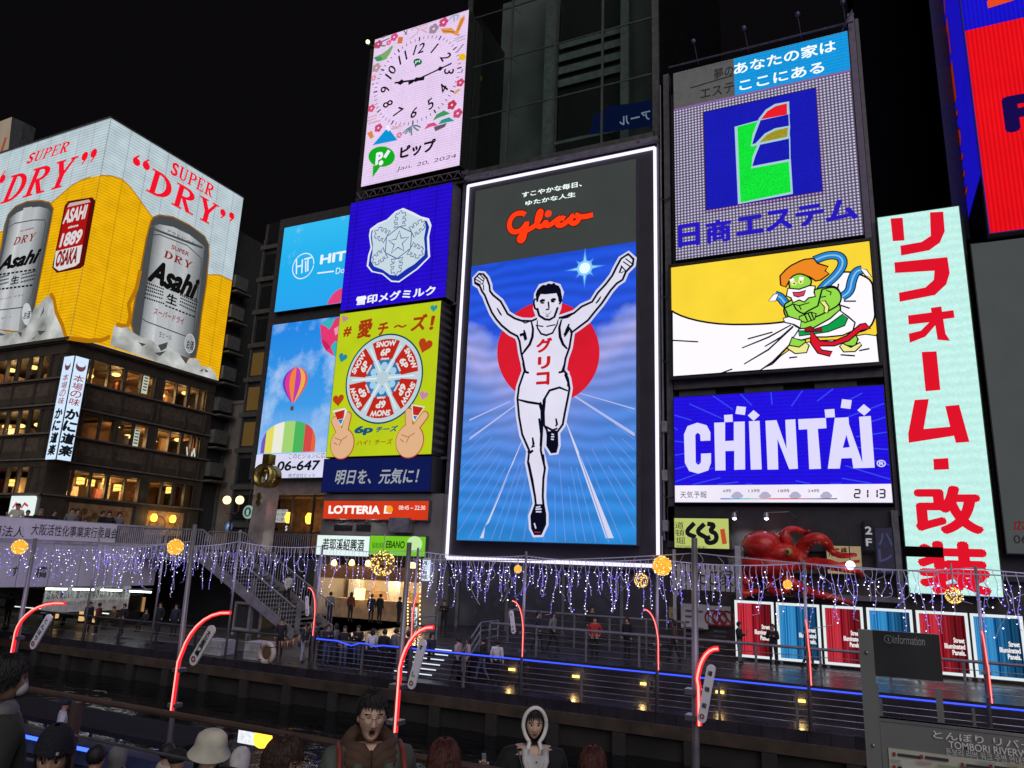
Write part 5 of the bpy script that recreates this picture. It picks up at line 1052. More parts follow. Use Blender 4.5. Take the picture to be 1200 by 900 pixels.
a.fit('グ', G1c((472, 728))[0], G1c((580, 622))[0], RD, .05); a.fit('リ', G1c((482, 835))[0], G1c((568, 745))[0], RD, .05); a.fit('コ', G2c((252, 96))[0], G2c((322, 25))[0], RD, .05)
m = MB()
for x in (-18.5, -14.2, -9.6): m.tube([(x, 34.2, 21.9), (x+.3, 33.4, 21.6)], .06, 6)
m.box((-19.9, 33.7, 21.62), (-8.4, 34.3, 21.85)); m.obj('lamp_rail', M('rail_lilac', (.22, .2, .25), .5, .3), gb)
# ---------------------------------------------------------------- glass tower above the runner
gt = thing('glass_tower', 'dark glass curtain wall tower standing above the runner screen', 'building', (-14.7, 36, -3.3))
TX0, TX1, TZ0, TZ1, TYF = -20.45, -8.75, 22.5, 37.5, 34.3
MB().box((-19.9, 36.5, -3.3), (-8.3, 48, 22.2)).obj('lower_wall', WALLD, gt)
MB().box((TX0, TYF+.5, TZ0-.5), (TX1, 48, TZ0-.2)).obj('floor_slab', M('tower_slab', (.36, .4, .38), .7), gt)
MB().box((TX0+.2, 38.2, TZ0-.2), (TX1-.1, 38.5, TZ1)).obj('back_wall', M('tower_back', (.20, .215, .21), .7, scale=.4, var=.3), gt)
m = MB(); m.box((-15.6, 36.5, TZ0+2.0), (-11.0, 38.19, TZ0+2.2)); m.box((-16.1, 36.2, TZ0), (-15.4, 36.8, TZ1)); m.box((-11.2, 36.2, TZ0), (-10.7, 36.8, TZ1))
for i in range(4): m.box((-15.3, 36.6, TZ0+6+i*.9), (-11.3, 36.7, TZ0+6.5+i*.9))
m.each('inner_frame', M('inner_grey', (.28, .30, .29), .6), gt)
MB().box((-15.3, 36.8, TZ0+2.3), (-11.3, 38.1, TZ1)).obj('lift_shaft', BLACKP, gt)
m = MB()
for i in range(5): x = TX0+i*(TX1-TX0)/4; m.box((x-.06, TYF-.02, TZ0), (x+.06, TYF+.1, TZ1))
for i in range(5): z = TZ0+i*3.6; m.box((TX0, TYF+.02, z-.04), (TX1, TYF+.08, z+.04))
m.box((TX0-.25, TYF, TZ0-.3), (TX0-.05, TYF+.4, TZ1)); m.box((TX1+.05, TYF, TZ0-.3), (TX1+.3, TYF+.4, TZ1+.3)); m.box((TX0, TYF-.1, TZ0-.35), (TX1, TYF+.3, TZ0-.05)); m.each('mullion', M('mullion_dark', (.10, .105, .105), .4, .3), gt)
m = MB()
for i in range(1, 4):
    for k in range(1, 4):
        x = TX0+i*(TX1-TX0)/4; z = TZ0+k*3.6
        for dx, dz in ((-.35, .3), (.35, -.3)): m.tube([(x, TYF+.05, z), (x+dx, TYF+.5, z+dz)], .02, 4)
m.obj('spider_clamp', GREYM, gt)
MB().box((TX0, TYF+.03, TZ0), (TX1, TYF+.04, TZ1)).obj('glazing', glassy('tower_glass', (.78, .84, .82), .05), gt)
q0 = onY((722, 150), TYF+.3)
b = Art(gt, 'Y', TYF+.3); b.poly([(690, 158), (696, 135), (715, 124), (740, 121), (764, 117), (765, 148)], E('121f4c', .5), 'reflected_sign'); (ua_, va_), (ub_, vb_) = b.uv((726, 148)), b.uv((762, 129)); b.fitw('アール', ub_, va_, ua_, vb_, E('a8b8d8', .55), .02)  # mirrored reflection of a sign, painted as glowing shapes behind the glass
MB().box((TX1+.32, TYF+.2, 16), (-6.9, 46, 39)).obj('side_wing', M('wing_black', (.006, .006, .007), .95, spec=.05), gt)
m = MB(); m.box((-20.2, 34.0, -3.3), (-19.8, 34.3, 22.4)); m.box((-20.0, 33.5, 21.9), (-19.8, 34.3, 22.1)); m.obj('edge_column', M('column_lilac', (.10, .09, .12), .5), gt)
# ================================================================ block right of the runner
ES = crop(770, 20, 3.1036); FJ = crop(770, 260, 4.138); FK = crop(890, 285, 6.43); CHc = crop(770, 430, 3.913); RC = crop(1000, 0, 2.25); RDc = crop(1000, 380, 2.647); OC = crop(760, 590, 4.0); R3 = crop(660, 640, 3.46)
YR = 33.6
b1 = thing('sign_building', 'dark tiled building carrying the dotted, yellow and blue screens above the octopus', 'building', (-3.5, 36, TERZ))
MB().box((-8.2, 34.45, 1.0), (1.32, 46, 24.6)).obj('wall', WALLD, b1); MB().box((1.322, 34.45, -3.3), (4.75, 46, 15.2)).obj('wall', WALLD, b1)
m = MB()
for x, z0_, z1_ in ((-8.32, 1.2, 25), (-8.48, 6, 22), (1.22, 2.8, 14), (1.28, 8, 26)): m.tube([(x, 34.0, z0_), (x, 34.0, z1_)], .045, 6)
m.each('conduit', M('conduit_grey', (.14, .14, .15), .5, .4), b1)
m = MB()
for z in (3.3, 9.8, 13.1, 18.4): m.tube([(-8.4, 33.95, z), (-8.1, 33.9, z-.2), (-7.7, 33.95, z-.05)], .025, 5)
m.each('cable', BLACKP, b1)
m = MB(); m.box((-8.15, 34.0, 1.2), (-7.85, 34.44, 25.6)); m.box((1.18, 33.9, 2.4), (1.34, 34.44, 26.0)); m.box((-7.8, 33.95, 8.25), (1.15, 34.44, 8.7)); m.each('sign_frame', M('frame_steel', (.12, .11, .13), .5, .4), b1)
m = MB()
for i, x in enumerate((-7.6, -4.6, -1.6)): m.box((x, 34.2, 7.85), (x+1.7, 34.44, 8.24))
m.each('wall_panel', M('panel_grey', (.10, .10, .10), .7), b1)
m = MB()
for z in (1.6, 3.9, 6.2): m.rbox((-8.35, 33.7, z), (-8.1, 34.2, z+.5), .03)
m.each('junction_box', M('box_grey', (.3, .3, .3), .6), b1)
# dotted LED sign with its top board
zdl = onY((790, 129.5), YR).z; zdr = onY((997, 82.8), YR).z; zd = (zdl+zdr)/2
t, a = board('led_sign', 'dotted lilac lamp sign with a blue square, green emblem and a half blue top board', 'sign', -7.54, .86, 14.66, 25.25, YR, .8, E('b4accb', .95, 'dots'), BLACKP)
us = a.uv(ES((281, 220))[0])[0]
a.rect(-7.5, zd, us, 25.2, M('top_board_grey', (.34, .35, .34), .6, var=.12), 'top_board'); a.rect(us, zd, .82, 25.2, E('189ae2', 1.0, 'led'), 'top_board')
DG = M('board_ink', (.04, .04, .045), .6)
a.fitw('夢の', *a.uv(ES((207, 228))[0]), us-.02, a.uv(ES((270, 165))[0])[1]-.15, DG, .01); a.fitw('エステ', *a.uv(ES((158, 300))[0]), us-.02, a.uv(ES((280, 235))[0])[1], DG, .01); a.strokes([ES((122, 258), (276, 212))], .06, DG, 'lettering')
a.fit('あなたの家は', ES((280, 212))[0], ES((648, 80))[0], E('f4fcff', 1.1), .02); a.fit('ここにある', ES((300, 270))[0], ES((606, 160))[0], E('f4fcff', 1.1), .02)
LL = E('8c62ac', .95)
a.strokes([[(-7.5, zd), (.82, zd)]], .09, LL, 'rim_line', px=False)
p0, p1 = a.uv(ES((172, 348))[0]), a.uv(ES((577, 258))[0]); q0, q1 = a.uv(ES((180, 702))[0]), a.uv(ES((598, 633))[0])
ex0, ex1, ez0, ez1 = (p0[0]+q0[0])/2, (p1[0]+q1[0])/2, (q0[1]+q1[1])/2, (p0[1]+p1[1])/2
a.rect(ex0-.1, ez0-.18, ex1+.1, ez1+.02, E('a884c0', .95, 'dots'), 'blue_square'); a.rect(ex0-.04, ez0-.03, ex1+.04, ez1+.05, BLACKP, 'blue_square'); a.rect(ex0, ez0, ex1, ez1, E('1a1cb4', .97, 'static'), 'blue_square')
PLT = E('a8cdd8', 1.0)
eg = ES((288,400),(372,378),(345,468),(372,455),(345,548),(482,520),(490,640),(300,678)); er = ES((372,375),(398,342),(430,322),(476,312),(478,355)); ey = ES((360,465),(395,428),(430,410),(480,400),(478,442)); mid_ = ES((372,378),(478,355),(480,402),(345,468)); low_ = ES((345,548),(372,462),(480,440),(482,522))
a.strokes([eg, er, ey, mid_, low_], .16, PLT, 'emblem', close=True); a.poly(mid_, E('1a1cb4', .97), 'emblem'); a.poly(low_, E('1a1cb4', .97), 'emblem')
a.poly(eg, E('14e23a', 1.0, 'static'), 'emblem'); a.strokes([eg], .12, PLT, 'emblem', close=True)
a.poly(mid_, E('1a1cb4', .97, 'static'), 'emblem'); a.poly(low_, E('1a1cb4', .97, 'static'), 'emblem'); a.poly(er, E('ea1e2c', 1.0), 'emblem'); a.poly(ey, E('a89a28', .95, 'static'), 'emblem')
a.strokes([er, ey, ES((372,378),(352,430),(345,468),(478,440)), ES((372,462),(352,510),(345,548),(482,522))], .12, PLT, 'emblem', close=False)
DB = E('2a1cc0', .95)
for ch, p, q in (('日', (78, 842), (155, 745)), ('商', (178, 828), (270, 730)), ('エ', (290, 800), (386, 716)), ('ス', (396, 785), (490, 694)), ('テ', (506, 768), (606, 676)), ('ム', (614, 752), (726, 655))): a.fit(ch, ES(p)[0], ES(q)[0], DB, .04)
m = MB(); m.box((.88, YR+.05, 14.5), (1.15, YR+.8, 26.2)); m.obj('side_truss', M('truss_lilac', (.16, .13, .2), .5, .4), t)
m = MB(); m.tube([(-7.7, YR-.2, 25.5), (1.1, YR-.2, 25.5)], .05, 6)
for x in (-6.2, -3.7, -1.2, .8): m.tube([(x, YR, 25.4), (x-.1, YR-.6, 26.3)], .03, 5); m.ball((x-.1, YR-.7, 26.3), .13, 8, 6)
m.tube([(.6, YR, 25.3), (1.1, YR, 26.3)], .04, 5); m.obj('flood_rail', M('truss_lilac', (.16, .13, .2), .5, .4), t)
# yellow picture screen: a green strongman with a billowing white sack (plain cartoon figure)
t, a = board('picture_screen', 'yellow cartoon screen of a stout green figure tugging a huge white sack', 'screen', -7.80, 1.06, 8.74, 14.37, YR, .7, E('fbd83a', 1.0, 'n'), BLACKP, frame=.10)
BKL = E('101018', 1); WTL = E('fbf6ff', 1.05); GR = E('96dc4c', 1.0); OR = E('f08a24', 1.0); BL = E('2a86d0', 1.0); DGR = E('12a04c', .97); RR_ = E('dc1a30', 1.0); PY_ = E('f2ec90', 1.0)
XA, XB, ZA, ZB = -7.75, 1.01, 8.79, 14.32
def clp(art, T, pts): return [(min(XB, max(XA, u)), min(ZB, max(ZA, v))) for u, v in (art.uv(p) for p in T(*pts))]
def shape(T, pts, mat, nm, w_=.07):
    q = clp(a, T, pts)
    a.layers([q], mat, nm, px=False)
    if w_: a.strokes([q], w_, BKL, 'ink_line', px=False, close=True)
sack = [(60, 432)]+smooth([(68, 432), (130, 462), (220, 485), (330, 498), (480, 497), (560, 492), (640, 482), (720, 490)], 1)+[(700, 530), (640, 600), (560, 680), (510, 715), (500, 735), (60, 775)]
shape(FJ, sack, WTL, 'sack', .09)
shape(FJ, [(500, 735), (560, 690), (600, 650), (650, 615), (720, 585), (800, 575), (880, 572), (950, 556), (1010, 545), (1062, 552), (1100, 540), (1100, 720)], WTL, 'cloud', .05)
shape(FJ, smooth([(830, 300), (870, 250), (930, 240), (1000, 260), (1045, 290), (1062, 380), (1060, 460), (1030, 520), (960, 540), (880, 470)], 2), WTL, 'sack', .08)
a.strokes([FJ((75, 575), (200, 582)), FJ((440, 568), (560, 535)), FJ((412, 612), (540, 560), (650, 500)), FJ((422, 690), (540, 620), (660, 510)), FJ((522, 605), (600, 560), (660, 505)), FJ((300, 738), (365, 714)), FJ((880, 300), (875, 330)), FJ((905, 385), (965, 385)), FJ((890, 405), (935, 420)), FJ((640, 660), (680, 655)), FJ((890, 645), (960, 650)), FJ((980, 625), (1030, 615))], .08, BKL, 'ink_line', taper=True)
# ribbon behind
rib1 = FJ(*smooth([(760, 188), (830, 160), (890, 165), (905, 205), (870, 260), (810, 310), (785, 345)])); rib2 = FJ(*smooth([(895, 365), (935, 340), (945, 280), (965, 240), (995, 232)])); rib3 = FJ(*smooth([(570, 355), (600, 365), (620, 395), (640, 405)]))
for w_, mt in ((.42, BKL), (.32, BL), (.07, E('8cc4f0', 1))): a.strokes([rib1, rib2, rib3], w_, mt, 'ribbon')
shape(FJ, [(540, 385), (565, 352), (590, 350), (575, 385)], WTL, 'ribbon', .04); shape(FJ, [(985, 228), (1015, 232), (1043, 270), (1010, 262)], WTL, 'ribbon', .04)
# figure
shape(FJ, [(655, 560), (640, 600), (670, 625), (715, 620), (720, 575)], GR, 'figure'); shape(FJ, [(632, 615), (640, 600), (690, 608), (720, 585), (738, 600), (725, 635), (670, 640)], PY_, 'anklet', .06)
shape(FJ, [(905, 575), (905, 600), (960, 605), (975, 570), (960, 545)], GR, 'figure'); shape(FJ, [(885, 605), (900, 590), (940, 610), (985, 585), (992, 600), (960, 630), (905, 632)], PY_, 'anklet', .06)
shape(FJ, smooth([(620, 400), (612, 450), (680, 520), (760, 530), (850, 505), (895, 440), (880, 380), (890, 340), (860, 310), (800, 320), (700, 350)], 2), GR, 'figure')
shape(FJ, [(690, 520), (760, 515), (840, 470), (885, 430), (925, 460), (960, 490), (950, 530), (900, 552), (820, 560), (760, 560), (700, 575), (660, 565)], WTL, 'skirt'); shape(FJ, [(685, 530), (740, 530), (830, 500), (900, 450), (925, 470), (910, 505), (830, 535), (740, 548), (690, 555)], DGR, 'skirt', .05)
shape(FJ, smooth([(800, 330), (860, 315), (895, 350), (890, 400), (840, 430), (780, 460), (720, 480), (690, 470), (720, 440), (780, 410)], 2), GR, 'figure'); shape(FJ, smooth([(620, 420), (640, 470), (700, 480), (730, 455), (680, 435), (660, 400)], 1), GR, 'figure')
shape(FJ, [(790, 390), (815, 385), (835, 415), (828, 445), (810, 440), (812, 415)], PY_, 'bracelet', .05)
shape(FJ, [(690, 462), (745, 440), (772, 448), (765, 475), (720, 490), (690, 482)], GR, 'figure', .06); a.strokes([FJ((715, 450), (730, 482)), FJ((732, 445), (748, 478)), FJ((748, 443), (760, 472))], .06, BKL, 'ink_line')
shape(FJ, [(612, 470), (640, 462), (700, 480), (695, 515), (665, 500), (620, 490)], WTL, 'sack', .06)
shape(FJ, [(600, 310), (597, 265), (625, 235), (650, 215), (690, 195), (715, 185), (760, 180), (780, 205), (830, 220), (815, 240), (835, 255), (795, 285), (770, 290), (740, 270), (690, 255), (650, 275), (625, 320)], OR, 'hair')
shape(FJ, smooth([(640, 300), (650, 270), (690, 252), (735, 268), (752, 290), (740, 320), (690, 335), (645, 330)], 1), GR, 'figure'); shape(FJ, [(635, 325), (690, 330), (740, 312), (768, 315), (762, 345), (768, 365), (735, 372), (715, 392), (690, 382), (660, 395), (650, 372), (628, 362)], WTL, 'beard')
shape(FJ, [(658, 345), (690, 345), (722, 335), (712, 360), (685, 368), (665, 362)], E('d8405c', 1), 'mouth', .05); a.ell(FJ((664, 302))[0], 3.4, 2.6, PY_, 'eye'); a.ell(FJ((697, 294))[0], 3.4, 2.6, PY_, 'eye'); a.ell(FJ((666, 303))[0], 1.0, 1.0, BKL, 'eye'); a.ell(FJ((698, 295))[0], 1.0, 1.0, BKL, 'eye'); a.strokes([FJ((645, 290), (665, 282)), FJ((690, 276), (712, 280))], .14, WTL, 'eyebrow')
a.strokes([FJ((655, 400), (690, 410), (740, 395)), FJ((690, 410), (700, 430)), FJ((820, 335), (845, 345), (840, 360)), FJ((790, 370), (820, 365))], .06, BKL, 'ink_line', taper=True)
shape(FJ, [(745, 525), (790, 580), (850, 585), (920, 555), (985, 500), (1010, 495), (1035, 520), (990, 530), (930, 580), (860, 605), (790, 605), (800, 625), (850, 632), (838, 655), (780, 640), (745, 590)], RR_, 'sash', .06); shape(FJ, [(715, 520), (745, 510), (765, 525), (800, 512), (800, 535), (760, 535), (720, 538)], E('a01424', 1), 'sash', .05)
# blue letter screen with weather strip
t, a = board('led_screen', 'deep blue screen with big white dotted i lettering over a white weather strip', 'screen', -7.76, 1.13, 2.86, 7.82, YR, .7, E('2414e8', .97, 'led'), BLACKP)
zs = (a.uv(CHc((76, 543))[0])[1]+a.uv(CHc((1080, 537))[0])[1])/2
SK_ = E('3a4cf4', .97)
rays = []
for i in range(26):
    an = R(8+i*13.8); cu_, cv_ = -3.3, 5.4; r0, r1 = 2.6+rnd.random()*1.2, 5.5
    p, q = (cu_+r0*1.2*math.cos(an), cv_+r0*.62*math.sin(an)), (cu_+r1*math.cos(an), cv_+r1*.5*math.sin(an))
    f_ = lambda z: (min(1.08, max(-7.7, z[0])), min(7.76, max(zs+.03, z[1]))); rays.append([f_(p), f_(q)])
a.strokes(rays, .06, SK_, 'ray', px=False, taper=True)
a.rect(-7.72, 2.9, 1.09, zs, E('eee8f8', 1.03, 'n'), 'white_strip')
LW = E('dcd8fa', 1.04)
def C(*p): return CHc(*p)
for pl in ([(262,256),(312,254),(312,340),(352,338),(352,252),(402,250),(404,470),(354,472),(354,385),(313,386),(314,474),(267,475)], [(421,249),(470,247),(480,470),(430,471)], [(497,247),(548,244),(594,375),(588,243),(634,240),(646,467),(606,469),(552,330),(556,470),(507,471)],
           [(647,240),(774,234),(777,281),(737,284),(752,467),(698,469),(689,286),(650,288)], [(815,234),(878,231),(880,262),(942,440),(926,229),(980,225),(998,462),(900,465),(893,418),(845,420),(838,466),(783,467)],
           [(307,221),(346,218),(348,252),(309,254)], [(366,180),(408,184),(403,221),(359,215)], [(443,198),(471,222),(443,248),(416,223)], [(768,196),(813,193),(816,231),(772,233)], [(848,148),(893,153),(887,193),(842,188)], [(948,171),(980,197),(950,224),(918,199)]):
    a.poly(C(*pl), LW, 'lettering')
a.poly(C((852,372),(884,368),(868,312)), E('2414e8', .97), 'lettering')
cc = [(245,338),(200,340),(198,310),(186,302),(176,312),(178,440),(190,450),(202,438),(202,398),(248,396),(248,440),(235,475),(190,490),(148,478),(128,440),(124,310),(140,272),(185,256),(228,268),(245,300)]
a.poly(C(*cc), LW, 'lettering')
a.fit('®', C((1008, 460))[0], C((1048, 426))[0], LW, .02)
IK = E('30303c', 1)
a.fit('天気予報', C((107, 602))[0], C((228, 570))[0], IK, 0)
for s_, x in (('6時', 304), ('12時', 420), ('18時', 556), ('24時', 692)): a.fit(s_, C((x, 576))[0], C((x+(36 if s_ == '6時' else 52), 560))[0], IK, 0)
CL = E('b4b0cc', 1)
for x in (368, 496, 634, 776):
    for dx, dy, r_ in ((-14, 8, 3.2), (0, 0, 4.4), (13, 7, 3.3), (0, 9, 4)): a.ell(C((x+dx, 585+dy))[0], r_*1.15, r_*.75, CL, 'cloud_symbol', 14)
for i in range(12):
    x = 292+i*44.5; a.poly(C((x, 603), (x+44.6, 603), (x+44.6, 608), (x, 608)), E(['3a78c8', '48b0d8', '58c8c8', 'b0c8c8', 'e0a0a0', 'e05050', 'd83a3a', 'd06060', 'c08090', '9088a8', '6a6a8a', '50507a'][i], .98), 'temperature_line')
def seg7(x, y, d):
    S7 = {'2': 'abged', '1': 'bc', '3': 'abgcd'}[d]; X = {'a': [(0,0),(24,0)], 'b': [(24,1),(24,17)], 'c': [(24,19),(24,35)], 'd': [(0,36),(24,36)], 'e': [(0,19),(0,35)], 'g': [(0,18),(24,18)]}
    return [CHc(*[(x+p, y+q) for p, q in X[s_]]) for s_ in S7]
sg = []
for x, d in ((906, '2'), (942, '1'), (985, '1'), (1020, '3')): sg += seg7(x, 564, d)
a.strokes(sg, .06, IK, 'digit')
# tall pale renovation sign
t, a = board('vertical_sign', 'tall pale aqua lit sign with big red vertical lettering', 'sign', 1.38, 4.55, -.63, 15.42, YR, .9, E('c4f2ea', 1.0, 'grain'), M('case_green', (.04, .07, .04), .5))
RE = E('e0142a', 1.0)
P_ = lambda s_, *q: s_(*q)
for pl in (RC((98,576),(130,574),(135,634),(104,636)), RC((202,560),(237,558),(241,610),(228,640),(200,660),(126,674),(124,648),(180,638),(204,622)),
           RC((108,692),(248,678),(254,720),(245,750),(215,778),(122,796),(120,772),(190,758),(212,738),(214,714),(110,720)),
           RDc((212,86),(258,84),(270,204),(224,208)), RDc((248,418),(294,415),(297,450),(250,452))):
    a.poly(pl, RE, 'lettering')
a.poly(RC((144,832),(206,824),(204,812),(232,808),(234,822),(264,818),(267,838),(237,842),(243,880),(255,899),(222,896),(216,858),(190,888),(149,904),(146,880),(178,872),(200,850),(146,856)), RE, 'lettering')
a.poly(RDc((190,235),(234,232),(218,325),(300,318),(285,254),(328,250),(360,365),(318,368),(312,346),(172,368),(170,340)), RE, 'lettering')
a.fit('改', RDc((195, 650))[0], RDc((392, 500))[0], RE, .045); a.fit('装', RDc((207, 835))[0], RDc((415, 675))[0], RE, .045)
a.poly(RDc((160,688),(278,692),(280,724),(161,720)), E('14100e', .3), 'dark_module')
# plain screen glowing an even dark grey
t, a = board('grey_screen', 'large plain dark grey screen at the right edge with a red character below', 'screen', 4.76, 14, .98, 13.62, YR, .6, E('4a4d4d', .95, 'n'), BLACKP)
a.fit('広告', RDc((497, 640))[0], RDc((575, 610))[0], E('9c2430', .5), .02); a.fit('06-6', RDc((498, 680))[0], RDc((580, 655))[0], DG, .01)
# red and blue corner box sign
RX0, RYF = 5.36, 33.0
t, a = board('box_sign', 'big red and blue ribbed box sign with a dark letter, upper right corner', 'sign', RX0, 15, 13.68, 40, RYF, 4.7, E('1c16d8', .95, 'vribs'), BLACKP)
a.rect(RX0+.05, 13.72, 14.9, 23.3, E('f4121c', 1.0, 'vribs'), 'red_panel'); a.fit('P', RC((402, 352))[0], RC((490, 238))[0], E('1a0c50', .9), .06)
a.poly(RC((355,22),(420,2),(470,-20),(470,-60),(400,-50),(352,5)), E('e84a1c', 1), 'emblem')
sd = Art(t, 'X', RX0-.02, -1); sd.rect(-37.65, 16.4, -33.02, 39.9, E('1c14cc', .85, 'vribs'), 'blue_side')
MB().box((RX0-.02, 37.7, 8), (RX0+3, 39.5, 40)).obj('pier', M('pier_violet', (.06, .055, .09), .6), t)
(ua, va), (ub, vb) = sd.uv((1100, -62)), sd.uv((1127, 210))
uu = -37.3
for i, ch in enumerate('PROMISE'):
    z1 = 34.2-(34.2-17.0)*i/7; z0 = z1-(34.2-17.0)/7*.82
    sd.fitw(ch, uu-1.5, z0-.08, uu+.9, z1+.08, E('2a0c38', .5), .03, name='letter_rim'); sd.fitw(ch, uu-1.4, z0, uu+.8, z1, E('b03018', .55), -.005)
t = thing('dark_tower', 'dark narrow tower with a blue edge tube between the dotted sign and red sign', 'building', (3.6, 42, -3))
MB().box((1.4, 40.5, 14), (8, 52, 46)).obj('wall', M('tower_black', (.005, .005, .007), .95, spec=.05), t); MB().box((4.85, 37.0, 15.3), (5.15, 37.4, 44)).obj('edge_tube', E('4a3ec0', .35), t); MB().box((4.7, 36.95, 15.2), (5.3, 37.6, 44)).obj('edge_column', M('column_lilac', (.10, .09, .12), .5), t)
# ---------------------------------------------------------------- octopus restaurant front below the blue screen
t = thing('octopus_restaurant', 'dark restaurant front behind the red octopus under the blue screen', 'shop', (-3.4, 34, TERZ))
MB().box((-8.2, 34.0, .9), (1.25, 34.44, 2.75)).obj('upper_wall', M('front_black', (.03, .03, .034), .5), t)
MB().box((-8.2, 34.2, TERZ), (4.7, 34.4, .85)).obj('lower_wall', M('front_brown', (.055, .04, .035), .6, var=.5), t)
m = MB(); m.box((-4.9, 33.6, -1.0), (1.2, 34.19, -.8)); m.box((-5.0, 33.7, TERZ), (-4.8, 34.19, 1.0)); m.box((1.0, 33.7, TERZ), (1.25, 34.19, 2.6)); m.obj('frame', GREYM, t)
OCM = M('octopus_red', (.62, .03, .022), .26, var=.3, scale=2.2, bump=.25)
t = thing('octopus_figure', 'giant glossy red octopus figure with curling arms over the restaurant', 'octopus', tuple(onY(OC((560, 260))[0], 33.0)))
YO = 32.9
def o3(x, y, dy=0): p = onY(OC((x, y))[0], YO+dy); return p
c = o3(535, 195); e = o3(440, 195); hx_ = (c-e).length
bm_ = MB(); bm_.ball(tuple(c), (hx_*1.02, .9, (o3(535, 128)-o3(535, 262)).length/2*1.02), 28, 18); c2 = o3(620, 232); bm_.ball(tuple(c2), (.78, .7, .46), 20, 12); c3 = o3(560, 290); bm_.ball(tuple(c3), (1.15, .7, .5), 20, 12)
bm_.obj('head', OCM, t, True)
def tent(pts, r0, dys=None):
    pts = smooth(pts, 2); n = len(pts); P3 = [o3(x, y, (.25*math.sin(i*.35))) for i, (x, y) in enumerate(pts)]
    ob = MB().tube(P3, [r0*(1-.82*i/(n-1)) for i in range(n)], 10).obj('tentacle', OCM, t, True)
    sk = MB()
    for i in range(2, n-2, 2):
        d = (P3[i+1]-P3[i-1]).normalized(); nn = Vector((d.z, 0, -d.x)); rr_ = r0*(1-.82*i/(n-1)); k = P3[i]+nn*rr_*.75+Vector((0, -rr_*.55, 0)); sk.ball(tuple(k), max(.03, rr_*.3), 6, 5)
    sk.obj('sucker', M('sucker_pale', (.45, .16, .12), .4), ob)
tent([(590, 250), (640, 215), (655, 185), (632, 150), (655, 120), (705, 122), (735, 140), (752, 128)], .30); tent([(690, 270), (715, 215), (745, 175), (795, 158), (840, 180), (852, 220), (900, 248), (972, 240)], .36)
tent([(620, 280), (720, 285), (820, 278), (900, 300), (985, 318), (1000, 345)], .34); tent([(520, 300), (480, 350), (430, 400), (445, 430), (500, 408), (540, 420)], .30); tent([(560, 320), (570, 400), (610, 425), (650, 400), (660, 430)], .28)
tent([(600, 320), (680, 380), (760, 420), (860, 440), (960, 470)], .32); tent([(500, 290), (450, 310), (436, 350), (470, 380)], .28)
m = MB(); q = o3(656, 226, -.75); m.ball(tuple(q), .16, 12, 8); m.obj('eye', M('eye_gold', (.55, .32, .05), .3), t); MB().ball((q.x-.02, q.y-.12, q.z), .07, 8, 6).obj('pupil', BLACKP, t)
t, a = board('illuminated_sign', 'yellow green lit sign with black brush writing left of the octopus', 'sign', onY(OC((118, 150))[0], 33.4).x, onY(OC((381, 150))[0], 33.4).x, onY(OC((250, 214))[0], 33.4).z, onY(OC((250, 66))[0], 33.4).z, 33.4, .4, E('c8d476', .85, 'n'), BLACKP)
a.strokes([OC(*smooth(l)) for l in ([(215, 92), (170, 138), (222, 158)], [(262, 96), (222, 134), (270, 160)], [(275, 95), (312, 100), (285, 130), (318, 140), (318, 178), (278, 188), (268, 165), (290, 158)])], [.2, .2, .2], BLK, 'lettering')
a.column('道頓堀', OC((143, 84))[0], OC((150, 192))[0], BLK, .2, .0); a.poly(OC((335,122),(356,118),(368,188),(346,192)), E('c8502c', .9), 'red_seal'); a.fit('DOTONBORI KUKURU', OC((132, 210))[0], OC((272, 200))[0], BLK, 0)
t, a = board('floor_sign', 'small dark sign with pale 2F right of the octopus', 'sign', onY(OC((1010, 150))[0], 33.7).x, onY(OC((1056, 150))[0], 33.7).x, onY(OC((1030, 220))[0], 33.7).z, onY(OC((1030, 78))[0], 33.7).z, 33.7, .25, M('sign_black', (.015, .015, .02), .4), BLACKP)
a.fit('2', OC((1016, 145))[0], OC((1046, 108))[0], E('b8b8c4', .75), .03); a.fit('F', OC((1020, 200))[0], OC((1046, 164))[0], E('b8b8c4', .75), .03)
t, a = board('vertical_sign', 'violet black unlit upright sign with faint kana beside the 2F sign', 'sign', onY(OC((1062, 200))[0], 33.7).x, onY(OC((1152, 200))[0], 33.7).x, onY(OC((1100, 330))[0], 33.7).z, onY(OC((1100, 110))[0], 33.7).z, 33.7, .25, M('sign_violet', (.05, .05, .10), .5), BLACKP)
a.fit('ハ', OC((1078, 196))[0], OC((1140, 140))[0], E('5a5c88', .5), .02); a.fit('レ', OC((1080, 275))[0], OC((1140, 215))[0], E('5a5c88', .5), .02)  # kana of the unlit sign given a weak glow of their own
t, a = board('menu_board', 'cream lit menu picture board behind the tip of an octopus arm', 'sign', onY(OC((832, 260))[0], 33.8).x, onY(OC((1003, 260))[0], 33.8).x, onY(OC((920, 335))[0], 33.8).z, onY(OC((920, 195))[0], 33.8).z, 33.8, .2, E('c8b088', .55, 'static'), BLACKP)
a.fit('たこ焼', OC((845, 250))[0], OC((930, 205))[0], E('5a2c1c', .6), .03); a.strokes([OC((850, 290), (990, 270)), OC((850, 310), (960, 300))], .12, E('a8321c', .6), 'picture')
q = o3(946, 290, -.5); w = thing('spotlight', 'bright white spotlight hanging below the arm tip of the octopus', 'lamp', tuple(q)); MB().ball(tuple(q), .17, 10, 8).obj('lens', E('f4f8ff', 5), w); MB().tube([tuple(q), (q.x, q.y+.1, q.z+1.6)], .02, 5).obj('stem', DARK, w)
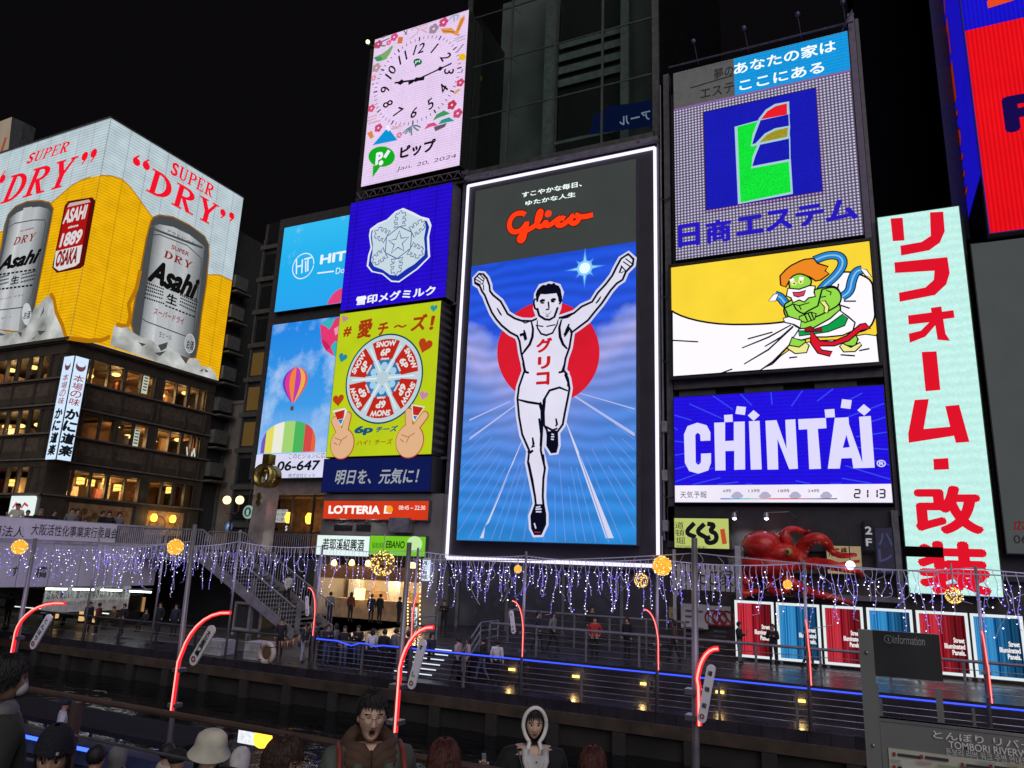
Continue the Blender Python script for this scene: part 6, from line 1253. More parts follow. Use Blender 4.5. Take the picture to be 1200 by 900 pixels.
for i, (p0_, p1_) in enumerate((((402, 55), (440, 70)), ((552, 55), (600, 72)))):
    q = onY(OC(p0_)[0], 33.3); w = thing('spotlight', ['small wall spotlight above the head of the octopus, nearer the yellow green sign', 'small spotlight on a long bent arm above the octopus arms'][i], 'lamp', tuple(q)); m = MB(); m.lathe([(.06, .12), (.12, 0), (.13, -.12)], tuple(q), 12); m.obj('housing', STEEL, w)
    MB().ball((q.x, q.y+.02, q.z-.12), .09, 10, 6).obj('lens', E('f0f4ff', 5), w); MB().tube([(q.x, q.y, q.z+.1), (q.x+(.9 if i else .1), q.y, q.z+.15), (q.x+(1.2 if i else .1), 33.98, q.z-.1)], .025, 6).obj('arm', STEEL, w)
    L = bpy.data.lights.new('spotlight_lamp', 'SPOT'); L.energy = 170; L.spot_size = R(80); L.spot_blend = .8; L.color = (.9, .95, 1); L.shadow_soft_size = .08; o = bpy.data.objects.new('spotlight_lamp', L); COL.objects.link(o); o.location = (q.x+.3, q.y-.3, q.z-.05); o.rotation_euler = (R(25), 0, 0)
# pale picket banner and notices between runner and octopus
q0, q1 = onY(OC((112, 400))[0], 32.6), onY(OC((408, 292))[0], 32.6)
t = thing('picket_banner', 'pale slatted banner with brush characters below the yellow green sign', 'sign', (q0.x, 32.6, q0.z))
m = MB(); n = 13
for i in range(n): x = q0.x+(q1.x-q0.x)*i/n; m.box((x, 32.58, q0.z), (x+(q1.x-q0.x)/n*.72, 32.64, q1.z))
m.box((q0.x, 32.65, q0.z+.2), (q1.x, 32.7, q0.z+.3)); m.box((q0.x, 32.65, q1.z-.3), (q1.x, 32.7, q1.z-.2)); m.obj('slats', M('slat_pale', (.45, .43, .45), .6), t)
Art(t, 'Y', 32.56).fitw('たこ家', q0.x+1.0, q0.z+.2, q1.x-.1, q1.z-.15, M('ink', (.02, .02, .02), .6), .0)
m = MB(); m.box((q0.x, 32.7, TERZ), (q0.x+.12, 32.82, q1.z+.6)); m.box((q1.x, 32.5, TERZ), (q1.x+.25, 32.75, 1.0)); m.obj('post', M('post_pale', (.4, .4, .42), .5), t)
for (pa, pb, lab, txt) in (((478, 330), (585, 238), 'white notice board with lines of print on the dark wall', 1), ((590, 314), (678, 246), 'white notice with three round prohibition signs', 2), ((428, 292), (460, 248), 'small yellowish notice left of the white notices', 0)):
    q0, q1 = onY(R3(pa)[0], 33.9), onY(R3(pb)[0], 33.9)
    t = thing('notice_board', lab, 'sign', (q0.x, 33.9, q0.z)); MB().box((q0.x, 33.9, q0.z), (q1.x, 33.96, q1.z)).obj('panel', M('notice_white', (.55, .53, .55), .6, var=.1) if txt else M('notice_yellow', (.4, .32, .12), .6), t); b = Art(t, 'Y', 33.89)
    if txt == 1: b.strokes([[(q0.x+.2, q1.z-.3-i*.24), (q1.x-.2-(i % 3)*.3, q1.z-.3-i*.24)] for i in range(9)], .09, M('print_grey', (.12, .12, .13), .6), 'print', px=False)
    if txt == 2:
        for i in range(3):
            x = q0.x+(q1.x-q0.x)*(i+.5)/3; z = q1.z-.5; b.strokes([[(x+.3*math.cos(k*.35), z+.3*math.sin(k*.35)) for k in range(19)], [(x-.2, z+.2), (x+.2, z-.2)]], .08, M('print_red', (.3, .02, .02), .6), 'symbol', px=False)
        b.strokes([[(q0.x+.2, q1.z-1.05-i*.2), (q1.x-.2, q1.z-1.05-i*.2)] for i in range(4)], .07, M('print_grey', (.12, .12, .13), .6), 'print', px=False)
    if txt == 0: b.strokes([[(q0.x+.1, q1.z-.3-i*.25), (q1.x-.1, q1.z-.3-i*.25)] for i in range(4)], .06, M('print_grey', (.12, .12, .13), .6), 'print', px=False)
# six illuminated panels on the terrace
PYF = 30.4
edges = [(862, 908), (911, 962), (965, 1013), (1017, 1071), (1075, 1136), (1139, 1200)]
pw = 0
LAB = ['red curtain light panel, leftmost, with two people in front', 'blue curtain light panel between two red ones at the left', 'red curtain light panel half behind the information sign post', 'blue curtain light panel mostly hidden by the information sign', 'red curtain light panel right of the information sign', 'blue curtain light panel at the right edge']
xs = [(onY((a_, 742), PYF).x, onY((b_, 745), PYF).x) for a_, b_ in edges]
ZP0, ZP1 = TERZ+.12, -1.12
def curtain(key, cols):
    m, t, o = _new(key); e = N(t, 'ShaderNodeEmission'); t.links.new(e.outputs[0], o.inputs[0])
    tc = N(t, 'ShaderNodeTexCoord'); sp = N(t, 'ShaderNodeSeparateXYZ'); t.links.new(tc.outputs['Object'], sp.inputs[0])
    n1 = N(t, 'ShaderNodeTexNoise'); n1.noise_dimensions = '1D'; n1.inputs['Scale'].default_value = 9; n1.inputs['Detail'].default_value = 3; t.links.new(sp.outputs[0], n1.inputs['W'])
    cr = N(t, 'ShaderNodeValToRGB'); t.links.new(n1.outputs[0], cr.inputs[0]); el = cr.color_ramp.elements
    while len(el) < len(cols): el.new(.5)
    for i, (p, h) in enumerate(cols): el[i].position = p; el[i].color = (*hexl(h), 1)
    mr = N(t, 'ShaderNodeMapRange'); mr.inputs[1].default_value = -.25; mr.inputs[2].default_value = .35; mr.inputs[3].default_value = .85; mr.inputs[4].default_value = .22; t.links.new(sp.outputs[0], mr.inputs[0])
    vm = N(t, 'ShaderNodeVectorMath', operation='SCALE'); t.links.new(cr.outputs[0], vm.inputs[0]); t.links.new(mr.outputs[0], vm.inputs['Scale']); t.links.new(vm.outputs[0], e.inputs[0])
    return m
CRED = curtain('red_curtain_print', [(.3, '5c0c1a'), (.42, 'a8182c'), (.52, 'e0424e'), (.6, 'b41c30'), (.75, '6a0e1c')]); CBLU = curtain('blue_curtain_print', [(.3, '0c2c54'), (.42, '1a6cb4'), (.52, '48a8e4'), (.6, '1f74b8'), (.75, '0e3460')])
for i, (x0, x1) in enumerate(xs):
    xc = (x0+x1)/2; wd = min(1.62, x1-x0)/2 if i < 5 else .75
    t = thing('curtain_display', LAB[i], 'display panel', (xc, PYF, TERZ), 'street display panels on the terrace')
    MB().box((xc-wd, PYF, ZP0), (xc+wd, PYF+.14, ZP1)).obj('case', STEEL, t)
    MB().box((xc-wd+.1, PYF-.02, ZP0+.1), (xc+wd-.1, PYF-.002, ZP1-.1)).obj('picture', CRED if i % 2 == 0 else CBLU, t)
    m = MB(); y0, y1 = PYF-.05, PYF-.004
    m.box((xc-wd, y0, ZP0), (xc-wd+.09, y1, ZP1)); m.box((xc+wd-.09, y0, ZP0), (xc+wd, y1, ZP1)); m.box((xc-wd+.091, y0, ZP0), (xc+wd-.091, y1, ZP0+.09)); m.box((xc-wd+.091, y0, ZP1-.09), (xc+wd-.091, y1, ZP1)); m.obj('light_edge', E('e2ecee', 1.0), t)
    b = Art(t, 'Y', PYF-.025)
    for k, s_ in enumerate(('Street', 'Illuminated', 'Panels.')):
        ln_ = (.42, .78, .5)[k]*wd*1.0; z = -1.95-k*.2; b.fitw(s_, xc+wd-.16-ln_, z-.17, xc+wd-.16, z, E('f0ecec', 1), .04)
    m = MB(); m.box((xc-wd+.05, PYF+.02, TERZ), (xc-wd+.15, PYF+.12, ZP0)); m.box((xc+wd-.15, PYF+.02, TERZ), (xc+wd-.05, PYF+.12, ZP0)); m.each('foot', STEEL, t)
# ================================================================ bridge and stairs at the left
BXS = -35.0
B7 = crop(0, 600, 5.0); K8 = crop(190, 600, 4.09); L8 = crop(0, 580, 3.158)
t = thing('bridge', 'concrete footbridge over the river with a lilac lit side girder', 'bridge', (BXS-4, 24, 0))
GIR = M('girder_lilac', (.62, .59, .67), .7, scale=.8, var=.15)
MB().box((-46, 14, -.55), (BXS-.02, 34, -.12)).obj('deck', CONC, t)
m = MB()
y = 14.2
for i in range(10): m.box((BXS-.3, y+i*1.48, -2.0), (BXS+.02, y+i*1.48+1.44, .0))
m.each('side_panel', GIR, t)
MB().box((BXS-.25, 14, -1.98), (BXS-.05, 29.0, -.02)).obj('girder', M('girder_dark', (.2, .19, .22), .8), t)
MB().box((BXS-.34, 14, .001), (BXS+.06, 29.0, .14)).obj('kerb', PALE, t)
b = Art(t, 'X', BXS+.03); 
b.fit('す', B7((66, 375))[0], B7((110, 318))[0], M('ink', (.02, .02, .02), .6), .03); b.fit('橋', B7((205, 385))[0], B7((282, 318))[0], M('ink', (.02, .02, .02), .6), .03)
m = MB(); m.box((BXS-.3, 14, 1.0), (BXS+.05, 29.0, 1.1))
for i in range(24): yy = 26.2+i*.12; m.box((BXS-.02, yy, .14), (BXS+.02, yy+.05, 1.0))
for i in range(8): m.box((BXS-.2, 15+i*1.5, .14), (BXS-.1, 15.1+i*1.5, 1.0))
m.obj('parapet_rail', M('rail_lilac_pale', (.45, .44, .5), .5), t)
MB().box((BXS+.03, 14, .16), (BXS+.07, 26.1, 1.02)).obj('back_sheet', PALE, t)
w = tag(MB().box((BXS+.075, 14, .14), (BXS+.10, 26.15, 1.06)).obj('banner', M('banner_white', (.85, .81, .88), .7, var=.06), None, org=(BXS, 20, .14)), 'long pale banner with black brush writing tied along the bridge parapet', 'banner')
bb = Art(w, 'X', BXS+.105); ORG[w.name] = Vector((BXS, 20, .14))
bb.fit('社団法人', B7((-140, 138))[0], B7((150, 86))[0], M('ink', (.02, .02, .02), .6), .005); bb.fit('大阪活性化事業実行委員会', B7((178, 134))[0], B7((692, 98))[0], M('ink', (.02, .02, .02), .6), .005)
# bridge far parapet (white wall of the other side)
MB().box((-46.2, 14, -.1), (-46.0, 33, 1.1)).obj('far_parapet', M('parapet_blue', (.40, .42, .5), .6), t)
# stairs from the bridge to the terrace
SY0, SY1 = 27.6, 30.4
st = thing('staircase', 'grey steel stairs with picket railings from bridge down to the terrace', 'stairs', (-27, 28.5, TERZ))
sx0, sx1, sz0, sz1 = -30.4, -23.9, -.15, TERZ-.3
MB().box((BXS, SY0, -.5), (sx0, 33.9, -.14)).obj('landing', CONC, st)
n = 20; m = MB()
for i in range(n): x = sx0+(sx1-sx0)*i/n; z = sz0+(sz1-sz0)*(i+1)/n; m.box((x, SY0+.08, z-.05), (x+(sx1-sx0)/n+.04, SY1-.08, z))
m.each('tread', M('tread', (.13, .125, .13), .7), st)
SG = M('stringer_grey', (.19, .18, .19), .6)
for yy in (SY0, SY1): MB().prism([(sx0-.1, yy, sz0+.15), (sx1, yy, sz1+.2), (sx1, yy, sz1-.25), (sx0-.1, yy, sz0-.42)], (0, .07, 0)).obj('stringer', SG, st)
MB().box((BXS, SY0-.01, -.62), (sx0-.12, SY0+.07, .1)).obj('landing_edge', SG, st)
for yy, nm in ((SY0, 0), (SY1, 1)):
    xl = BXS+.4 if nm == 0 else -33
    MB().tube([(xl, yy, .95), (sx0, yy, .95), (sx1, yy, sz1+1.15)], .045, 8).obj('handrail', M('rail_silver', (.36, .35, .37), .35, .6), st)
    m = MB(); x = xl
    while x < sx1:
        z = 0.0 if x < sx0 else sz0+(sz1-sz0)*(x-sx0)/(sx1-sx0)+.15
        m.tube([(x, yy+.03, z), (x, yy+.03, z+(.95 if x < sx0 else 1.0))], .016, 4, False); x += .17
    m.obj('balusters', M('rail_silver', (.36, .35, .37), .35, .6), st)
m = MB()
for x in (sx1-.2, -27): m.box((x, SY0+.3, -4.2), (x+.15, SY0+.5, -2.2 if x > -25 else -1.3))
m.each('support_post', SG, st)
# rear platform rail behind the stairs, at street level
t = thing('street_railing', 'silver picket railing along the street edge behind the stairs', 'railing', (-27, 33.7, 0))
m = MB(); x = -33
while x < -24.3: m.tube([(x, 33.75, 0), (x, 33.75, 1.0)], .014, 4, False); x += .16
m.obj('picket', M('rail_silver', (.36, .35, .37), .35, .6), t); MB().tube([(-33.1, 33.75, 1.02), (-24.3, 33.75, 1.02)], .035, 6).obj('handrail', M('rail_silver', (.36, .35, .37), .35, .6), t)
# under the bridge: hanging board, strip lights, counter, boxes
q0, q1 = onX(B7((250, 545))[0], BXS-.8), onX(B7((765, 455))[0], BXS-.8)
t = thing('hanging_board', 'long pale board with black writing hung under the bridge', 'sign', (BXS-.8, (q0.y+q1.y)/2, q0.z))
zB0, zB1 = min(onX(B7((250, 545))[0], BXS-.8).z, onX(B7((760, 570))[0], BXS-.8).z), -2.06
MB().box((BXS-.86, q0.y, zB0), (BXS-.8, q1.y, zB1)).obj('panel', M('board_pale', (.6, .6, .56), .6), t)
b = Art(t, 'X', BXS-.795); hh = zB1-zB0
b.fitw('遊んで楽しい！旅の食べ歩きはカメラで撮ろう', q0.y+.1, zB0+hh*.52, q1.y-.1, zB1-hh*.12, M('ink', (.02, .02, .02), .6), .02); b.fitw('船着場のご案内はこちらの受付窓口までお問い合わせください', q0.y+.1, zB0+hh*.28, q1.y-.1, zB0+hh*.45, M('ink_red', (.25, .05, .05), .6), 0); b.fitw('RIVER CRUISE', q0.y+2.2, zB0+hh*.06, q1.y-2, zB0+hh*.2, M('ink', (.02, .02, .02), .6), 0)
for i, (pa, pb) in enumerate((((270, 450), (390, 452)), ((430, 452), (550, 455)), ((593, 456), (712, 460)), ((762, 464), (885, 470)))):
    a0, a1 = onX(B7(pa)[0], BXS-.35), onX(B7(pb)[0], BXS-.35)
    w = thing('strip_light', f'white strip light under the bridge girder, {["first", "second", "third", "fourth"][i]} from the left', 'lamp', tuple((a0+a1)/2), 'strip lights under the bridge')
    MB().tube([(BXS-.35, a0.y, a0.z), (BXS-.35, a1.y, a1.z)], .05, 6).obj('tube', E('eefaf4', 5), w); MB().box((BXS-.42, a0.y, max(a0.z, a1.z)+.06), (BXS-.28, a1.y, max(a0.z, a1.z)+.12)).obj('housing', PALE, w)
for i, (pa, pb) in enumerate((((85, 553), (180, 560)), ((180, 562), (330, 572)), ((380, 574), (485, 582)), ((600, 592), (655, 598)))):
    a0, a1 = onY(B7(pa)[0], 29.5), onY(B7(pb)[0], 29.5)
    w = thing('counter_light', f'dim white tube over the counter below the bridge, {["first", "second", "third", "fourth"][i]} from the left', 'lamp', tuple(a0), 'tubes over the dark counter')
    MB().tube([tuple(a0), tuple(a1)], .035, 6).obj('tube', E('e4f4e8', 1.3), w); MB().box((a0.x, 29.4, a0.z+.04), (a1.x, 29.6, a0.z+.09)).obj('housing', GREYM, w)
t = thing('ticket_counter', 'dark counter kiosk with a lit shelf under the bridge', 'counter', (-40, 30, WALKZ))
c0, c1 = onY(B7((10, 640))[0], 29.6), onY(B7((690, 640))[0], 29.6)
MB().box((c0.x-4, 29.7, WALKZ), (c1.x, 31, -3.5)).obj('counter', M('counter_dark', (.06, .055, .05), .5), t); MB().box((c0.x-4, 29.3, -2.75), (c1.x, 31, -2.62)).obj('shelf', M('shelf_pale', (.35, .34, .33), .6), t); MB().box((c0.x-4, 30.9, -3.5), (c1.x, 31, -2.7)).obj('back_panel', M('shelf_back', (.12, .12, .12), .7), t)
for i, p in enumerate([(310, 692), (463, 700), (500, 703), (545, 705)]):
    q = onY(B7(p)[0], 28.2); w = thing('floor_lantern', f'small warm paper light on the promenade under the bridge, {["first", "second", "third", "fourth"][i]} from the left', 'lantern', (q.x, 28.2, WALKZ), 'warm paper lights under the bridge')
    MB().rbox((q.x-.12, 28.1, WALKZ+.1), (q.x+.12, 28.34, WALKZ+.85), .04).obj('shade', E('e0b878', 1.0, 'static'), w); MB().box((q.x-.14, 28.08, WALKZ), (q.x+.14, 28.36, WALKZ+.09)).obj('base', DARK, w)
q = onY(B7((822, 540))[0], 31); t = thing('poster_light', 'small glowing framed picture in the dark under the bridge end', 'sign', tuple(q)); MB().box((q.x-.35, 31, q.z-.4), (q.x+.35, 31.1, q.z+.4)).obj('panel', E('c89860', .6, 'static'), t); MB().box((q.x-.4, 31.02, q.z-.45), (q.x+.4, 31.14, q.z+.45)).obj('frame', DARK, t)
# equipment trailer in the shade below the stairs
q0, q1 = onY(K8((330, 590))[0], 29), onY(K8((480, 440))[0], 29)
t = thing('equipment_frame', 'pale metal frame cart standing in the dark below the stairs', 'cart', ((q0.x+q1.x)/2, 29, WALKZ))
m = MB(); zA, zB_ = WALKZ+.1, q1.z
for x in (q0.x, q1.x-.1): m.box((x, 29, zA), (x+.1, 29.1, zB_)); m.box((x, 30.2, zA), (x+.1, 30.3, zB_))
for z in (zA+.25, zB_-.1): m.box((q0.x, 29.01, z), (q1.x, 29.09, z+.12))
m.obj('frame', M('frame_pale', (.32, .32, .30), .6), t); MB().box((q0.x+.12, 29.1, zA+.4), (q1.x-.12, 30.2, zB_-.2)).obj('load', M('load_dark', (.04, .04, .04), .7), t)
# ================================================================ far promenade edge: railing, boxes, life ring
PX = [-32.06, -27.7, -23.4, -19.1, -14.75, -10.45, -5.96, -1.70, 2.52, 6.8]
def railing(name, label, x0, x1, y, z0, h, step, bars, led=False, mat=None, rh=.045):
    t = thing(name, label, 'railing', ((x0+x1)/2, y, z0)); mt = mat or GREYM
    p0 = MB(); x = x0; posts = []
    while x <= x1+.01: posts.append(x); x += step
    for x in posts: MB().box((x-.035, y-.03, z0), (x+.035, y+.03, z0+h)).obj('post', mt, t)
    m = MB()
    for k in range(bars): m.tube([(x0, y, z0+h*(k+1)/(bars+1)), (x1, y, z0+h*(k+1)/(bars+1))], .012, 5)
    m.obj('cable', STEEL, t); MB().tube([(x0, y, z0+h+.03), (x1, y, z0+h+.03)], rh, 8).obj('handrail', mt, t)
    if led: MB().tube([(x0, y-.06, z0+h+.06)]+[(x0+.6+i*.35, y-.06, z0+h+.06-(.12 if i in (2, 3, 6) and x0 < -15 else .0)*(.5+.5*(i % 2))) for i in range(9)]+[(x0+5, y-.06, z0+h+.06), (x1, y-.06, z0+h+.06)], .021, 6).obj('led_tube', E('3048ff', 2.4), t)
    return t
PM = M('rail_post_grey', (.20, .19, .2), .5, .4)
railing('promenade_railing', 'waterside railing with a blue light tube along its handrail', -19.0, 12, 23.35, WALKZ, 1.02, 2.12, 5, True, PM)
railing('promenade_railing', 'plain dark waterside railing below the bridge', -46, -20.9, 23.35, WALKZ, 1.02, 2.3, 2, False, M('rail_dark', (.05, .05, .055), .5, .3))
railing('terrace_railing', 'grey cable railing along the terrace edge above the step lights', -12.9, 12, 25.7, TERZ, 1.0, 1.9, 4, False, PM)
railing('terrace_railing', 'grey railing on the ramp in front of the runner screen', -14.0, -6.5, 29.6, TERZ, 1.25, 1.5, 4, False, PM)
t = thing('stair_railing', 'pair of sloping handrails beside the short white edged steps', 'railing', (-15, 25, WALKZ))
for x in (-16.2, -13.4):
    m = MB(); 
    for dz in (1.0, .7, .4): m.tube([(x, 24.6, WALKZ+dz), (x, 25.9, WALKZ+.9+dz), (x, 27.4, WALKZ+.9+dz)], .03, 6)
    for yy in (24.6, 25.9, 27.4): m.tube([(x, yy, WALKZ), (x, yy, WALKZ+1.0+(.9 if yy > 25 else 0))], .03, 6)
    m.obj('rail', STEEL, t)
t = thing('steps', 'short flight of steps with glowing white edges up to the terrace', 'stairs', (-14.8, 25, WALKZ))
for i in range(6):
    z = WALKZ+.15*(i+1); y0 = 24.2+i*.22; MB().box((-16.1, y0, WALKZ), (-13.5, 25.404, z)).obj('tread', M('step_dark', (.06, .06, .065), .5), t) if i < 5 else None
    MB().box((-16.0+.05*i, y0-.02, z-.045), (-14.4+.03*i, y0-.003, z-.01)).obj('edge_light', E('dfe8f4', 1.2), t)
for i, p in enumerate([(675, 801), (755, 810), (844, 820), (939, 829), (600, 792)]):
    q = onY(p, 25.39); w = thing('step_light', 'small amber light on the riser wall, ' + ['below the red jacket person', 'under the right edge of the runner screen', 'under the leftmost red panel', 'below the second red panel', 'beside the white edged steps'][i], 'lamp', tuple(q), 'amber step lights'); q.z = -4.0+.22
    MB().rbox((q.x-.13, 25.34, q.z-.055), (q.x+.13, 25.40, q.z+.055), .015).obj('lens', E('ffc860', 3.0), w); MB().box((q.x-.22, 25.36, q.z-.12), (q.x+.22, 25.402, q.z+.12)).obj('housing', DARK, w)
    L = bpy.data.lights.new('step_lamp', 'POINT'); L.energy = 5; L.color = (1, .65, .25); L.shadow_soft_size = .06; o = bpy.data.objects.new('step_lamp', L); COL.objects.link(o); o.location = (q.x, 25.15, q.z)
for i, (pa, pb) in enumerate((((182, 738), (293, 618)), ((388, 758), (488, 628)))):
    q0, q1 = onY(K8(pa)[0], 23.6), onY(K8(pb)[0], 23.6)
    w = thing('utility_box', ['pale cabinet on the quay edge behind the long white lamp plate', 'pale cabinet on the quay edge with a life ring beside it'][i], 'cabinet', ((q0.x+q1.x)/2, 23.6, WALKZ), 'pale cabinets on the quay edge')
    MB().rbox((q0.x, 23.5, WALKZ), (q1.x, 24.3, q1.z), .03).obj('case', M('cabinet_pale', (.42, .41, .42), .6, var=.15), w); MB().box((q0.x+.1, 23.485, WALKZ+.15), (q1.x-.1, 23.498, q1.z-.12)).obj('door', M('cabinet_pale2', (.40, .39, .40), .6), w); MB().box((q0.x+.15, 23.47, WALKZ+.7), (q0.x+.2, 23.484, WALKZ+.9)).obj('handle', DARK, w)
q = onY(K8((502, 676))[0], 23.3)
t = thing('life_ring', 'pale life ring with dark bands hanging on the quay railing', 'life ring', tuple(q))
MB().torus(tuple(q), .34, .105, 'y', 32, 10).obj('ring', M('ring_pale', (.5, .44, .38), .6), t, True); m = MB()
for k in range(4):
    an = R(45+90*k); m.torus((q.x+.34*math.cos(an), q.y, q.z+.34*math.sin(an)), .115, .02, 'x' if k % 2 else 'z', 14, 6)
m.obj('band', M('band_dark', (.08, .02, .02), .6), t); MB().ball(tuple(q), (.235, .05, .235), 16, 8).obj('back_plate', M('plate_brown', (.14, .07, .04), .7), t)
# bunting
t = thing('bunting', 'small string of triangular flags hanging over the promenade below the stairs', 'bunting', tuple(onY((350, 735), 24.5)))
f0, f1 = onY(L8((1030, 540))[0], 24.2), onY(L8((1160, 465))[0], 24.2); m = MB(); m2 = MB(); pts = []
for i in range(13):
    s_ = i/12; p = f0.lerp(f1, s_); p.z -= .25*math.sin(math.pi*s_); pts.append(p)
for i in range(12):
    p, q = pts[i], pts[i+1]; (m if i % 2 else m2).prism([p+(q-p)*.1, p+(q-p)*.9, (p+q)/2+Vector((0, 0, -.27))], (0, .01, 0))
m.obj('flag', M('flag_cream', (.55, .45, .28), .7), t); m2.obj('flag', M('flag_orange', (.45, .13, .05), .7), t); MB().tube([tuple(p) for p in pts], .012, 5).obj('cord', DARK, t)
# ================================================================ lamp poles with red arcs
REDL = E('f0202a', 1.5); REDC = E('ff8478', 2.6)
def lamp_pole(x, y, zb, ztop, lx, lean, sc, label, group, plate, r=.05):
    t = thing('light_pole', label, 'lamp post', (x, y, zb), group)
    MB().tube([(x, y, zb), (x+lean, y, ztop)], [r, r*.72], 10).obj('pole', M('pole_grey', (.30, .29, .31), .45, .5, var=.2), t, True)
    m = MB(); z1 = lx['top']; z0 = lx['bot']; dx = lx['dx']; P = []
    for i in range(15):
        s_ = i/14
        if s_ < .45: P.append((x+.08*sc+lean*.3, y-.1, z0+(z1-z0)*s_*1.15))
        else: k = (s_-.45)/.55; P.append((x+.08*sc+dx*(k**1.7), y-.1, z0+(z1-z0)*(.5175+.4825*math.sin(k*math.pi/2))))
    MB().tube(P, .030*sc, 8).obj('red_light', REDL, t, True)
    MB().tube([(p[0], p[1]-.026*sc, p[2]) for p in P], .013*sc, 6).obj('red_core', REDC, t)
    m = MB()
    for i in (1, 5): m.box((x-r*1.3, y-.12, P[i][2]-.03), (P[i][0]+.05, y+r, P[i][2]+.03))
    m.each('clamp', STEEL, t)
    if plate:
        (px, pz, ln_, an, txt, wp) = plate; w_ = wp*sc; m = MB(); ca, sa = math.cos(R(an)), math.sin(R(an)); q = []
        for k in range(17): th = R(-90+180*k/16); q.append((ln_/2+w_*math.cos(th), w_*math.sin(th)))
        q += [(-a_, -b_) for a_, b_ in q]
        m.prism([(px+a_*ca-b_*sa, y-.16, pz+a_*sa+b_*ca) for a_, b_ in q], (0, .03, 0)); pl = m.obj('name_plate', M('plate_white', (.85, .83, .86), .5, var=.05), t)
        b = Art(t, 'Y', y-.165); ink = M('ink', (.02, .02, .02), .6)
        for k, ch in enumerate(txt):
            s_ = (.42-.66*k/max(1, len(txt)-1))*ln_; vs, fs = text_mesh(ch, .02); h = w_*1.1; cx, cz = px+s_*ca, pz+s_*sa; X0 = min(v[0] for v in vs); X1 = max(v[0] for v in vs); Y0 = min(v[1] for v in vs); Y1 = max(v[1] for v in vs); kk = h/max(Y1-Y0, .8)
            b._emit([(cx+((vx-(X0+X1)/2)*kk)*sa*1.0+((vy-(Y0+Y1)/2)*kk)*ca*-1.0*-1, cz-((vx-(X0+X1)/2)*kk)*ca+((vy-(Y0+Y1)/2)*kk)*sa) for vx, vy in vs], fs, ink, 'lettering', pl)
        cx, cz = px-.46*ln_*ca, pz-.46*ln_*sa; b.strokes([[(cx+w_*.42*math.cos(k*.5), cz+w_*.42*math.sin(k*.5)) for k in range(14)]], w_*.25, M('plate_red', (.3, .02, .04), .5), 'crest', pl, px=False)
    return t
NY = 9.3
NX = [-14.75, -10.41, -6.08, -1.9]
def npx(p): q = onY(p, NY-.1); return q
NL = ['tall grey pole with a red light arc and pale plate at the left edge', 'tall grey pole with a red light arc in front of the stairs', 'tall grey pole with a red light arc before the burger shop', 'tall grey pole with a red light arc and slim plate below the octopus']
tips = [(76, 707), (270, 718), (508, 735), (842, 760)]; bots = [(12, 780), (203, 838), (463, 858), (818, 850)]; tops = [(40, 640), (227, 625), (479, 648), (814, 645)]
plates = [((51, 740), 58, 'とんぼり'), ((240, 756), 58, '太左衛門橋'), ((491, 778), 76, 'すし'), ((829, 812), 78, '道頓堀')]
for i in range(4):
    tp, bt, top = npx(tips[i]), npx(bots[i]), onY(tops[i], NY); pl = npx(plates[i][0])
    x = bt.x-.08
    lamp_pole(x, NY, -4.2, top.z+.15, {'top': tp.z, 'bot': bt.z, 'dx': tp.x-x-.08}, top.x-x, 1.0, NL[i], 'poles along the near bank', (pl.x, pl.z, .55, plates[i][1], plates[i][2], (.085, .085, .06, .05)[i]))
FL = ['grey pole with a red light arc at the foot of the stairs', 'grey pole with a red light arc left of the runner screen, by the white steps', 'grey pole with a red light arc under the left part of the runner screen', 'grey pole with a red light arc under the right edge of the runner screen', 'grey pole with a red light arc before the second light panel', 'grey pole with a red light arc before the rightmost panels', 'grey pole with a red light arc outside the right edge']
for i, x in enumerate(PX[3:9]):
    lamp_pole(x, 23.2, WALKZ, .35, {'top': -1.28, 'bot': -3.0, 'dx': -.42 if i in (0, 2, 3) else (.2 if i == 1 else -.05)}, .05, .85, FL[i], 'poles along the far bank', (x-.30, -1.95, .6, 100, 'とん', .085) if i in (0, 2) else None, .055)
for i, x in enumerate(PX[:3]):
    t = thing('wire_post', ['thin post in front of the bridge, first from the left', 'thin post in front of the bridge, second from the left', 'thin post near the foot of the stairs'][i], 'post', (x, 23.2, WALKZ), 'thin posts carrying the light wires'); MB().tube([(x, 23.2, WALKZ), (x, 23.2, .75)], [.05, .035], 8).obj('pole', M('pole_grey', (.30, .29, .31), .45, .5), t, True); MB().ball((x, 23.2, .78), .06, 8, 6).obj('finial', STEEL, t)
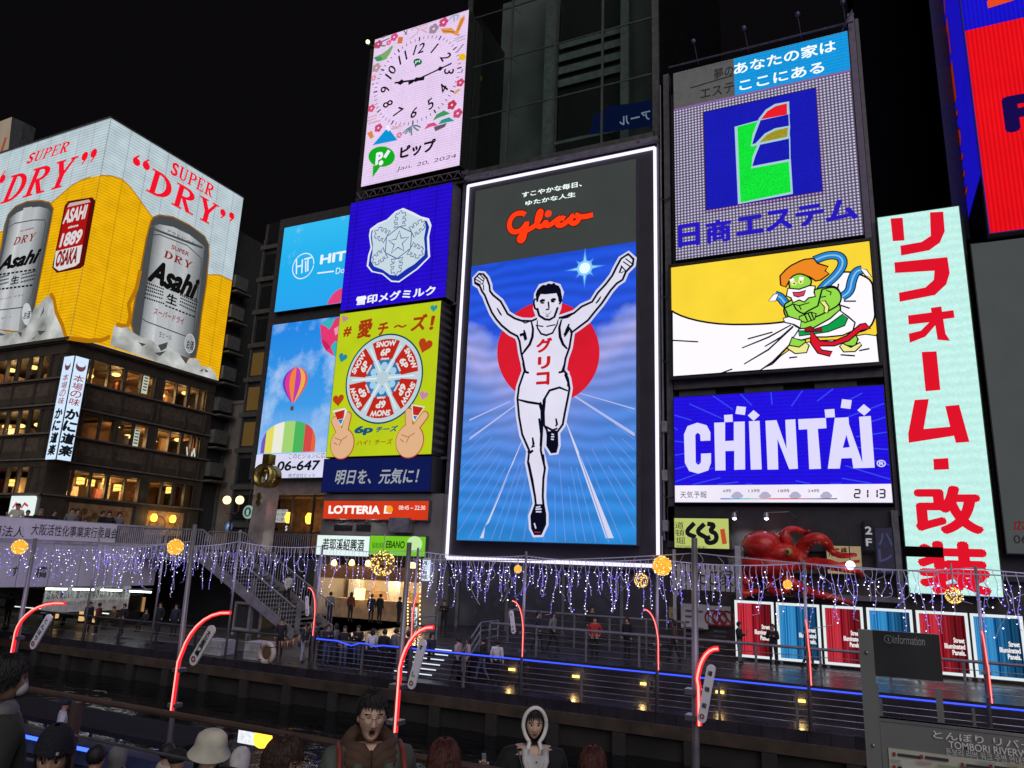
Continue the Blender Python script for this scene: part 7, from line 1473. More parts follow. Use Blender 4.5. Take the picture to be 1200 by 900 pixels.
# ================================================================ curtains of blue and white lights
BB = E('665cff', 3.4, None, False); BW = E('d6d4ff', 5.0, None, False); WIRE = M('white_wire', (.55, .55, .6), .6, var=0)
def curtain_span(x0, z0, x1, z1, y, sag, n, lmin, lmax, bare, br, dens, label, group, white):
    t = thing('light_curtain', label, 'string lights', ((x0+x1)/2, y, (z0+z1)/2), group); r_ = random.Random(int(x0*37+y*11))
    top = lambda s_: (x0+(x1-x0)*s_, y, z0+(z1-z0)*s_-sag*4*s_*(1-s_))
    MB().tube([top(k/12) for k in range(13)], .007 if y < 15 else .014, 5).obj('wire', WIRE, t)
    for i in range(n):
        s_ = (i+.5+r_.uniform(-.25, .25))/n; p = top(s_); L = r_.uniform(lmin, lmax)*(.75+.35*math.sin(i*1.9)); m = MB(); wig = r_.uniform(-.09, .09); ph = r_.random()*6
        q = [(p[0]+wig*(k/6)**2*2+.035*math.sin(k*1.3+ph), y, p[2]-L*k/6) for k in range(7)]
        if r_.random() < .25: q.append((q[-1][0]+r_.uniform(-.2, .2), y, q[-1][2]-.05))
        m.mat(0).tube(q, .004 if y < 15 else .008, 3, False)
        k = bare
        while k < L:
            f_ = k/L*6; j = min(5, int(f_)); a_, b_ = q[j], q[j+1]; u_ = f_-j; c = (a_[0]+(b_[0]-a_[0])*u_+r_.uniform(-.05, .05), y+r_.uniform(-.05, .05), a_[2]+(b_[2]-a_[2])*u_)
            m.mat(2 if r_.random() < white else 1).octa(c, br*r_.uniform(.7, 1.25)); k += dens*r_.uniform(.6, 1.4)
        m.obj('light_strand', [WIRE, BB, BW], t)
    for s_ in (.25, .75):   # the light the many small lamps of the curtain give off
        L = bpy.data.lights.new('curtain_lamps', 'POINT'); L.energy = 36 if y > 15 else 10; L.color = (.55, .45, 1); L.shadow_soft_size = .6; o = bpy.data.objects.new('curtain_lamps', L); COL.objects.link(o); p = top(s_); o.location = (p[0], y-.5, p[2]-.7)
ztop = {0: .55}
zl = [.02, .14, .36, .28, .25, .20, .25, .27, .30, .32]
FLAB = ['curtain of blue and white lights in front of the bridge side, left part', 'curtain of blue and white lights in front of the bridge end', 'curtain of blue and white lights across the stairs', 'curtain of blue and white lights before the burger shop', 'dense curtain of blue and white lights under the left of the runner screen', 'dense curtain of blue and white lights under the right of the runner screen', 'curtain of blue and white lights before the slatted banner and octopus', 'curtain of blue and white lights over the middle light panels', 'curtain of blue and white lights over the right hand light panels']
for i in range(9):
    x0, x1 = PX[i], PX[i+1]
    dn = i in (4, 5); curtain_span(x0, zl[i], x1, zl[i+1], 23.2, .12, 25 if not dn else 30, 1.0 if not dn else .9, 2.0 if not dn else 1.9, (.35), .0155, .13 if not dn else .10, FLAB[i], 'light curtains along the far bank', .42)
NLAB = ['near curtain of lights with white wires over the bridge, left edge', 'near curtain of lights with white wires over the bridge end', 'near curtain of lights with white wires before the stairs and burger shop', 'near curtain of lights with white wires under the runner screen', 'near curtain of lights with white wires before the octopus and panels', 'near curtain of lights with white wires at the right edge']
nx = [-19.1]+[onY(p, NY).x for p in tops]+[2.3, 6.6]; nz = [-.02]+[onY(p, NY).z-.06 for p in tops]+[.06, .05]
nz[3] = onY((479, 655), NY).z; nz[1] = onY((40, 640), NY).z; nz[2] = onY((225, 634), NY).z; nz[4] = onY((814, 648), NY).z
for i in range(6):
    if i == 2: continue
    lf = i < 2
    curtain_span(nx[i], nz[i], nx[i+1], nz[i+1], NY+.06, .05, 30 if lf else 19, .35 if lf else .22, .95 if lf else .75, .06 if lf else (.14), .0085, .06 if lf else .085, NLAB[i], 'light curtains along the near bank', .45)
def globe(p, y, rpx, label, wirey):
    q = onY(p, y); d = q.dot(_fw); r_ = rpx*d/F_PX; t = thing('light_globe', label, 'lamp', tuple(q), 'round light ornaments on the wires')
    if wirey:
        m = MB(); rr_ = random.Random(3)
        for k in range(9): 
            a_ = rr_.uniform(0, 3.14); b_ = rr_.uniform(0, 3.14); e1 = Vector((math.cos(a_), math.sin(a_), 0)); e2 = Vector((-math.sin(a_)*math.cos(b_), math.cos(a_)*math.cos(b_), math.sin(b_)))
            m.tube([q+(e1*math.cos(j*.35)+e2*math.sin(j*.35))*r_ for j in range(19)], r_*.028, 4, False)
        m.obj('wire_frame', M('gold_wire', (.5, .36, .12), .4, .6), t); m = MB()
        for k in range(130):
            v = Vector((rr_.gauss(0, 1), rr_.gauss(0, 1), rr_.gauss(0, 1))).normalized()*r_; m.octa(tuple(q+v), r_*.06)
        m.obj('bulb', E('ffd070', 3.2, None, False), t)
    else:
        mt = E('f2a838', 1.25, 'static'); MB().ball(tuple(q), r_, 18, 12).obj('shade', mt, t, True); m = MB(); rr_ = random.Random(5)
        for k in range(90):
            v = Vector((rr_.gauss(0, 1), rr_.gauss(0, 1), rr_.gauss(0, 1))).normalized()*r_*1.01; m.octa(tuple(q+v), r_*.05)
        m.obj('bulb', E('fff0b0', 2.6, None, False), t)
    MB().tube([tuple(q+Vector((0, 0, r_))), tuple(q+Vector((0, 0, r_+.25)))], .008 if y < 15 else .015, 4).obj('hanger', WIRE, t)
for p, y, r_, lab, w_ in (((23, 641), NY, 8.3, 'amber light ball over the left end of the bridge', 0), ((205.5, 641), NY, 9, 'amber light ball by the pole at the bridge end', 0), ((448.5, 660), NY, 14, 'large open wire ball of gold lights before the green sign', 1), ((607, 667), 23.2, 4.5, 'small amber light ball under the runner screen', 0), ((776, 663), NY, 11, 'big amber light ball at the lower right corner of the runner screen', 0), ((751.5, 680), 23.2, 8, 'open wire ball of gold lights left of the big amber ball', 1), ((923, 685), 23.2, 5.2, 'small amber light ball below the octopus', 0), ((1118, 698), NY, 9, 'open wire ball of gold lights below the pale aqua sign', 1)):
    globe(p, y, r_, lab, w_)
# ================================================================ near bank: railing, boat, information sign
t = railing('bank_railing', 'brown steel railing of the near bank in the lower left', -12, -2.0, 4.25, -2.45, 1.22, 1.55, 4, False, M('rail_brown', (.13, .085, .075), .4, .4), rh=.024)
bt = thing('river_boat', 'flat roofed dark river boat with blue light strips moored at the near bank', 'boat', (-13.5, 11.6, -5.5))
hull = [(-20, 10.4, -4.7), (-12.0, 10.4, -4.7), (-10.6, 11.6, -4.7), (-12.0, 12.8, -4.7), (-20, 12.8, -4.7)]
MB().prism(hull, (0, 0, -.75)).obj('hull', M('hull_black', (.02, .022, .03), .4), bt); MB().box((-19, 11.3, -3.82), (-12.2, 12.6, -3.72)).obj('roof', M('boat_roof', (.02, .02, .026), .85, var=.3, spec=.08), bt)
m = MB()
for x in (-18.9, -16.5, -14.2, -12.3):
    for yy in (11.35, 12.5): m.box((x, yy, -4.7), (x+.06, yy+.06, -3.82))
m.each('post', GREYM, bt)
MB().box((-18.6, 11.9, -4.68), (-12.4, 12.3, -4.3)).obj('bench', M('bench_blue', (.06, .08, .16), .6), bt)
m = MB()
for x0, x1 in ((-18.6, -16.6), (-16.0, -15.0), (-14.5, -13.6)): m.tube([(x0+(x1-x0)*k/8, 10.5, -3.85-.18*math.sin(math.pi*k/8)*(1 if x1-x0 > 1.5 else 0)) for k in range(9)], .035, 6)
m.each('led_strip', E('3050ff', 4.0), bt)
q = onZ((287, 864), -4.4)
t = thing('lit_cart_sign', 'small white and amber lit panel seen through the near railing', 'sign', tuple(q)); q0, q1 = onY((278, 870), 8.6), onY((300, 857), 8.6); MB().box((q0.x, 8.6, q0.z), (q1.x, 8.7, q1.z)).obj('panel', E('e8ecf4', 1, 'static'), t); q2 = onY((308, 865), 8.55); MB().ball(tuple(q2), .13, 12, 8).obj('lamp', E('ffb030', 3), t); MB().box((q0.x+.05, 8.62, -4.2), (q0.x+.12, 8.68, q0.z)).obj('post', DARK, t)
# information sign, lower right, standing on the near pavement
iy = 4.0
t = thing('information_sign', 'grey information stand with map board and raised panel, lower right corner', 'sign', (.1, iy, -2.45))
IG = M('sign_frame_grey', (.22, .225, .22), .5, .1, var=.12)
q = onY((1008, 738), iy); zt = q.z
MB().box((-.062, iy, -2.45), (.0, iy+.06, zt)).obj('post', IG, t)
p0, p1 = onY((1036, 900), iy), onY((1027, 842), iy); z1 = onY((1028, 842), iy).z+.004
MB().box((.004, iy+.0, -1.75), (1.3, iy+.05, z1)).obj('board', IG, t); MB().box((.004, iy-.004, z1-.012), (1.3, iy+.054, z1)).obj('edge_trim', STEEL, t)
zh = onY((1040, 876), iy).z
MB().box((.03, iy-.006, -1.7), (1.27, iy-.001, zh)).obj('map_panel', M('map_cream', (.62, .6, .52), .5, var=.08), t)
b = Art(t, 'Y', iy-.006); b.step = .0012
LT = M('sign_letter', (.9, .9, .9), .6, var=0)
m = MB()
for z in (-.35, -.75, -1.2): m.ball((-.031, iy-.003, z), .008, 8, 6)
m.each('bolt', STEEL, t)
b.fit('とんぼり リバーウォーク', (1094, 865), (1282, 877.5), LT, .025); b.fit('TOMBORI RIVERWALK INFORMATION', (1112, 876.5), (1312, 892.2), LT, .01); b.fit('돈보리 리버 워크 주변 안내도', (1109, 884.5), (1204, 888), LT, -.005)
bk2 = M('print_dark', (.05, .05, .06), .6); rd2 = M('print_red2', (.35, .04, .04), .6)
for (x, y_) in ((1052, 884), (1084, 887), (1052, 899), (1132, 896), (1165, 898)): b.strokes([[(b.uv((x, y_))[0], b.uv((x, y_))[1]), (b.uv((x, y_))[0]+.09, b.uv((x, y_))[1])]], .012, bk2, 'print', px=False); b.strokes([[(b.uv((x, y_))[0]-.02, b.uv((x, y_))[1]), (b.uv((x, y_))[0]-.008, b.uv((x, y_))[1])]], .016, rd2, 'print', px=False)
for i, (x, y_) in enumerate(((1045, 891), (1075, 893), (1100, 897), (1125, 899), (1148, 893), (1180, 895), (1192, 899), (1064, 897))): u0, v0 = b.uv((x, y_)); b.rect(u0, v0, u0+.035+.02*(i % 3), v0+.009, M('map_tint_%d' % (i % 4), [(.3, .45, .5), (.5, .35, .3), (.35, .45, .25), (.15, .15, .17)][i % 4], .6), 'map_patch')
u0, v0 = b.uv((1056, 890)); b.rect(u0, v0-.05, u0+.12, v0-.012, M('map_white', (.6, .6, .58), .5), 'map_patch')
q0, q1 = onY((1019, 800), iy+.5), onY((1100, 739), iy+.5)
w = thing('information_stand', 'dark glass panel marked information on thin rails behind the sign post', 'sign', (q0.x, iy+.5, -2.45))
MB().box((q0.x, iy+.5, onY((1060, 795), iy+.5).z), (q1.x, iy+.53, onY((1060, 741), iy+.5).z)).obj('panel', M('panel_slate', (.05, .053, .06), .35, .2), w); m = MB(); m.box((q0.x+.01, iy+.505, -2.45), (q0.x+.04, iy+.525, q0.z)); m.box((q1.x-.04, iy+.505, -2.45), (q1.x-.01, iy+.525, q0.z)); m.each('leg', IG, w)
b = Art(w, 'Y', iy+.498); b.step = .001; LT2 = M('sign_letter_dim', (.4, .42, .45), .5); b.fit('information', (1047, 754), (1083, 746), LT2, 0); c = (1041, 749); u, v = b.uv(c); b.strokes([[(u+.019*math.cos(k*.4), v+.019*math.sin(k*.4)) for k in range(17)]], .003, LT2, 'emblem', px=False); b.fitw('i', u-.003, v-.01, u+.003, v+.01, LT2)
# ================================================================ people
SKM = M('skin', (.42, .25, .17), .6, var=.12, scale=9, bump=.15); SKM2 = M('skin_fair', (.70, .47, .35), .6, var=.1, scale=14, bump=.15)
def cloth(n, c, r=.85): return M('cloth_'+n, c, r, var=.25, scale=7, bump=.25)
CB_, CN, CW, CG, CR2, CBR, CP, CJ, CK_ = cloth('black', (.012, .012, .014)), cloth('navy', (.02, .025, .05)), cloth('white', (.62, .61, .62)), cloth('grey', (.17, .17, .18)), cloth('red', (.45, .03, .02)), cloth('brown', (.10, .055, .035)), cloth('pink', (.42, .30, .30)), cloth('jeans', (.06, .085, .15)), cloth('olive', (.085, .098, .088))
CLJ = cloth('light_jeans', (.32, .36, .44)); CCR = cloth('cream', (.60, .57, .46)); CMR = cloth('maroon', (.14, .03, .02)); COR = cloth('orange', (.50, .19, .04))
HB, HBR, HRD = M('hair_black', (.010, .009, .009), .55, var=.4, scale=40, bump=.5), M('hair_brown', (.035, .016, .010), .55, var=.4, scale=40, bump=.5), M('hair_red_brown', (.07, .018, .012), .55, var=.4, scale=40, bump=.5)
BONES = [('pelvis','waist'),('waist','chest'),('chest','neck'),('neck','jaw'),('jaw','skull'),('skull','crown')]
for s_ in 'LR': BONES += [('pelvis','hip'+s_),('hip'+s_,'knee'+s_),('knee'+s_,'ank'+s_),('ank'+s_,'toe'+s_),('chest','sho'+s_),('sho'+s_,'elb'+s_),('elb'+s_,'wri'+s_),('wri'+s_,'hand'+s_)]
RAD = {'pelvis':.15,'waist':.135,'chest':.16,'neck':.058,'jaw':.078,'skull':.098,'crown':.07,'hip':.095,'knee':.062,'ank':.043,'toe':.04,'sho':.085,'elb':.058,'wri':.038,'hand':.042}
POSES = {}
def joints(p):
    J = {'pelvis':(0,0,.93),'waist':(0,-.01,1.07),'chest':(0,.0,1.27),'neck':(0,.01,1.43),'jaw':(0,-.025,1.515),'skull':(0,-.005,1.60),'crown':(0,.005,1.665)}
    for s_, k in (('L',1),('R',-1)):
        J['hip'+s_]=(.09*k,0,.86); J['knee'+s_]=(.10*k,-.015,.48); J['ank'+s_]=(.105*k,.02,.085); J['toe'+s_]=(.115*k,-.13,.035)
        J['sho'+s_]=(.19*k,.01,1.375); J['elb'+s_]=(.245*k,.035,1.11); J['wri'+s_]=(.245*k,-.05,.88); J['hand'+s_]=(.235*k,-.075,.80)
    if p == 'phone':
        for s_, k in (('L',1),('R',-1)): J['elb'+s_]=(.23*k,-.04,1.12); J['wri'+s_]=(.09*k,-.26,1.22); J['hand'+s_]=(.045*k,-.31,1.27)
    if p == 'pocket':
        for s_, k in (('L',1),('R',-1)): J['elb'+s_]=(.29*k,.06,1.13); J['wri'+s_]=(.20*k,-.07,.95); J['hand'+s_]=(.16*k,-.10,.90)
    if p == 'walk':
        J['kneeL']=(.09,-.16,.50); J['ankL']=(.09,-.20,.10); J['toeL']=(.10,-.34,.06); J['kneeR']=(-.09,.06,.48); J['ankR']=(-.09,.26,.13); J['toeR']=(-.10,.15,.05)
        J['wriL']=(.22,.12,.90); J['handL']=(.21,.13,.82); J['wriR']=(-.23,-.20,.93); J['handR']=(-.22,-.25,.86)
    if p == 'sit':
        for n in list(J):
            if n[:3] in ('hip','kne','ank','toe'): continue
            x, y, z = J[n]; J[n] = (x, y+.02, z-.42)
        for s_, k in (('L',1),('R',-1)):
            J['hip'+s_]=(.09*k,-.04,.47); J['knee'+s_]=(.11*k,-.42,.48); J['ank'+s_]=(.11*k,-.40,.085); J['toe'+s_]=(.12*k,-.55,.035); J['elb'+s_]=(.25*k,-.05,.72); J['wri'+s_]=(.14*k,-.30,.62); J['hand'+s_]=(.10*k,-.36,.62)
    if p == 'raise':   # one hand lifted beside the head with a phone
        J['elbR']=(-.30,-.03,1.12); J['wriR']=(-.36,-.20,1.27); J['handR']=(-.365,-.24,1.31)
    return J
def skin_mesh(J, bones, rad):
    names = sorted({n for b in bones for n in b}, key=lambda n: (n != 'pelvis', n)); idx = {n: i for i, n in enumerate(names)}
    me = bpy.data.meshes.new('armature_skin'); me.from_pydata([J[n] for n in names], [(idx[a], idx[b]) for a, b in bones], [])
    o = bpy.data.objects.new('armature_skin', me); COL.objects.link(o); md = o.modifiers.new('s', 'SKIN'); md.use_smooth_shade = True
    sd = me.skin_vertices[0].data
    for n in names:
        r = rad.get(n, rad.get(n.rstrip('LR'), .05)); sd[idx[n]].radius = r if isinstance(r, tuple) else (r, r)
    sd[idx['pelvis']].use_root = True; o.modifiers.new('d', 'SUBSURF').levels = 2; o.modifiers['d'].render_levels = 2
    dg = bpy.context.evaluated_depsgraph_get(); dg.update(); em = bpy.data.meshes.new_from_object(o.evaluated_get(dg))
    V = [tuple(v.co) for v in em.vertices]; Fc = [tuple(p.vertices) for p in em.polygons]
    bpy.data.objects.remove(o); bpy.data.meshes.remove(me); bpy.data.meshes.remove(em); return V, Fc
def bone_of(J, bones, c):
    best = None; bd = 1e9; c = Vector(c)
    for a, b in bones:
        A, B = Vector(J[a]), Vector(J[b]); ab = B-A; t = max(0, min(1, (c-A).dot(ab)/max(1e-9, ab.length_squared))); d = (A+ab*t-c).length
        if d < bd: bd = d; best = (a, b, t)
    return best
SLOT = {'skin': 0, 'top': 1, 'bottom': 2, 'shoe': 3}
def part_slot(b):
    a, q, t = b
    if q in ('jaw', 'skull', 'crown') or a in ('jaw', 'skull'): return 0
    if q.startswith('hand'): return 0
    if q.startswith('toe'): return 3
    if q.startswith(('hip', 'knee', 'ank')): return 2
    return 1
def hair_cap(c, r, long_=0.0, hat=None):
    m = MB(); n, k = 18, 12; vs = []; fs = []
    rr = random.Random(int(c[0]*1000))
    for i in range(k+1):
        a = math.pi*.78*i/k
        for j in range(n):
            t = 2*math.pi*j/n; fr = -math.sin(t) ; amax = .42 if fr > .55 else (.60 if fr > 0 else .78)
            a2 = min(a, math.pi*amax*(.92+.16*rr.random())) if i > 3 else a
            q = 1+.05*rr.random(); x, y, z = r*1.03*q*math.sin(a2)*math.cos(t), r*1.14*q*math.sin(a2)*math.sin(t), r*1.16*q*math.cos(a2)
            if long_ and fr < .25 and i > k-4: z -= long_*(i-(k-4))/4; y += .01; x *= 1.05
            vs.append((c[0]+x, c[1]+y, c[2]+z))
    for i in range(k):
        for j in range(n): fs.append((i*n+j, (i+1)*n+j, (i+1)*n+(j+1) % n, i*n+(j+1) % n))
    return m.add(vs, fs)
_cache = {}
def person(label, x, y, g, face, pose='stand', s=.95, top=CB_, bottom=CB_, shoe=CB_, hair=HB, long_=0, hat=None, bag=None, group='people on the far bank', wide=1.0, skin=SKM):
    """face: direction the person looks, degrees, 0 = towards -Y, 90 = towards +X"""
    if pose not in _cache:
        J = joints(pose); V, Fc = skin_mesh(J, BONES, RAD)
        sl = []
        for f in Fc:
            c = [sum(V[i][a] for i in f)/len(f) for a in range(3)]; sl.append(part_slot(bone_of(J, BONES, c)))
        _cache[pose] = (J, V, Fc, sl)
    J, V, Fc, sl = _cache[pose]; t = thing('person', label, 'person', (x, y, g), group)
    zmin = min(v[2] for v in V); m = MB(); m.v = [(v[0]*s*wide, v[1]*s*wide, (v[2]-zmin)*s) for v in V]; m.f = Fc; m.m = sl
    o = m.obj('body', [skin, top, bottom, shoe], t, True, org=(0, 0, 0))
    hc = J['skull']; hc = (hc[0]*s, hc[1]*s, (hc[2]-zmin+.005)*s)
    if hat:
        h = MB(); r = .112*s
        if hat == 'beanie': h.ball((hc[0], hc[1]+.01, hc[2]+.035*s), (r, r*1.08, r*.95), 14, 10)
        if hat == 'hood':
            h.lathe([(.004, .155), (.05, .15), (.085, .12), (.108, .07), (.115, .0), (.110, -.06), (.105, -.11), (.135, -.17), (.19, -.215), (.2, -.23)], (0, 0, 0), 18); h.f = [f for f in h.f if len(f) == 4]; h.m = [0]*len(h.f)
            h.v = [(hc[0]+x*s, hc[1]+(.03+y*1.05-.25*max(0, z)*.3)*s, hc[2]+z*s) for x, y, z in h.v]
        if hat == 'cap': h.ball((hc[0], hc[1], hc[2]+.035*s), (r, r*1.08, r*.85), 14, 10); h.box((hc[0]-.06*s, hc[1]-.19*s, hc[2]+.04*s), (hc[0]+.06*s, hc[1]-.09*s, hc[2]+.055*s))
        h.obj({'beanie': 'beanie', 'hood': 'hood', 'cap': 'cap'}[hat], hair, t, True, org=(0, 0, 0))
    else: hair_cap(hc, .098*s, long_*s).obj('hair', hair, t, True, org=(0, 0, 0))
    if bag:
        bm, bx, by, bz = bag; MB().rbox((bx-.13, by-.07, bz-.18), (bx+.13, by+.07, bz+.18), .05).obj('bag', bm, t, True, org=(0, 0, 0))
    if pose == 'phone': MB().rbox((-.045*s, -.345*s, 1.26*s), (.045*s, -.335*s, 1.40*s), .003).obj('phone', BLACKP, t, org=(0, 0, 0))
    t.rotation_euler = (0, 0, R(face)); return t
def at_head(p, Y): return onY(p, Y).x
# far promenade at the water
for p, lab, kw in [((357, 738), 'person in dark top and pale jeans under the bunting', dict(face=120, bottom=CLJ, top=CN)), ((385, 737), 'person in dark coat with a phone behind the blue light tube, beside the bunting', dict(face=60, pose='phone', top=CN, bottom=CJ)),
    ((404, 744), 'person in dark jacket and jeans left of the white jumper', dict(face=20, top=CB_, bottom=CJ, pose='pocket')), ((437, 744), 'person with long hair in white jumper leaning at the blue rail', dict(face=200, top=CW, bottom=CB_, long_=.16)),
    ((451, 743), 'person in black right of the white jumper', dict(face=190, top=CB_)), ((479, 748), 'person in maroon jacket by the pole near the white steps', dict(face=150, top=CMR, bottom=CB_)),
    ((537, 757), 'person in grey pink coat walking past the white edged steps', dict(face=-90, top=CP, bottom=CB_, pose='walk')), ((549, 750), 'long haired person in pale pink coat carrying a pink bag', dict(face=-60, top=CP, bottom=CB_, long_=.2, bag=(CP, -.25, .02, .72))),
    ((583, 755), 'person in white striped top with a dark cross strap seen from behind', dict(face=180, top=CW, bottom=CB_)), ((612, 768), 'person in black bending near the pole under the runner screen', dict(face=120, top=CB_, s=.84, pose='walk'))]:
    Yp = 24.3; person(lab, at_head(p, Yp), Yp, WALKZ, s=kw.pop('s', .90), **kw)
for i, (px, py, cl, bt_, ps, fc) in enumerate([(368, 742, CN, CB_, 'stand', 40), (394, 738, CG, CJ, 'stand', -70), (420, 741, CB_, CJ, 'phone', 10), (464, 744, CG, CB_, 'pocket', 160), (506, 752, CN, CB_, 'walk', 80), (566, 757, CB_, CJ, 'walk', -80), (330, 735, CB_, CB_, 'stand', 20)]):
    person(['person in navy jacket behind the end of the blue light tube', 'person in grey top with jeans right of the bunting', 'person in black lifting a phone left of the white jumper', 'person in grey coat between black coat and maroon jacket', 'person in navy walking towards the white edged steps', 'person in black top and jeans walking between pink coat and striped top', 'person in black below the stairs beside the bunting'][i], at_head((px, py), 24.9), 24.9, WALKZ, face=fc, s=.9, top=cl, bottom=bt_, pose=ps, long_=.12 if i % 3 == 1 else 0)
for i, (px, py, ps) in enumerate([(60, 728, 'sit'), (84, 724, 'sit'), (132, 722, 'sit'), (186, 727, 'stand'), (204, 733, 'stand')]):
    person(['seated person in the dark under the bridge, first from the left', 'seated person under the bridge left of the standing pair', 'seated person under the bridge right of the standing pair', 'standing person in the dark at the bridge end', 'standing person in the dark near the pole before the stairs'][i], at_head((px, py), 27.2), 27.2, WALKZ, face=10*i-20, s=.9, top=[CN, CB_, CBR, CB_, CN][i], pose=ps)
for i, (px, py, Yp, cl, ps, fc) in enumerate([(630, 741, 27.5, CN, 'walk', 85), (648, 739, 27.8, CG, 'walk', 80), (735, 744, 27.6, CB_, 'stand', -20), (790, 748, 28.2, CBR, 'walk', -85), (520, 727, 30.5, CB_, 'phone', 10), (412, 700, 31.8, CMR, 'stand', 180), (945, 745, 29.4, CN, 'walk', 85)]):
    person(['person in navy walking on the terrace left of the red jacket', 'person in grey walking just behind the navy one on the terrace', 'person in black on the terrace right of the red jacket', 'person in brown walking below the notice boards', 'person in black with a phone above the white edged steps', 'person in maroon waiting at the left of the shop counter', 'person in navy walking past the second and third panels'][i], at_head((px, py), Yp), Yp, TERZ, face=fc, s=.86, top=cl, bottom=CB_, pose=ps, long_=.14 if i % 2 else 0)
# on the terrace, each told by its neighbours
for p, Yp, lab, kw in [((697, 741), 26.7, 'person in bright red jacket standing on the terrace', dict(face=10, top=CR2, bottom=CB_, pose='pocket', s=.86)), ((694, 716), 31.4, 'person in black behind the red jacket, near the dark shop wall', dict(face=30, top=CB_, s=.92)),
    ((866, 736), 29.3, 'person in black coat before the leftmost red panel', dict(face=80, top=CB_, bottom=CG, pose='phone', s=.86)), ((905, 738), 29.3, 'person in black jacket and black trousers before the blue panel', dict(face=0, top=CB_, pose='phone', s=.86)),
    ((436, 703), 32.2, 'dark haired person in black at the shop counter', dict(face=190, top=CB_, s=.83)), ((446, 701), 32.0, 'taller person in black at the shop counter', dict(face=170, top=CB_, s=.86)), ((468, 712), 32.2, 'person in dark coat at the right of the shop counter', dict(face=150, top=CB_, s=.80)),
    ((388, 697), 30.9, 'person in pale jacket at the foot of the stairs by the shop', dict(face=200, top=CG, bottom=CN, s=.86))]:
    person(lab, at_head(p, Yp), Yp, TERZ, **kw)
q = onY((339, 672), 29.3); person('person in white top climbing the stairs', q.x, 29.3, sz0+(sz1-sz0)*(q.x-sx0)/(sx1-sx0)-.1, face=-90, pose='walk', top=CW, bottom=CB_, s=.97, hair=HB)
# under the bridge
for p, Yp, lab, kw in [((106, 710), 25.0, 'person in black standing under the bridge, left of the dark red jacket', dict(face=90, top=CB_)), ((117, 709), 25.0, 'person in dark red jacket standing under the bridge', dict(face=-60, top=CMR, shoe=CW)), ((146, 712), 25.6, 'person in black leaning on the rail under the bridge', dict(face=0, top=CB_, pose='pocket')),
    ((171, 722), 27.6, 'person sitting in the dark under the bridge end', dict(face=0, top=CB_, pose='sit')), ((8, 727), 25.4, 'person in dark clothes under the bridge at the left edge', dict(face=30, top=CN))]:
    person(lab, at_head(p, Yp), Yp, WALKZ, s=kw.pop('s', .88), **kw)
# on the bridge
for p, lab, kw in [((22, 591), 'person in pale top raising arms on the bridge', dict(top=CCR, pose='raise', face=60)), ((33, 600), 'dark haired person on the bridge beside the menu screen', dict(top=CB_, face=70)), ((48, 599), 'grey capped person in black coat on the bridge', dict(top=CB_, hair=CG, hat='cap', face=80, wide=1.25)),
    ((64, 600), 'person in black on the bridge right of the grey cap', dict(top=CB_, face=100)), ((85, 598), 'person in pale coat on the bridge before the mural', dict(top=CG, face=60)), ((92, 594), 'taller dark haired person on the bridge before the mural', dict(top=CBR, face=90)), ((101, 603), 'short person with face mask on the bridge', dict(top=CB_, face=90, s=.85)),
    ((121, 599), 'person with dark hair near the right end of the mural', dict(top=CB_, face=120)), ((129, 597), 'person in black coat next to the pillar on the bridge', dict(top=CB_, face=60)), ((141, 599), 'person in grey coat near the slatted end of the parapet', dict(top=CG, face=80))]:
    s = kw.pop('s', None); q = onX(p, -36.4); person(lab, -36.4, q.y, -.12, s=s or min(1.12, (q.z+.12)/1.6), group='people on the bridge', **kw)
q = onY((244, 622), 31.5); person('person in pale hooded coat at the top of the stairs', q.x, 31.5, -.14, face=90, top=CG, hair=CG, hat='hood', s=.62, group='people on the bridge')
# lower near promenade and boat
for p, d, lab, kw in [((139, 886), 9.4, 'person in grey hood behind the near railing', dict(top=CG, hair=CG, hat='hood', face=200)), ((113, 884), 9.0, 'person holding up a phone behind the near railing', dict(top=CB_, face=170, pose='phone')), ((207, 889), 9.2, 'person in dark cap behind the near railing', dict(top=CN, hair=CB_, hat='cap', face=170)), ((196, 880), 10.0, 'person in pale coat behind the near railing by the lamp pole', dict(top=CCR, face=150)),
    ((283, 890), 9.2, 'person in pale grey hood behind the near railing beside the white hat', dict(top=CG, hair=CW, hat='hood', face=180))]:
    q = ray(*p)*d; s = (q.z+4.2)/1.6; person(lab, q.x, q.y, -4.2, s=s, group='people on the near promenade', **kw)
q = onY((76, 826), 11.3); person('person in white with blue cap standing on the boat', q.x, 11.3, -4.7, face=150, top=CW, hair=CN, hat='cap', s=max(.85, (q.z+4.7)/1.6), group='people on the near promenade')

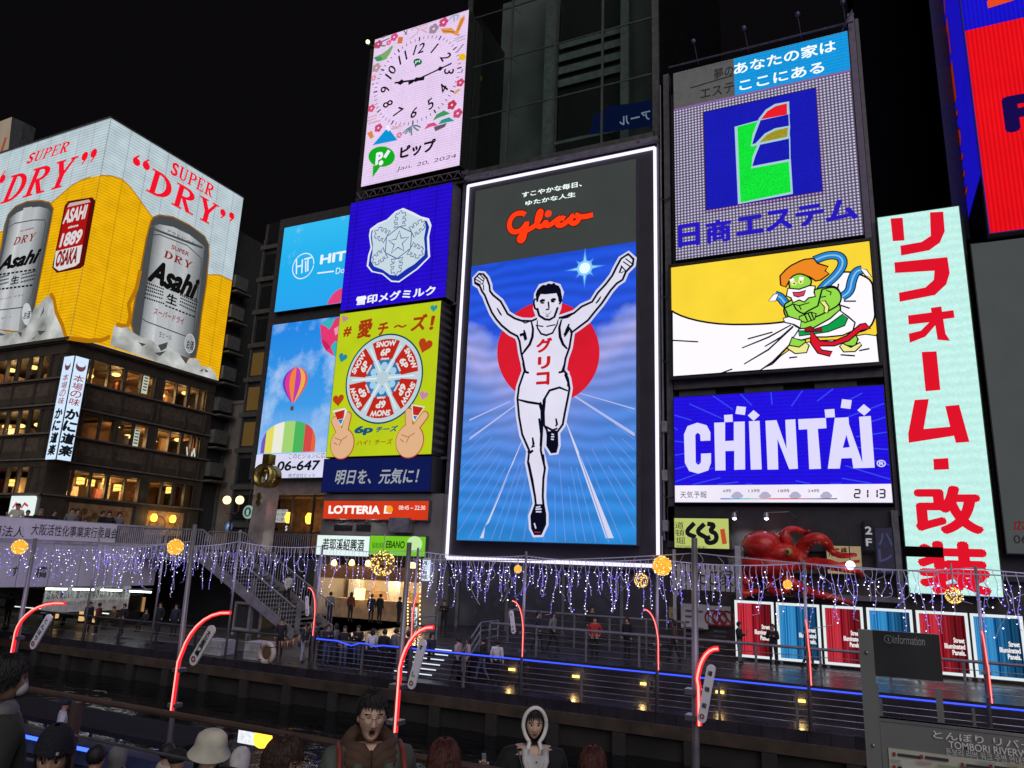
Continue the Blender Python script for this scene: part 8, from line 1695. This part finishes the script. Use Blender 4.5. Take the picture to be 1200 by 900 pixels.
# ---------------------------------------------------------------- people close to the camera, with faces
LIP, MOU, EYE, EYW = M('lip', (.36, .12, .10), .45, var=0), M('mouth_inside', (.03, .008, .008), .6, var=0), M('eye_dark', (.012, .01, .01), .25, var=0), M('eye_white', (.6, .57, .54), .35, var=0)
def sm(a): a = max(0, min(1, a)); return a*a*(3-2*a)
def head_geo(mouth=0.0, brow=True, fem=False, eyes=1.0, n=96, k=84):
    """head about its centre, looking to -Y: eyes, nose, lips and chin are modelled into one surface"""
    vs = []; fs = []; ms = []; G = lambda v, w: math.exp(-(v/w)**2)
    rx, ry, rz = .073, .093, .118
    for i in range(k+1):
        t = math.pi*i/k
        for j in range(n):
            f = 2*math.pi*j/n; st = math.sin(t)**.9 if t < math.pi/2 else math.sin(t)**.82; sx, sy, z = math.sin(f)*st, -math.cos(f)*st, math.cos(t)
            x, y, zz = rx*sx, ry*sy, rz*z
            if zz < 0:
                u = -zz/rz; x *= 1-(.30 if not fem else .36)*u**1.7; y *= 1-.12*u**2 if y < 0 else 1-.35*u**1.3
            if y < 0:
                w = min(1, -y/.05); ax = abs(x); dz = mouth*.022 if zz < -.07 else 0
                y -= w*(.021*G(x, .0105+.006*sm((.0-zz)/.04))*sm((.018-zz)/.055)*(1 if zz > -.040 else G(zz+.040, .0075)))
                y += w*.0085*G(ax-.031, .0155)*G(zz-.003, .0125); y -= w*.0045*G(ax-.028, .024)*G(zz-.024, .008); y -= w*.0035*G(ax-.043, .018)*G(zz+.030, .018)
                mz = -.069-.006*mouth
                y -= w*.0055*G(x, .021)*(G(zz-(mz+.0065+.011*mouth), .0055)+G(zz-(mz-.0075-.014*mouth), .006)); y += w*.003*G(x, .02)*G(zz-mz, .003)
                y += w*mouth*.032*G(x, .0165)*G(zz-mz, .0155); y -= w*.006*G(x, .018)*G(zz+.106, .012)
                zz -= mouth*.020*sm((-.066-zz)/.03)
            vs.append((x, y, zz))
    for i in range(k):
        for j in range(n):
            q = (i*n+j, (i+1)*n+j, (i+1)*n+(j+1) % n, i*n+(j+1) % n); fs.append(q)
            c = [sum(vs[p][a] for p in q)/4 for a in range(3)]; mt = 0; ax = abs(c[0])
            if c[1] < -.03:
                mz = -.069-.016*mouth
                e = (c[0]/(.0185 if mouth else .021))**2+((c[2]-mz)/(.0175*mouth+.0105))**2
                if e < 1: mt = 1
                if mouth and (c[0]/.0145)**2+((c[2]-mz)/(.0135*mouth))**2 < 1: mt = 2
                if not mouth and abs(c[2]-mz) < .0016 and ax < .019: mt = 2
                ee = ((ax-.031)/.0135)**2+((c[2]-.002)/(.0052*eyes))**2
                if ee < 1: mt = 3 if (ax-.031)**2 < .0058**2 or c[2] > .0035 else 4
                if brow and ((ax-.032)/.019)**2+((c[2]-.0225+.10*(ax-.03)-.05*(.03-abs(ax-.03)))/.0036)**2 < 1: mt = 3
            ms.append(mt)
    m = MB(); m.v, m.f, m.m = vs, fs, ms; m.ch = []
    for k_ in (1, -1): m.mat(0).ball((.072*k_, .012, -.012), (.010, .017, .029), 10, 8)
    return m
def hair_geo(front=.045, side=-.03, back=-.10, vol=1.08, long_=0.0, seed=1, fringe=.02, n=110, k=60, part=0):
    rr = random.Random(seed); vs = []; fs = []; jit = [rr.uniform(-1, 1) for _ in range(n)]
    def zl(j):
        f = 2*math.pi*j/n; c = math.cos(f)   # c=1 at the face
        base = front if c > .62 else (front+(side-front)*sm((.62-c)/.25) if c > .30 else side+(back-side)*sm((.30-c)/.9))
        return base+fringe*jit[j]*.5*(1 if c > .3 else .6)+fringe*.6*math.sin(j*1.7)*(1 if c > .5 else .3)-long_*sm((.18-c)/.3)
    for i in range(k+1):
        for j in range(n):
            f = 2*math.pi*j/n; z0 = zl(j); top = .118*vol+.012
            s_ = i/k; z = top+(z0-top)*s_**1.25; zz = max(-1, min(1, z/(.118*vol+.0125))); st = math.sqrt(max(0, 1-zz*zz))**.8 if z > 0 else (1-.12*min(1.5, -z/.118))
            st *= 1+.018*jit[(j*7+i//6) % n]
            x = .073*vol*1.05*math.sin(f)*st; y = -.093*vol*1.03*math.cos(f)*st+.004
            if z < -.02 and long_: y = max(y, -.03) if math.cos(f) > 0 else y
            vs.append((x, y, z))
    for i in range(k):
        for j in range(n): fs.append((i*n+j, (i+1)*n+j, (i+1)*n+(j+1) % n, i*n+(j+1) % n))
    return MB().add(vs, fs)
def locks(shell, n=110, k=60, count=150, seed=1, r=.0042):
    """strands lying over a hair shell, from the crown to a little past its edge"""
    rr = random.Random(seed); m = MB()
    for _ in range(count):
        j = rr.randrange(n); dj = rr.uniform(-9, 9); i0 = rr.randint(2, 14); P = []
        for q in range(9):
            t = q/8; i = min(k, int(i0+(k-i0)*t)); a = Vector(shell.v[i*n+int(j+dj*t) % n]); o = Vector((a.x, a.y, a.z*.6)).normalized()*rr.uniform(.001, .004); P.append(a+o)
        d = (P[-1]-P[-2]); P.append(P[-1]+d*rr.uniform(.1, .5)+Vector((rr.uniform(-.006, .006), 0, -.004)))
        m.tube(P, [r*(.5+.6*math.sin(math.pi*min(1, (q+1)/8)))*(1 if q < 9 else .25) for q in range(10)], 5)
    return m
def xf(m, c, s, yaw, pitch=0.0, roll=0.0):
    Mx = Matrix.Translation(Vector(c)) @ Matrix.Rotation(yaw, 4, 'Z') @ Matrix.Rotation(pitch, 4, 'X') @ Matrix.Rotation(roll, 4, 'Y') @ Matrix.Scale(s, 4)
    m.v = [tuple(Mx @ Vector(v)) for v in m.v]; return m
NB = [b for b in BONES if b[1] not in ('jaw', 'skull', 'crown')]
def near_person(label, p, d, g, face_deg, pose='stand', top=CB_, bottom=CB_, shoe=CB_, hs=1.0, pitch=0, roll=0, bulk=1.0, skin=SKM2, head=True, mouth=0.0, fem=False, eyes=1.0, hm=HB, hair=None, hand_out=False, turn=None):
    c = ray(*p)*d; yaw = math.atan2(-c.x, c.y)+R(face_deg); by = yaw if turn is None else math.atan2(-c.x, c.y)+R(turn); s = (c.z-g)/1.60
    t = thing('person', label, 'person', (c.x, c.y, g), 'people near the camera'); J = joints(pose); rad = dict(RAD)
    for q in ('chest', 'waist', 'pelvis', 'sho', 'elb', 'wri'): rad[q] = RAD[q]*bulk
    rad['chest'] = (RAD['chest']*bulk, RAD['chest']*bulk); J['neck'] = (0, .015, 1.47)
    V, Fc = skin_mesh(J, NB, rad); zmin = min(v[2] for v in V); sl = []
    for f in Fc:
        cc = [sum(V[i][a] for i in f)/len(f) for a in range(3)]; b = bone_of(J, NB, cc); sl.append(0 if (b[1] == 'neck' and b[2] > .55) else (1 if pose == 'raise' and b[1] == 'handR' else part_slot(b)))
    Rz = Matrix.Rotation(by, 4, 'Z'); off = Rz @ Vector((0, .0, 0)); m = MB()
    m.v = [tuple(Vector((c.x, c.y, g)) + Rz @ Vector((v[0]*s, v[1]*s, (v[2]-zmin)*s))) for v in V]; m.f = list(Fc); m.m = sl
    if head:
        h = xf(head_geo(mouth, True, fem, eyes), c, hs, yaw, R(pitch), R(roll)); k = len(m.v); m.v += h.v; m.f += [tuple(i+k for i in f) for f in h.f]; m.m += [{0: 0, 1: 4, 2: 5, 3: 6, 4: 7}[q] for q in h.m]
    m.obj('body', [skin, top, bottom, shoe, LIP, MOU, EYE, EYW], t, True)
    if hair is not None:
        lk = locks(hair, seed=int(p[0]), r=.0036, count=190); hair.add(lk.v, lk.f); xf(hair, c, hs, yaw, R(pitch), R(roll)).obj('hair', hm, t, True)
    return t, c, yaw, s, lambda v: Vector((c.x, c.y, g)) + Rz @ Vector((v[0]*s, v[1]*s, (v[2]-zmin)*s))
def local(c, yaw, pitch=0.0): return lambda x, y, z, hs=1.0: tuple(Vector(c) + (Matrix.Rotation(yaw, 3, 'Z') @ Matrix.Rotation(pitch, 3, 'X')) @ Vector((x*hs, y*hs, z*hs)))
PAV, STP = -2.45, -2.85
# the man with round glasses and open mouth
t, c, yaw, s, B = near_person('person with round glasses and open mouth in a dark green jacket and brown hood', (436, 838), 4.0, PAV, 8, top=CK_, bottom=CB_, hs=.98, bulk=1.22, mouth=.75, eyes=.6, skin=SKM2, hair=hair_geo(.054, .016, -.06, 1.09, 0, 3, .016), pitch=3)
L_ = local(c, yaw, R(3)); m = MB()
for k in (1, -1): m.torus((0, 0, 0), .0215, .0016, 'y', 24, 6) if False else m.tube([L_(.031*k+.0225*math.cos(a*.3), -.099+.004*abs(math.cos(a*.3)), .0-.003+.0205*math.sin(a*.3), 1.03) for a in range(22)], .0013, 5, False)
m.tube([L_(-.009, -.103, .003, 1.03), L_(0, -.107, .005, 1.03), L_(.009, -.103, .003, 1.03)], .0014, 5)
for k in (1, -1): m.tube([L_(.053*k, -.094, .0, 1.03), L_(.073*k, -.03, .002, 1.03), L_(.076*k, .02, -.004, 1.03)], .0014, 5)
m.obj('glasses', M('glasses_wire', (.25, .2, .15), .3, .8, var=0), t)
m = MB()   # folded hood round the neck and open collar
for rr_, hh, rad_ in ((.112, -.150, .036), (.128, -.185, .042), (.135, -.215, .045)):
    m.tube([L_(rr_*math.sin(a*.2618), -.01-rr_*.95*math.cos(a*.2618)+.02, hh+.055*max(0, -math.cos(a*.2618))-(.035 if abs(math.sin(a*.2618)) < .4 and math.cos(a*.2618) > 0 else 0)) for a in range(25)], rad_, 9)
m.obj('hood', CBR, t, True)
m = MB(); m.prism([B((-.055, -.205, 1.40)), B((.055, -.205, 1.40)), B((.05, -.225, 1.05)), B((-.05, -.225, 1.05))], Vector(B((0, -.012, 0)))-Vector(B((0, 0, 0)))); m.obj('sweater_front', CBR, t)
m = MB()
for k in (1, -1): m.tube([B((.075*k, -.195, 1.42)), B((.10*k, -.222, 1.30)), B((.075*k, -.236, 1.15)), B((.06*k, -.236, 1.0))], [.026, .03, .028, .026], 8)
m.obj('lapel', CK_, t, True)
m = MB()
for k, xx in ((1, .165), (-1, .165)): m.tube([B((xx*k, .02, 1.475)), B((xx*k, -.10, 1.455)), B((xx*k*1.02, -.19, 1.36)), B((xx*k*1.05, -.215, 1.15)), B((xx*k*1.1, -.2, .95))], .014, 6)
m.obj('shoulder_strap', M('strap_red', (.30, .05, .03), .6), t, True)
MB().tube([B((0, -.243, 1.36)), B((.0, -.246, 1.05))], .004, 5).obj('zipper', STEEL, t)
m = MB()
for z in (1.26, 1.18): m.ball(tuple(B((-.10, -.262, z))), .008, 8, 6)
m.each('snap_button', STEEL, t)
# the woman in a white hood with a raised phone
t, c, yaw, s, B = near_person('person in black jacket and white hood holding a phone up', (626, 848), 5.6, STP, 6, pose='raise', top=CB_, hs=.90, bulk=1.05, fem=True, skin=SKM2, hair=hair_geo(.058, -.10, -.10, 1.14, .05, 5, .03), pitch=2)
L_ = local(c, yaw, R(2)); m = MB()
m.tube([L_(.088*math.sin(a)*(1-.12*max(0, -math.cos(a))), -.058-.012*math.cos(a*2), -.002+.130*math.cos(a)*(1 if math.cos(a) > 0 else .95)) for a in [R(-152+304*i/30) for i in range(31)]]+[L_(.05, -.085, -.165), L_(.036, -.115, -.225)], [.015]*31+[.016, .011], 9); m.tube([L_(-.088*math.sin(R(152))*.9, -.062, -.112), L_(-.05, -.085, -.165), L_(-.036, -.115, -.225)], [.015, .016, .011], 9); m.obj('hood_rim', cloth('bright_white', (.88, .87, .86)), t, True)
m = MB(); n_, k_ = 24, 12; vs = []; fs = []
for i in range(k_+1):
    a = math.pi/2*i/k_
    for j in range(n_): f = 2*math.pi*j/n_; vs.append(L_(.094*math.sin(f)*math.cos(a*.9)*(1-.12*max(0, -math.cos(f))), -.05+.19*math.sin(a), .0+.134*math.cos(f)*math.cos(a*.9)))
for i in range(k_):
    for j in range(n_): fs.append((i*n_+j, (i+1)*n_+j, (i+1)*n_+(j+1) % n_, i*n_+(j+1) % n_))
m.add(vs, fs).obj('hood', CB_, t, True)
m = MB(); m.prism([B((-.085, -.165, 1.44)), B((.085, -.165, 1.44)), B((.004, -.205, 1.12))], Vector(B((0, -.012, 0)))-Vector(B((0, 0, 0)))); m.obj('shirt_front', CW, t)
m = MB()
for i in range(4): m.ball(tuple(B((.004, -.192-.008*i, 1.40-.06*i))), .006, 8, 6)
m.each('button', BLACKP, t)
m = MB()
for k in (1, -1): m.tube([B((.07*k, -.12, 1.46)), B((.075*k, -.175, 1.40)), B((.035*k, -.21, 1.27))], [.03, .022, .012], 8)
m.obj('collar', CW, t, True); MB().tube([B((-.12, -.1, 1.45)), B((-.06, -.21, 1.25)), B((-.0, -.2, 1.0))], .006, 5).obj('bag_strap', GREYM, t); MB().box(*[tuple(B((x, y, z))) for x, y, z in ((.11, -.192, 1.27), (.16, -.185, 1.282))]).obj('chest_tag', PALE, t)
# hand with five fingers round a phone
hb = Vector(B((-.37, -.245, 1.315))); Rz3 = Matrix.Rotation(yaw, 3, 'Z'); hv = lambda x, y, z: tuple(hb + Rz3 @ (Vector((x, y, z))*.93))
m = MB(); m.ball(hv(0, 0, .03), (.038, .026, .048), 14, 10)
for i, (ln_, dx) in enumerate(((.072, -.030), (.082, -.011), (.077, .009), (.062, .028))):
    m.tube([hv(dx, -.006, .055), hv(dx*1.08, -.018, .055+ln_*.45), hv(dx*1.05, -.040, .055+ln_*.78), hv(dx, -.052, .055+ln_*.80)], [.0105, .010, .009, .007], 8); m.ball(hv(dx, -.052, .055+ln_*.80), .0072, 8, 6)
m.tube([hv(.03, -.008, .01), hv(.052, -.025, .035), hv(.050, -.045, .062)], [.0135, .0115, .009], 8); m.ball(hv(.050, -.045, .062), .009, 8, 6)
m.obj('hand', SKM2, t, True); m = MB(); a0 = Vector(hv(-.034, -.050, .03)); MB().prism([hv(-.008, -.032, .04), hv(.020, -.050, .045), hv(.006, -.052, .175), hv(-.022, -.034, .17)], Vector(hv(.004, -.008, 0))-Vector(hv(0, 0, 0))).obj('phone', M('phone_silver', (.55, .57, .6), .2, .6, var=0), t)
# beanie, bucket hat, seen from in front looking down
t, c, yaw, s, B = near_person('person in dark beanie at the bottom left, chin below the frame', (63, 885), 3.7, PAV, -10, top=CN, hs=1.0, bulk=1.15, skin=SKM, pitch=14, hair=hair_geo(.03, -.05, -.1, 1.03, 0, 7, .01))
xf(hair_geo(.040, .012, -.02, 1.17, 0, 9, .002), c, 1.02, yaw, R(14)).obj('beanie', M('cloth_beanie', (.012, .013, .022), .9, var=.3, scale=60, bump=.5), t, True); L_ = local(c, yaw, R(14)); MB().box(L_(.03, -.112, .055), L_(.042, -.106, .067)).obj('badge', PALE, t)
t, c, yaw, s, B = near_person('person in cream bucket hat looking down by the near railing', (245, 884), 4.9, PAV, 20, top=CB_, hs=.98, bulk=1.0, skin=SKM2, fem=True, pitch=22, hair=hair_geo(.02, -.09, -.12, 1.06, .02, 11, .02))
h = MB(); pr = [(.138, .000), (.128, .018), (.106, .05), (.102, .09), (.094, .125), (.066, .148), (.002, .153)]; h.lathe(pr, (0, 0, 0), 36); h.f = [f for f in h.f if len(f) == 4]; h.m = [0]*len(h.f); xf(h, c, 1.0, yaw, R(12)); h.obj('bucket_hat', cloth('cream_hat', (.66, .64, .52)), t, True)
m = MB(); L_ = local(c, yaw); m.tube([L_(.10*math.sin(a*.3), -.08*math.cos(a*.3), -.19) for a in range(22)], .03, 8); m.obj('collar', CW, t, True)
# left edge: grey hood on a dark coat, face mask
t, c, yaw, s, B = near_person('person with face mask and grey hood down, turned to the river at the left edge', (10, 795), 4.2, PAV, 95, top=cloth('moss_coat', (.03, .036, .03)), hs=.98, bulk=1.3, skin=SKM, hair=hair_geo(.05, -.03, -.09, 1.1, 0, 13, .02), pitch=6)
L_ = local(c, yaw); m = MB()
for q, r_ in ((.12, .05), (.15, .06)): m.tube([L_(q*math.sin(a*.2618), -.04*math.cos(a*.2618)+.02+q*.6*max(0, -math.cos(a*.2618)), -.17-.05*q*10*max(0, -math.cos(a*.2618))) for a in range(25)], r_, 9)
m.ball(L_(-.02, .16, -.33), (.15, .12, .20), 16, 12); m.obj('hood', CG, t, True)
m = MB(); m.ball(L_(0, -.062, -.055), (.046, .042, .042), 14, 10); m.obj('face_mask', M('mask_white', (.65, .66, .68), .7, var=.05), t, True)
# heads along the bottom edge
t, c, yaw, s, B = near_person('long dark haired person in profile at the bottom edge left of the glasses wearer', (331, 896), 3.7, PAV, 75, top=CB_, hs=.96, fem=True, skin=SKM, hair=hair_geo(.04, -.09, -.12, 1.12, .16, 17, .02), hm=HBR, pitch=4)
t, c, yaw, s, B = near_person('red brown haired person seen from behind with an orange collar at the bottom edge', (520, 899), 3.7, PAV, 165, top=COR, hs=.96, fem=True, skin=SKM, hair=hair_geo(.03, -.09, -.13, 1.12, .12, 19, .02), hm=HRD)
t, c, yaw, s, B = near_person('dark red haired person with glasses strap seen from behind, right of the white hood', (695, 900), 4.9, STP, 150, top=CB_, hs=.98, skin=SKM, hair=hair_geo(.02, -.08, -.12, 1.12, .05, 23, .02), hm=HRD)
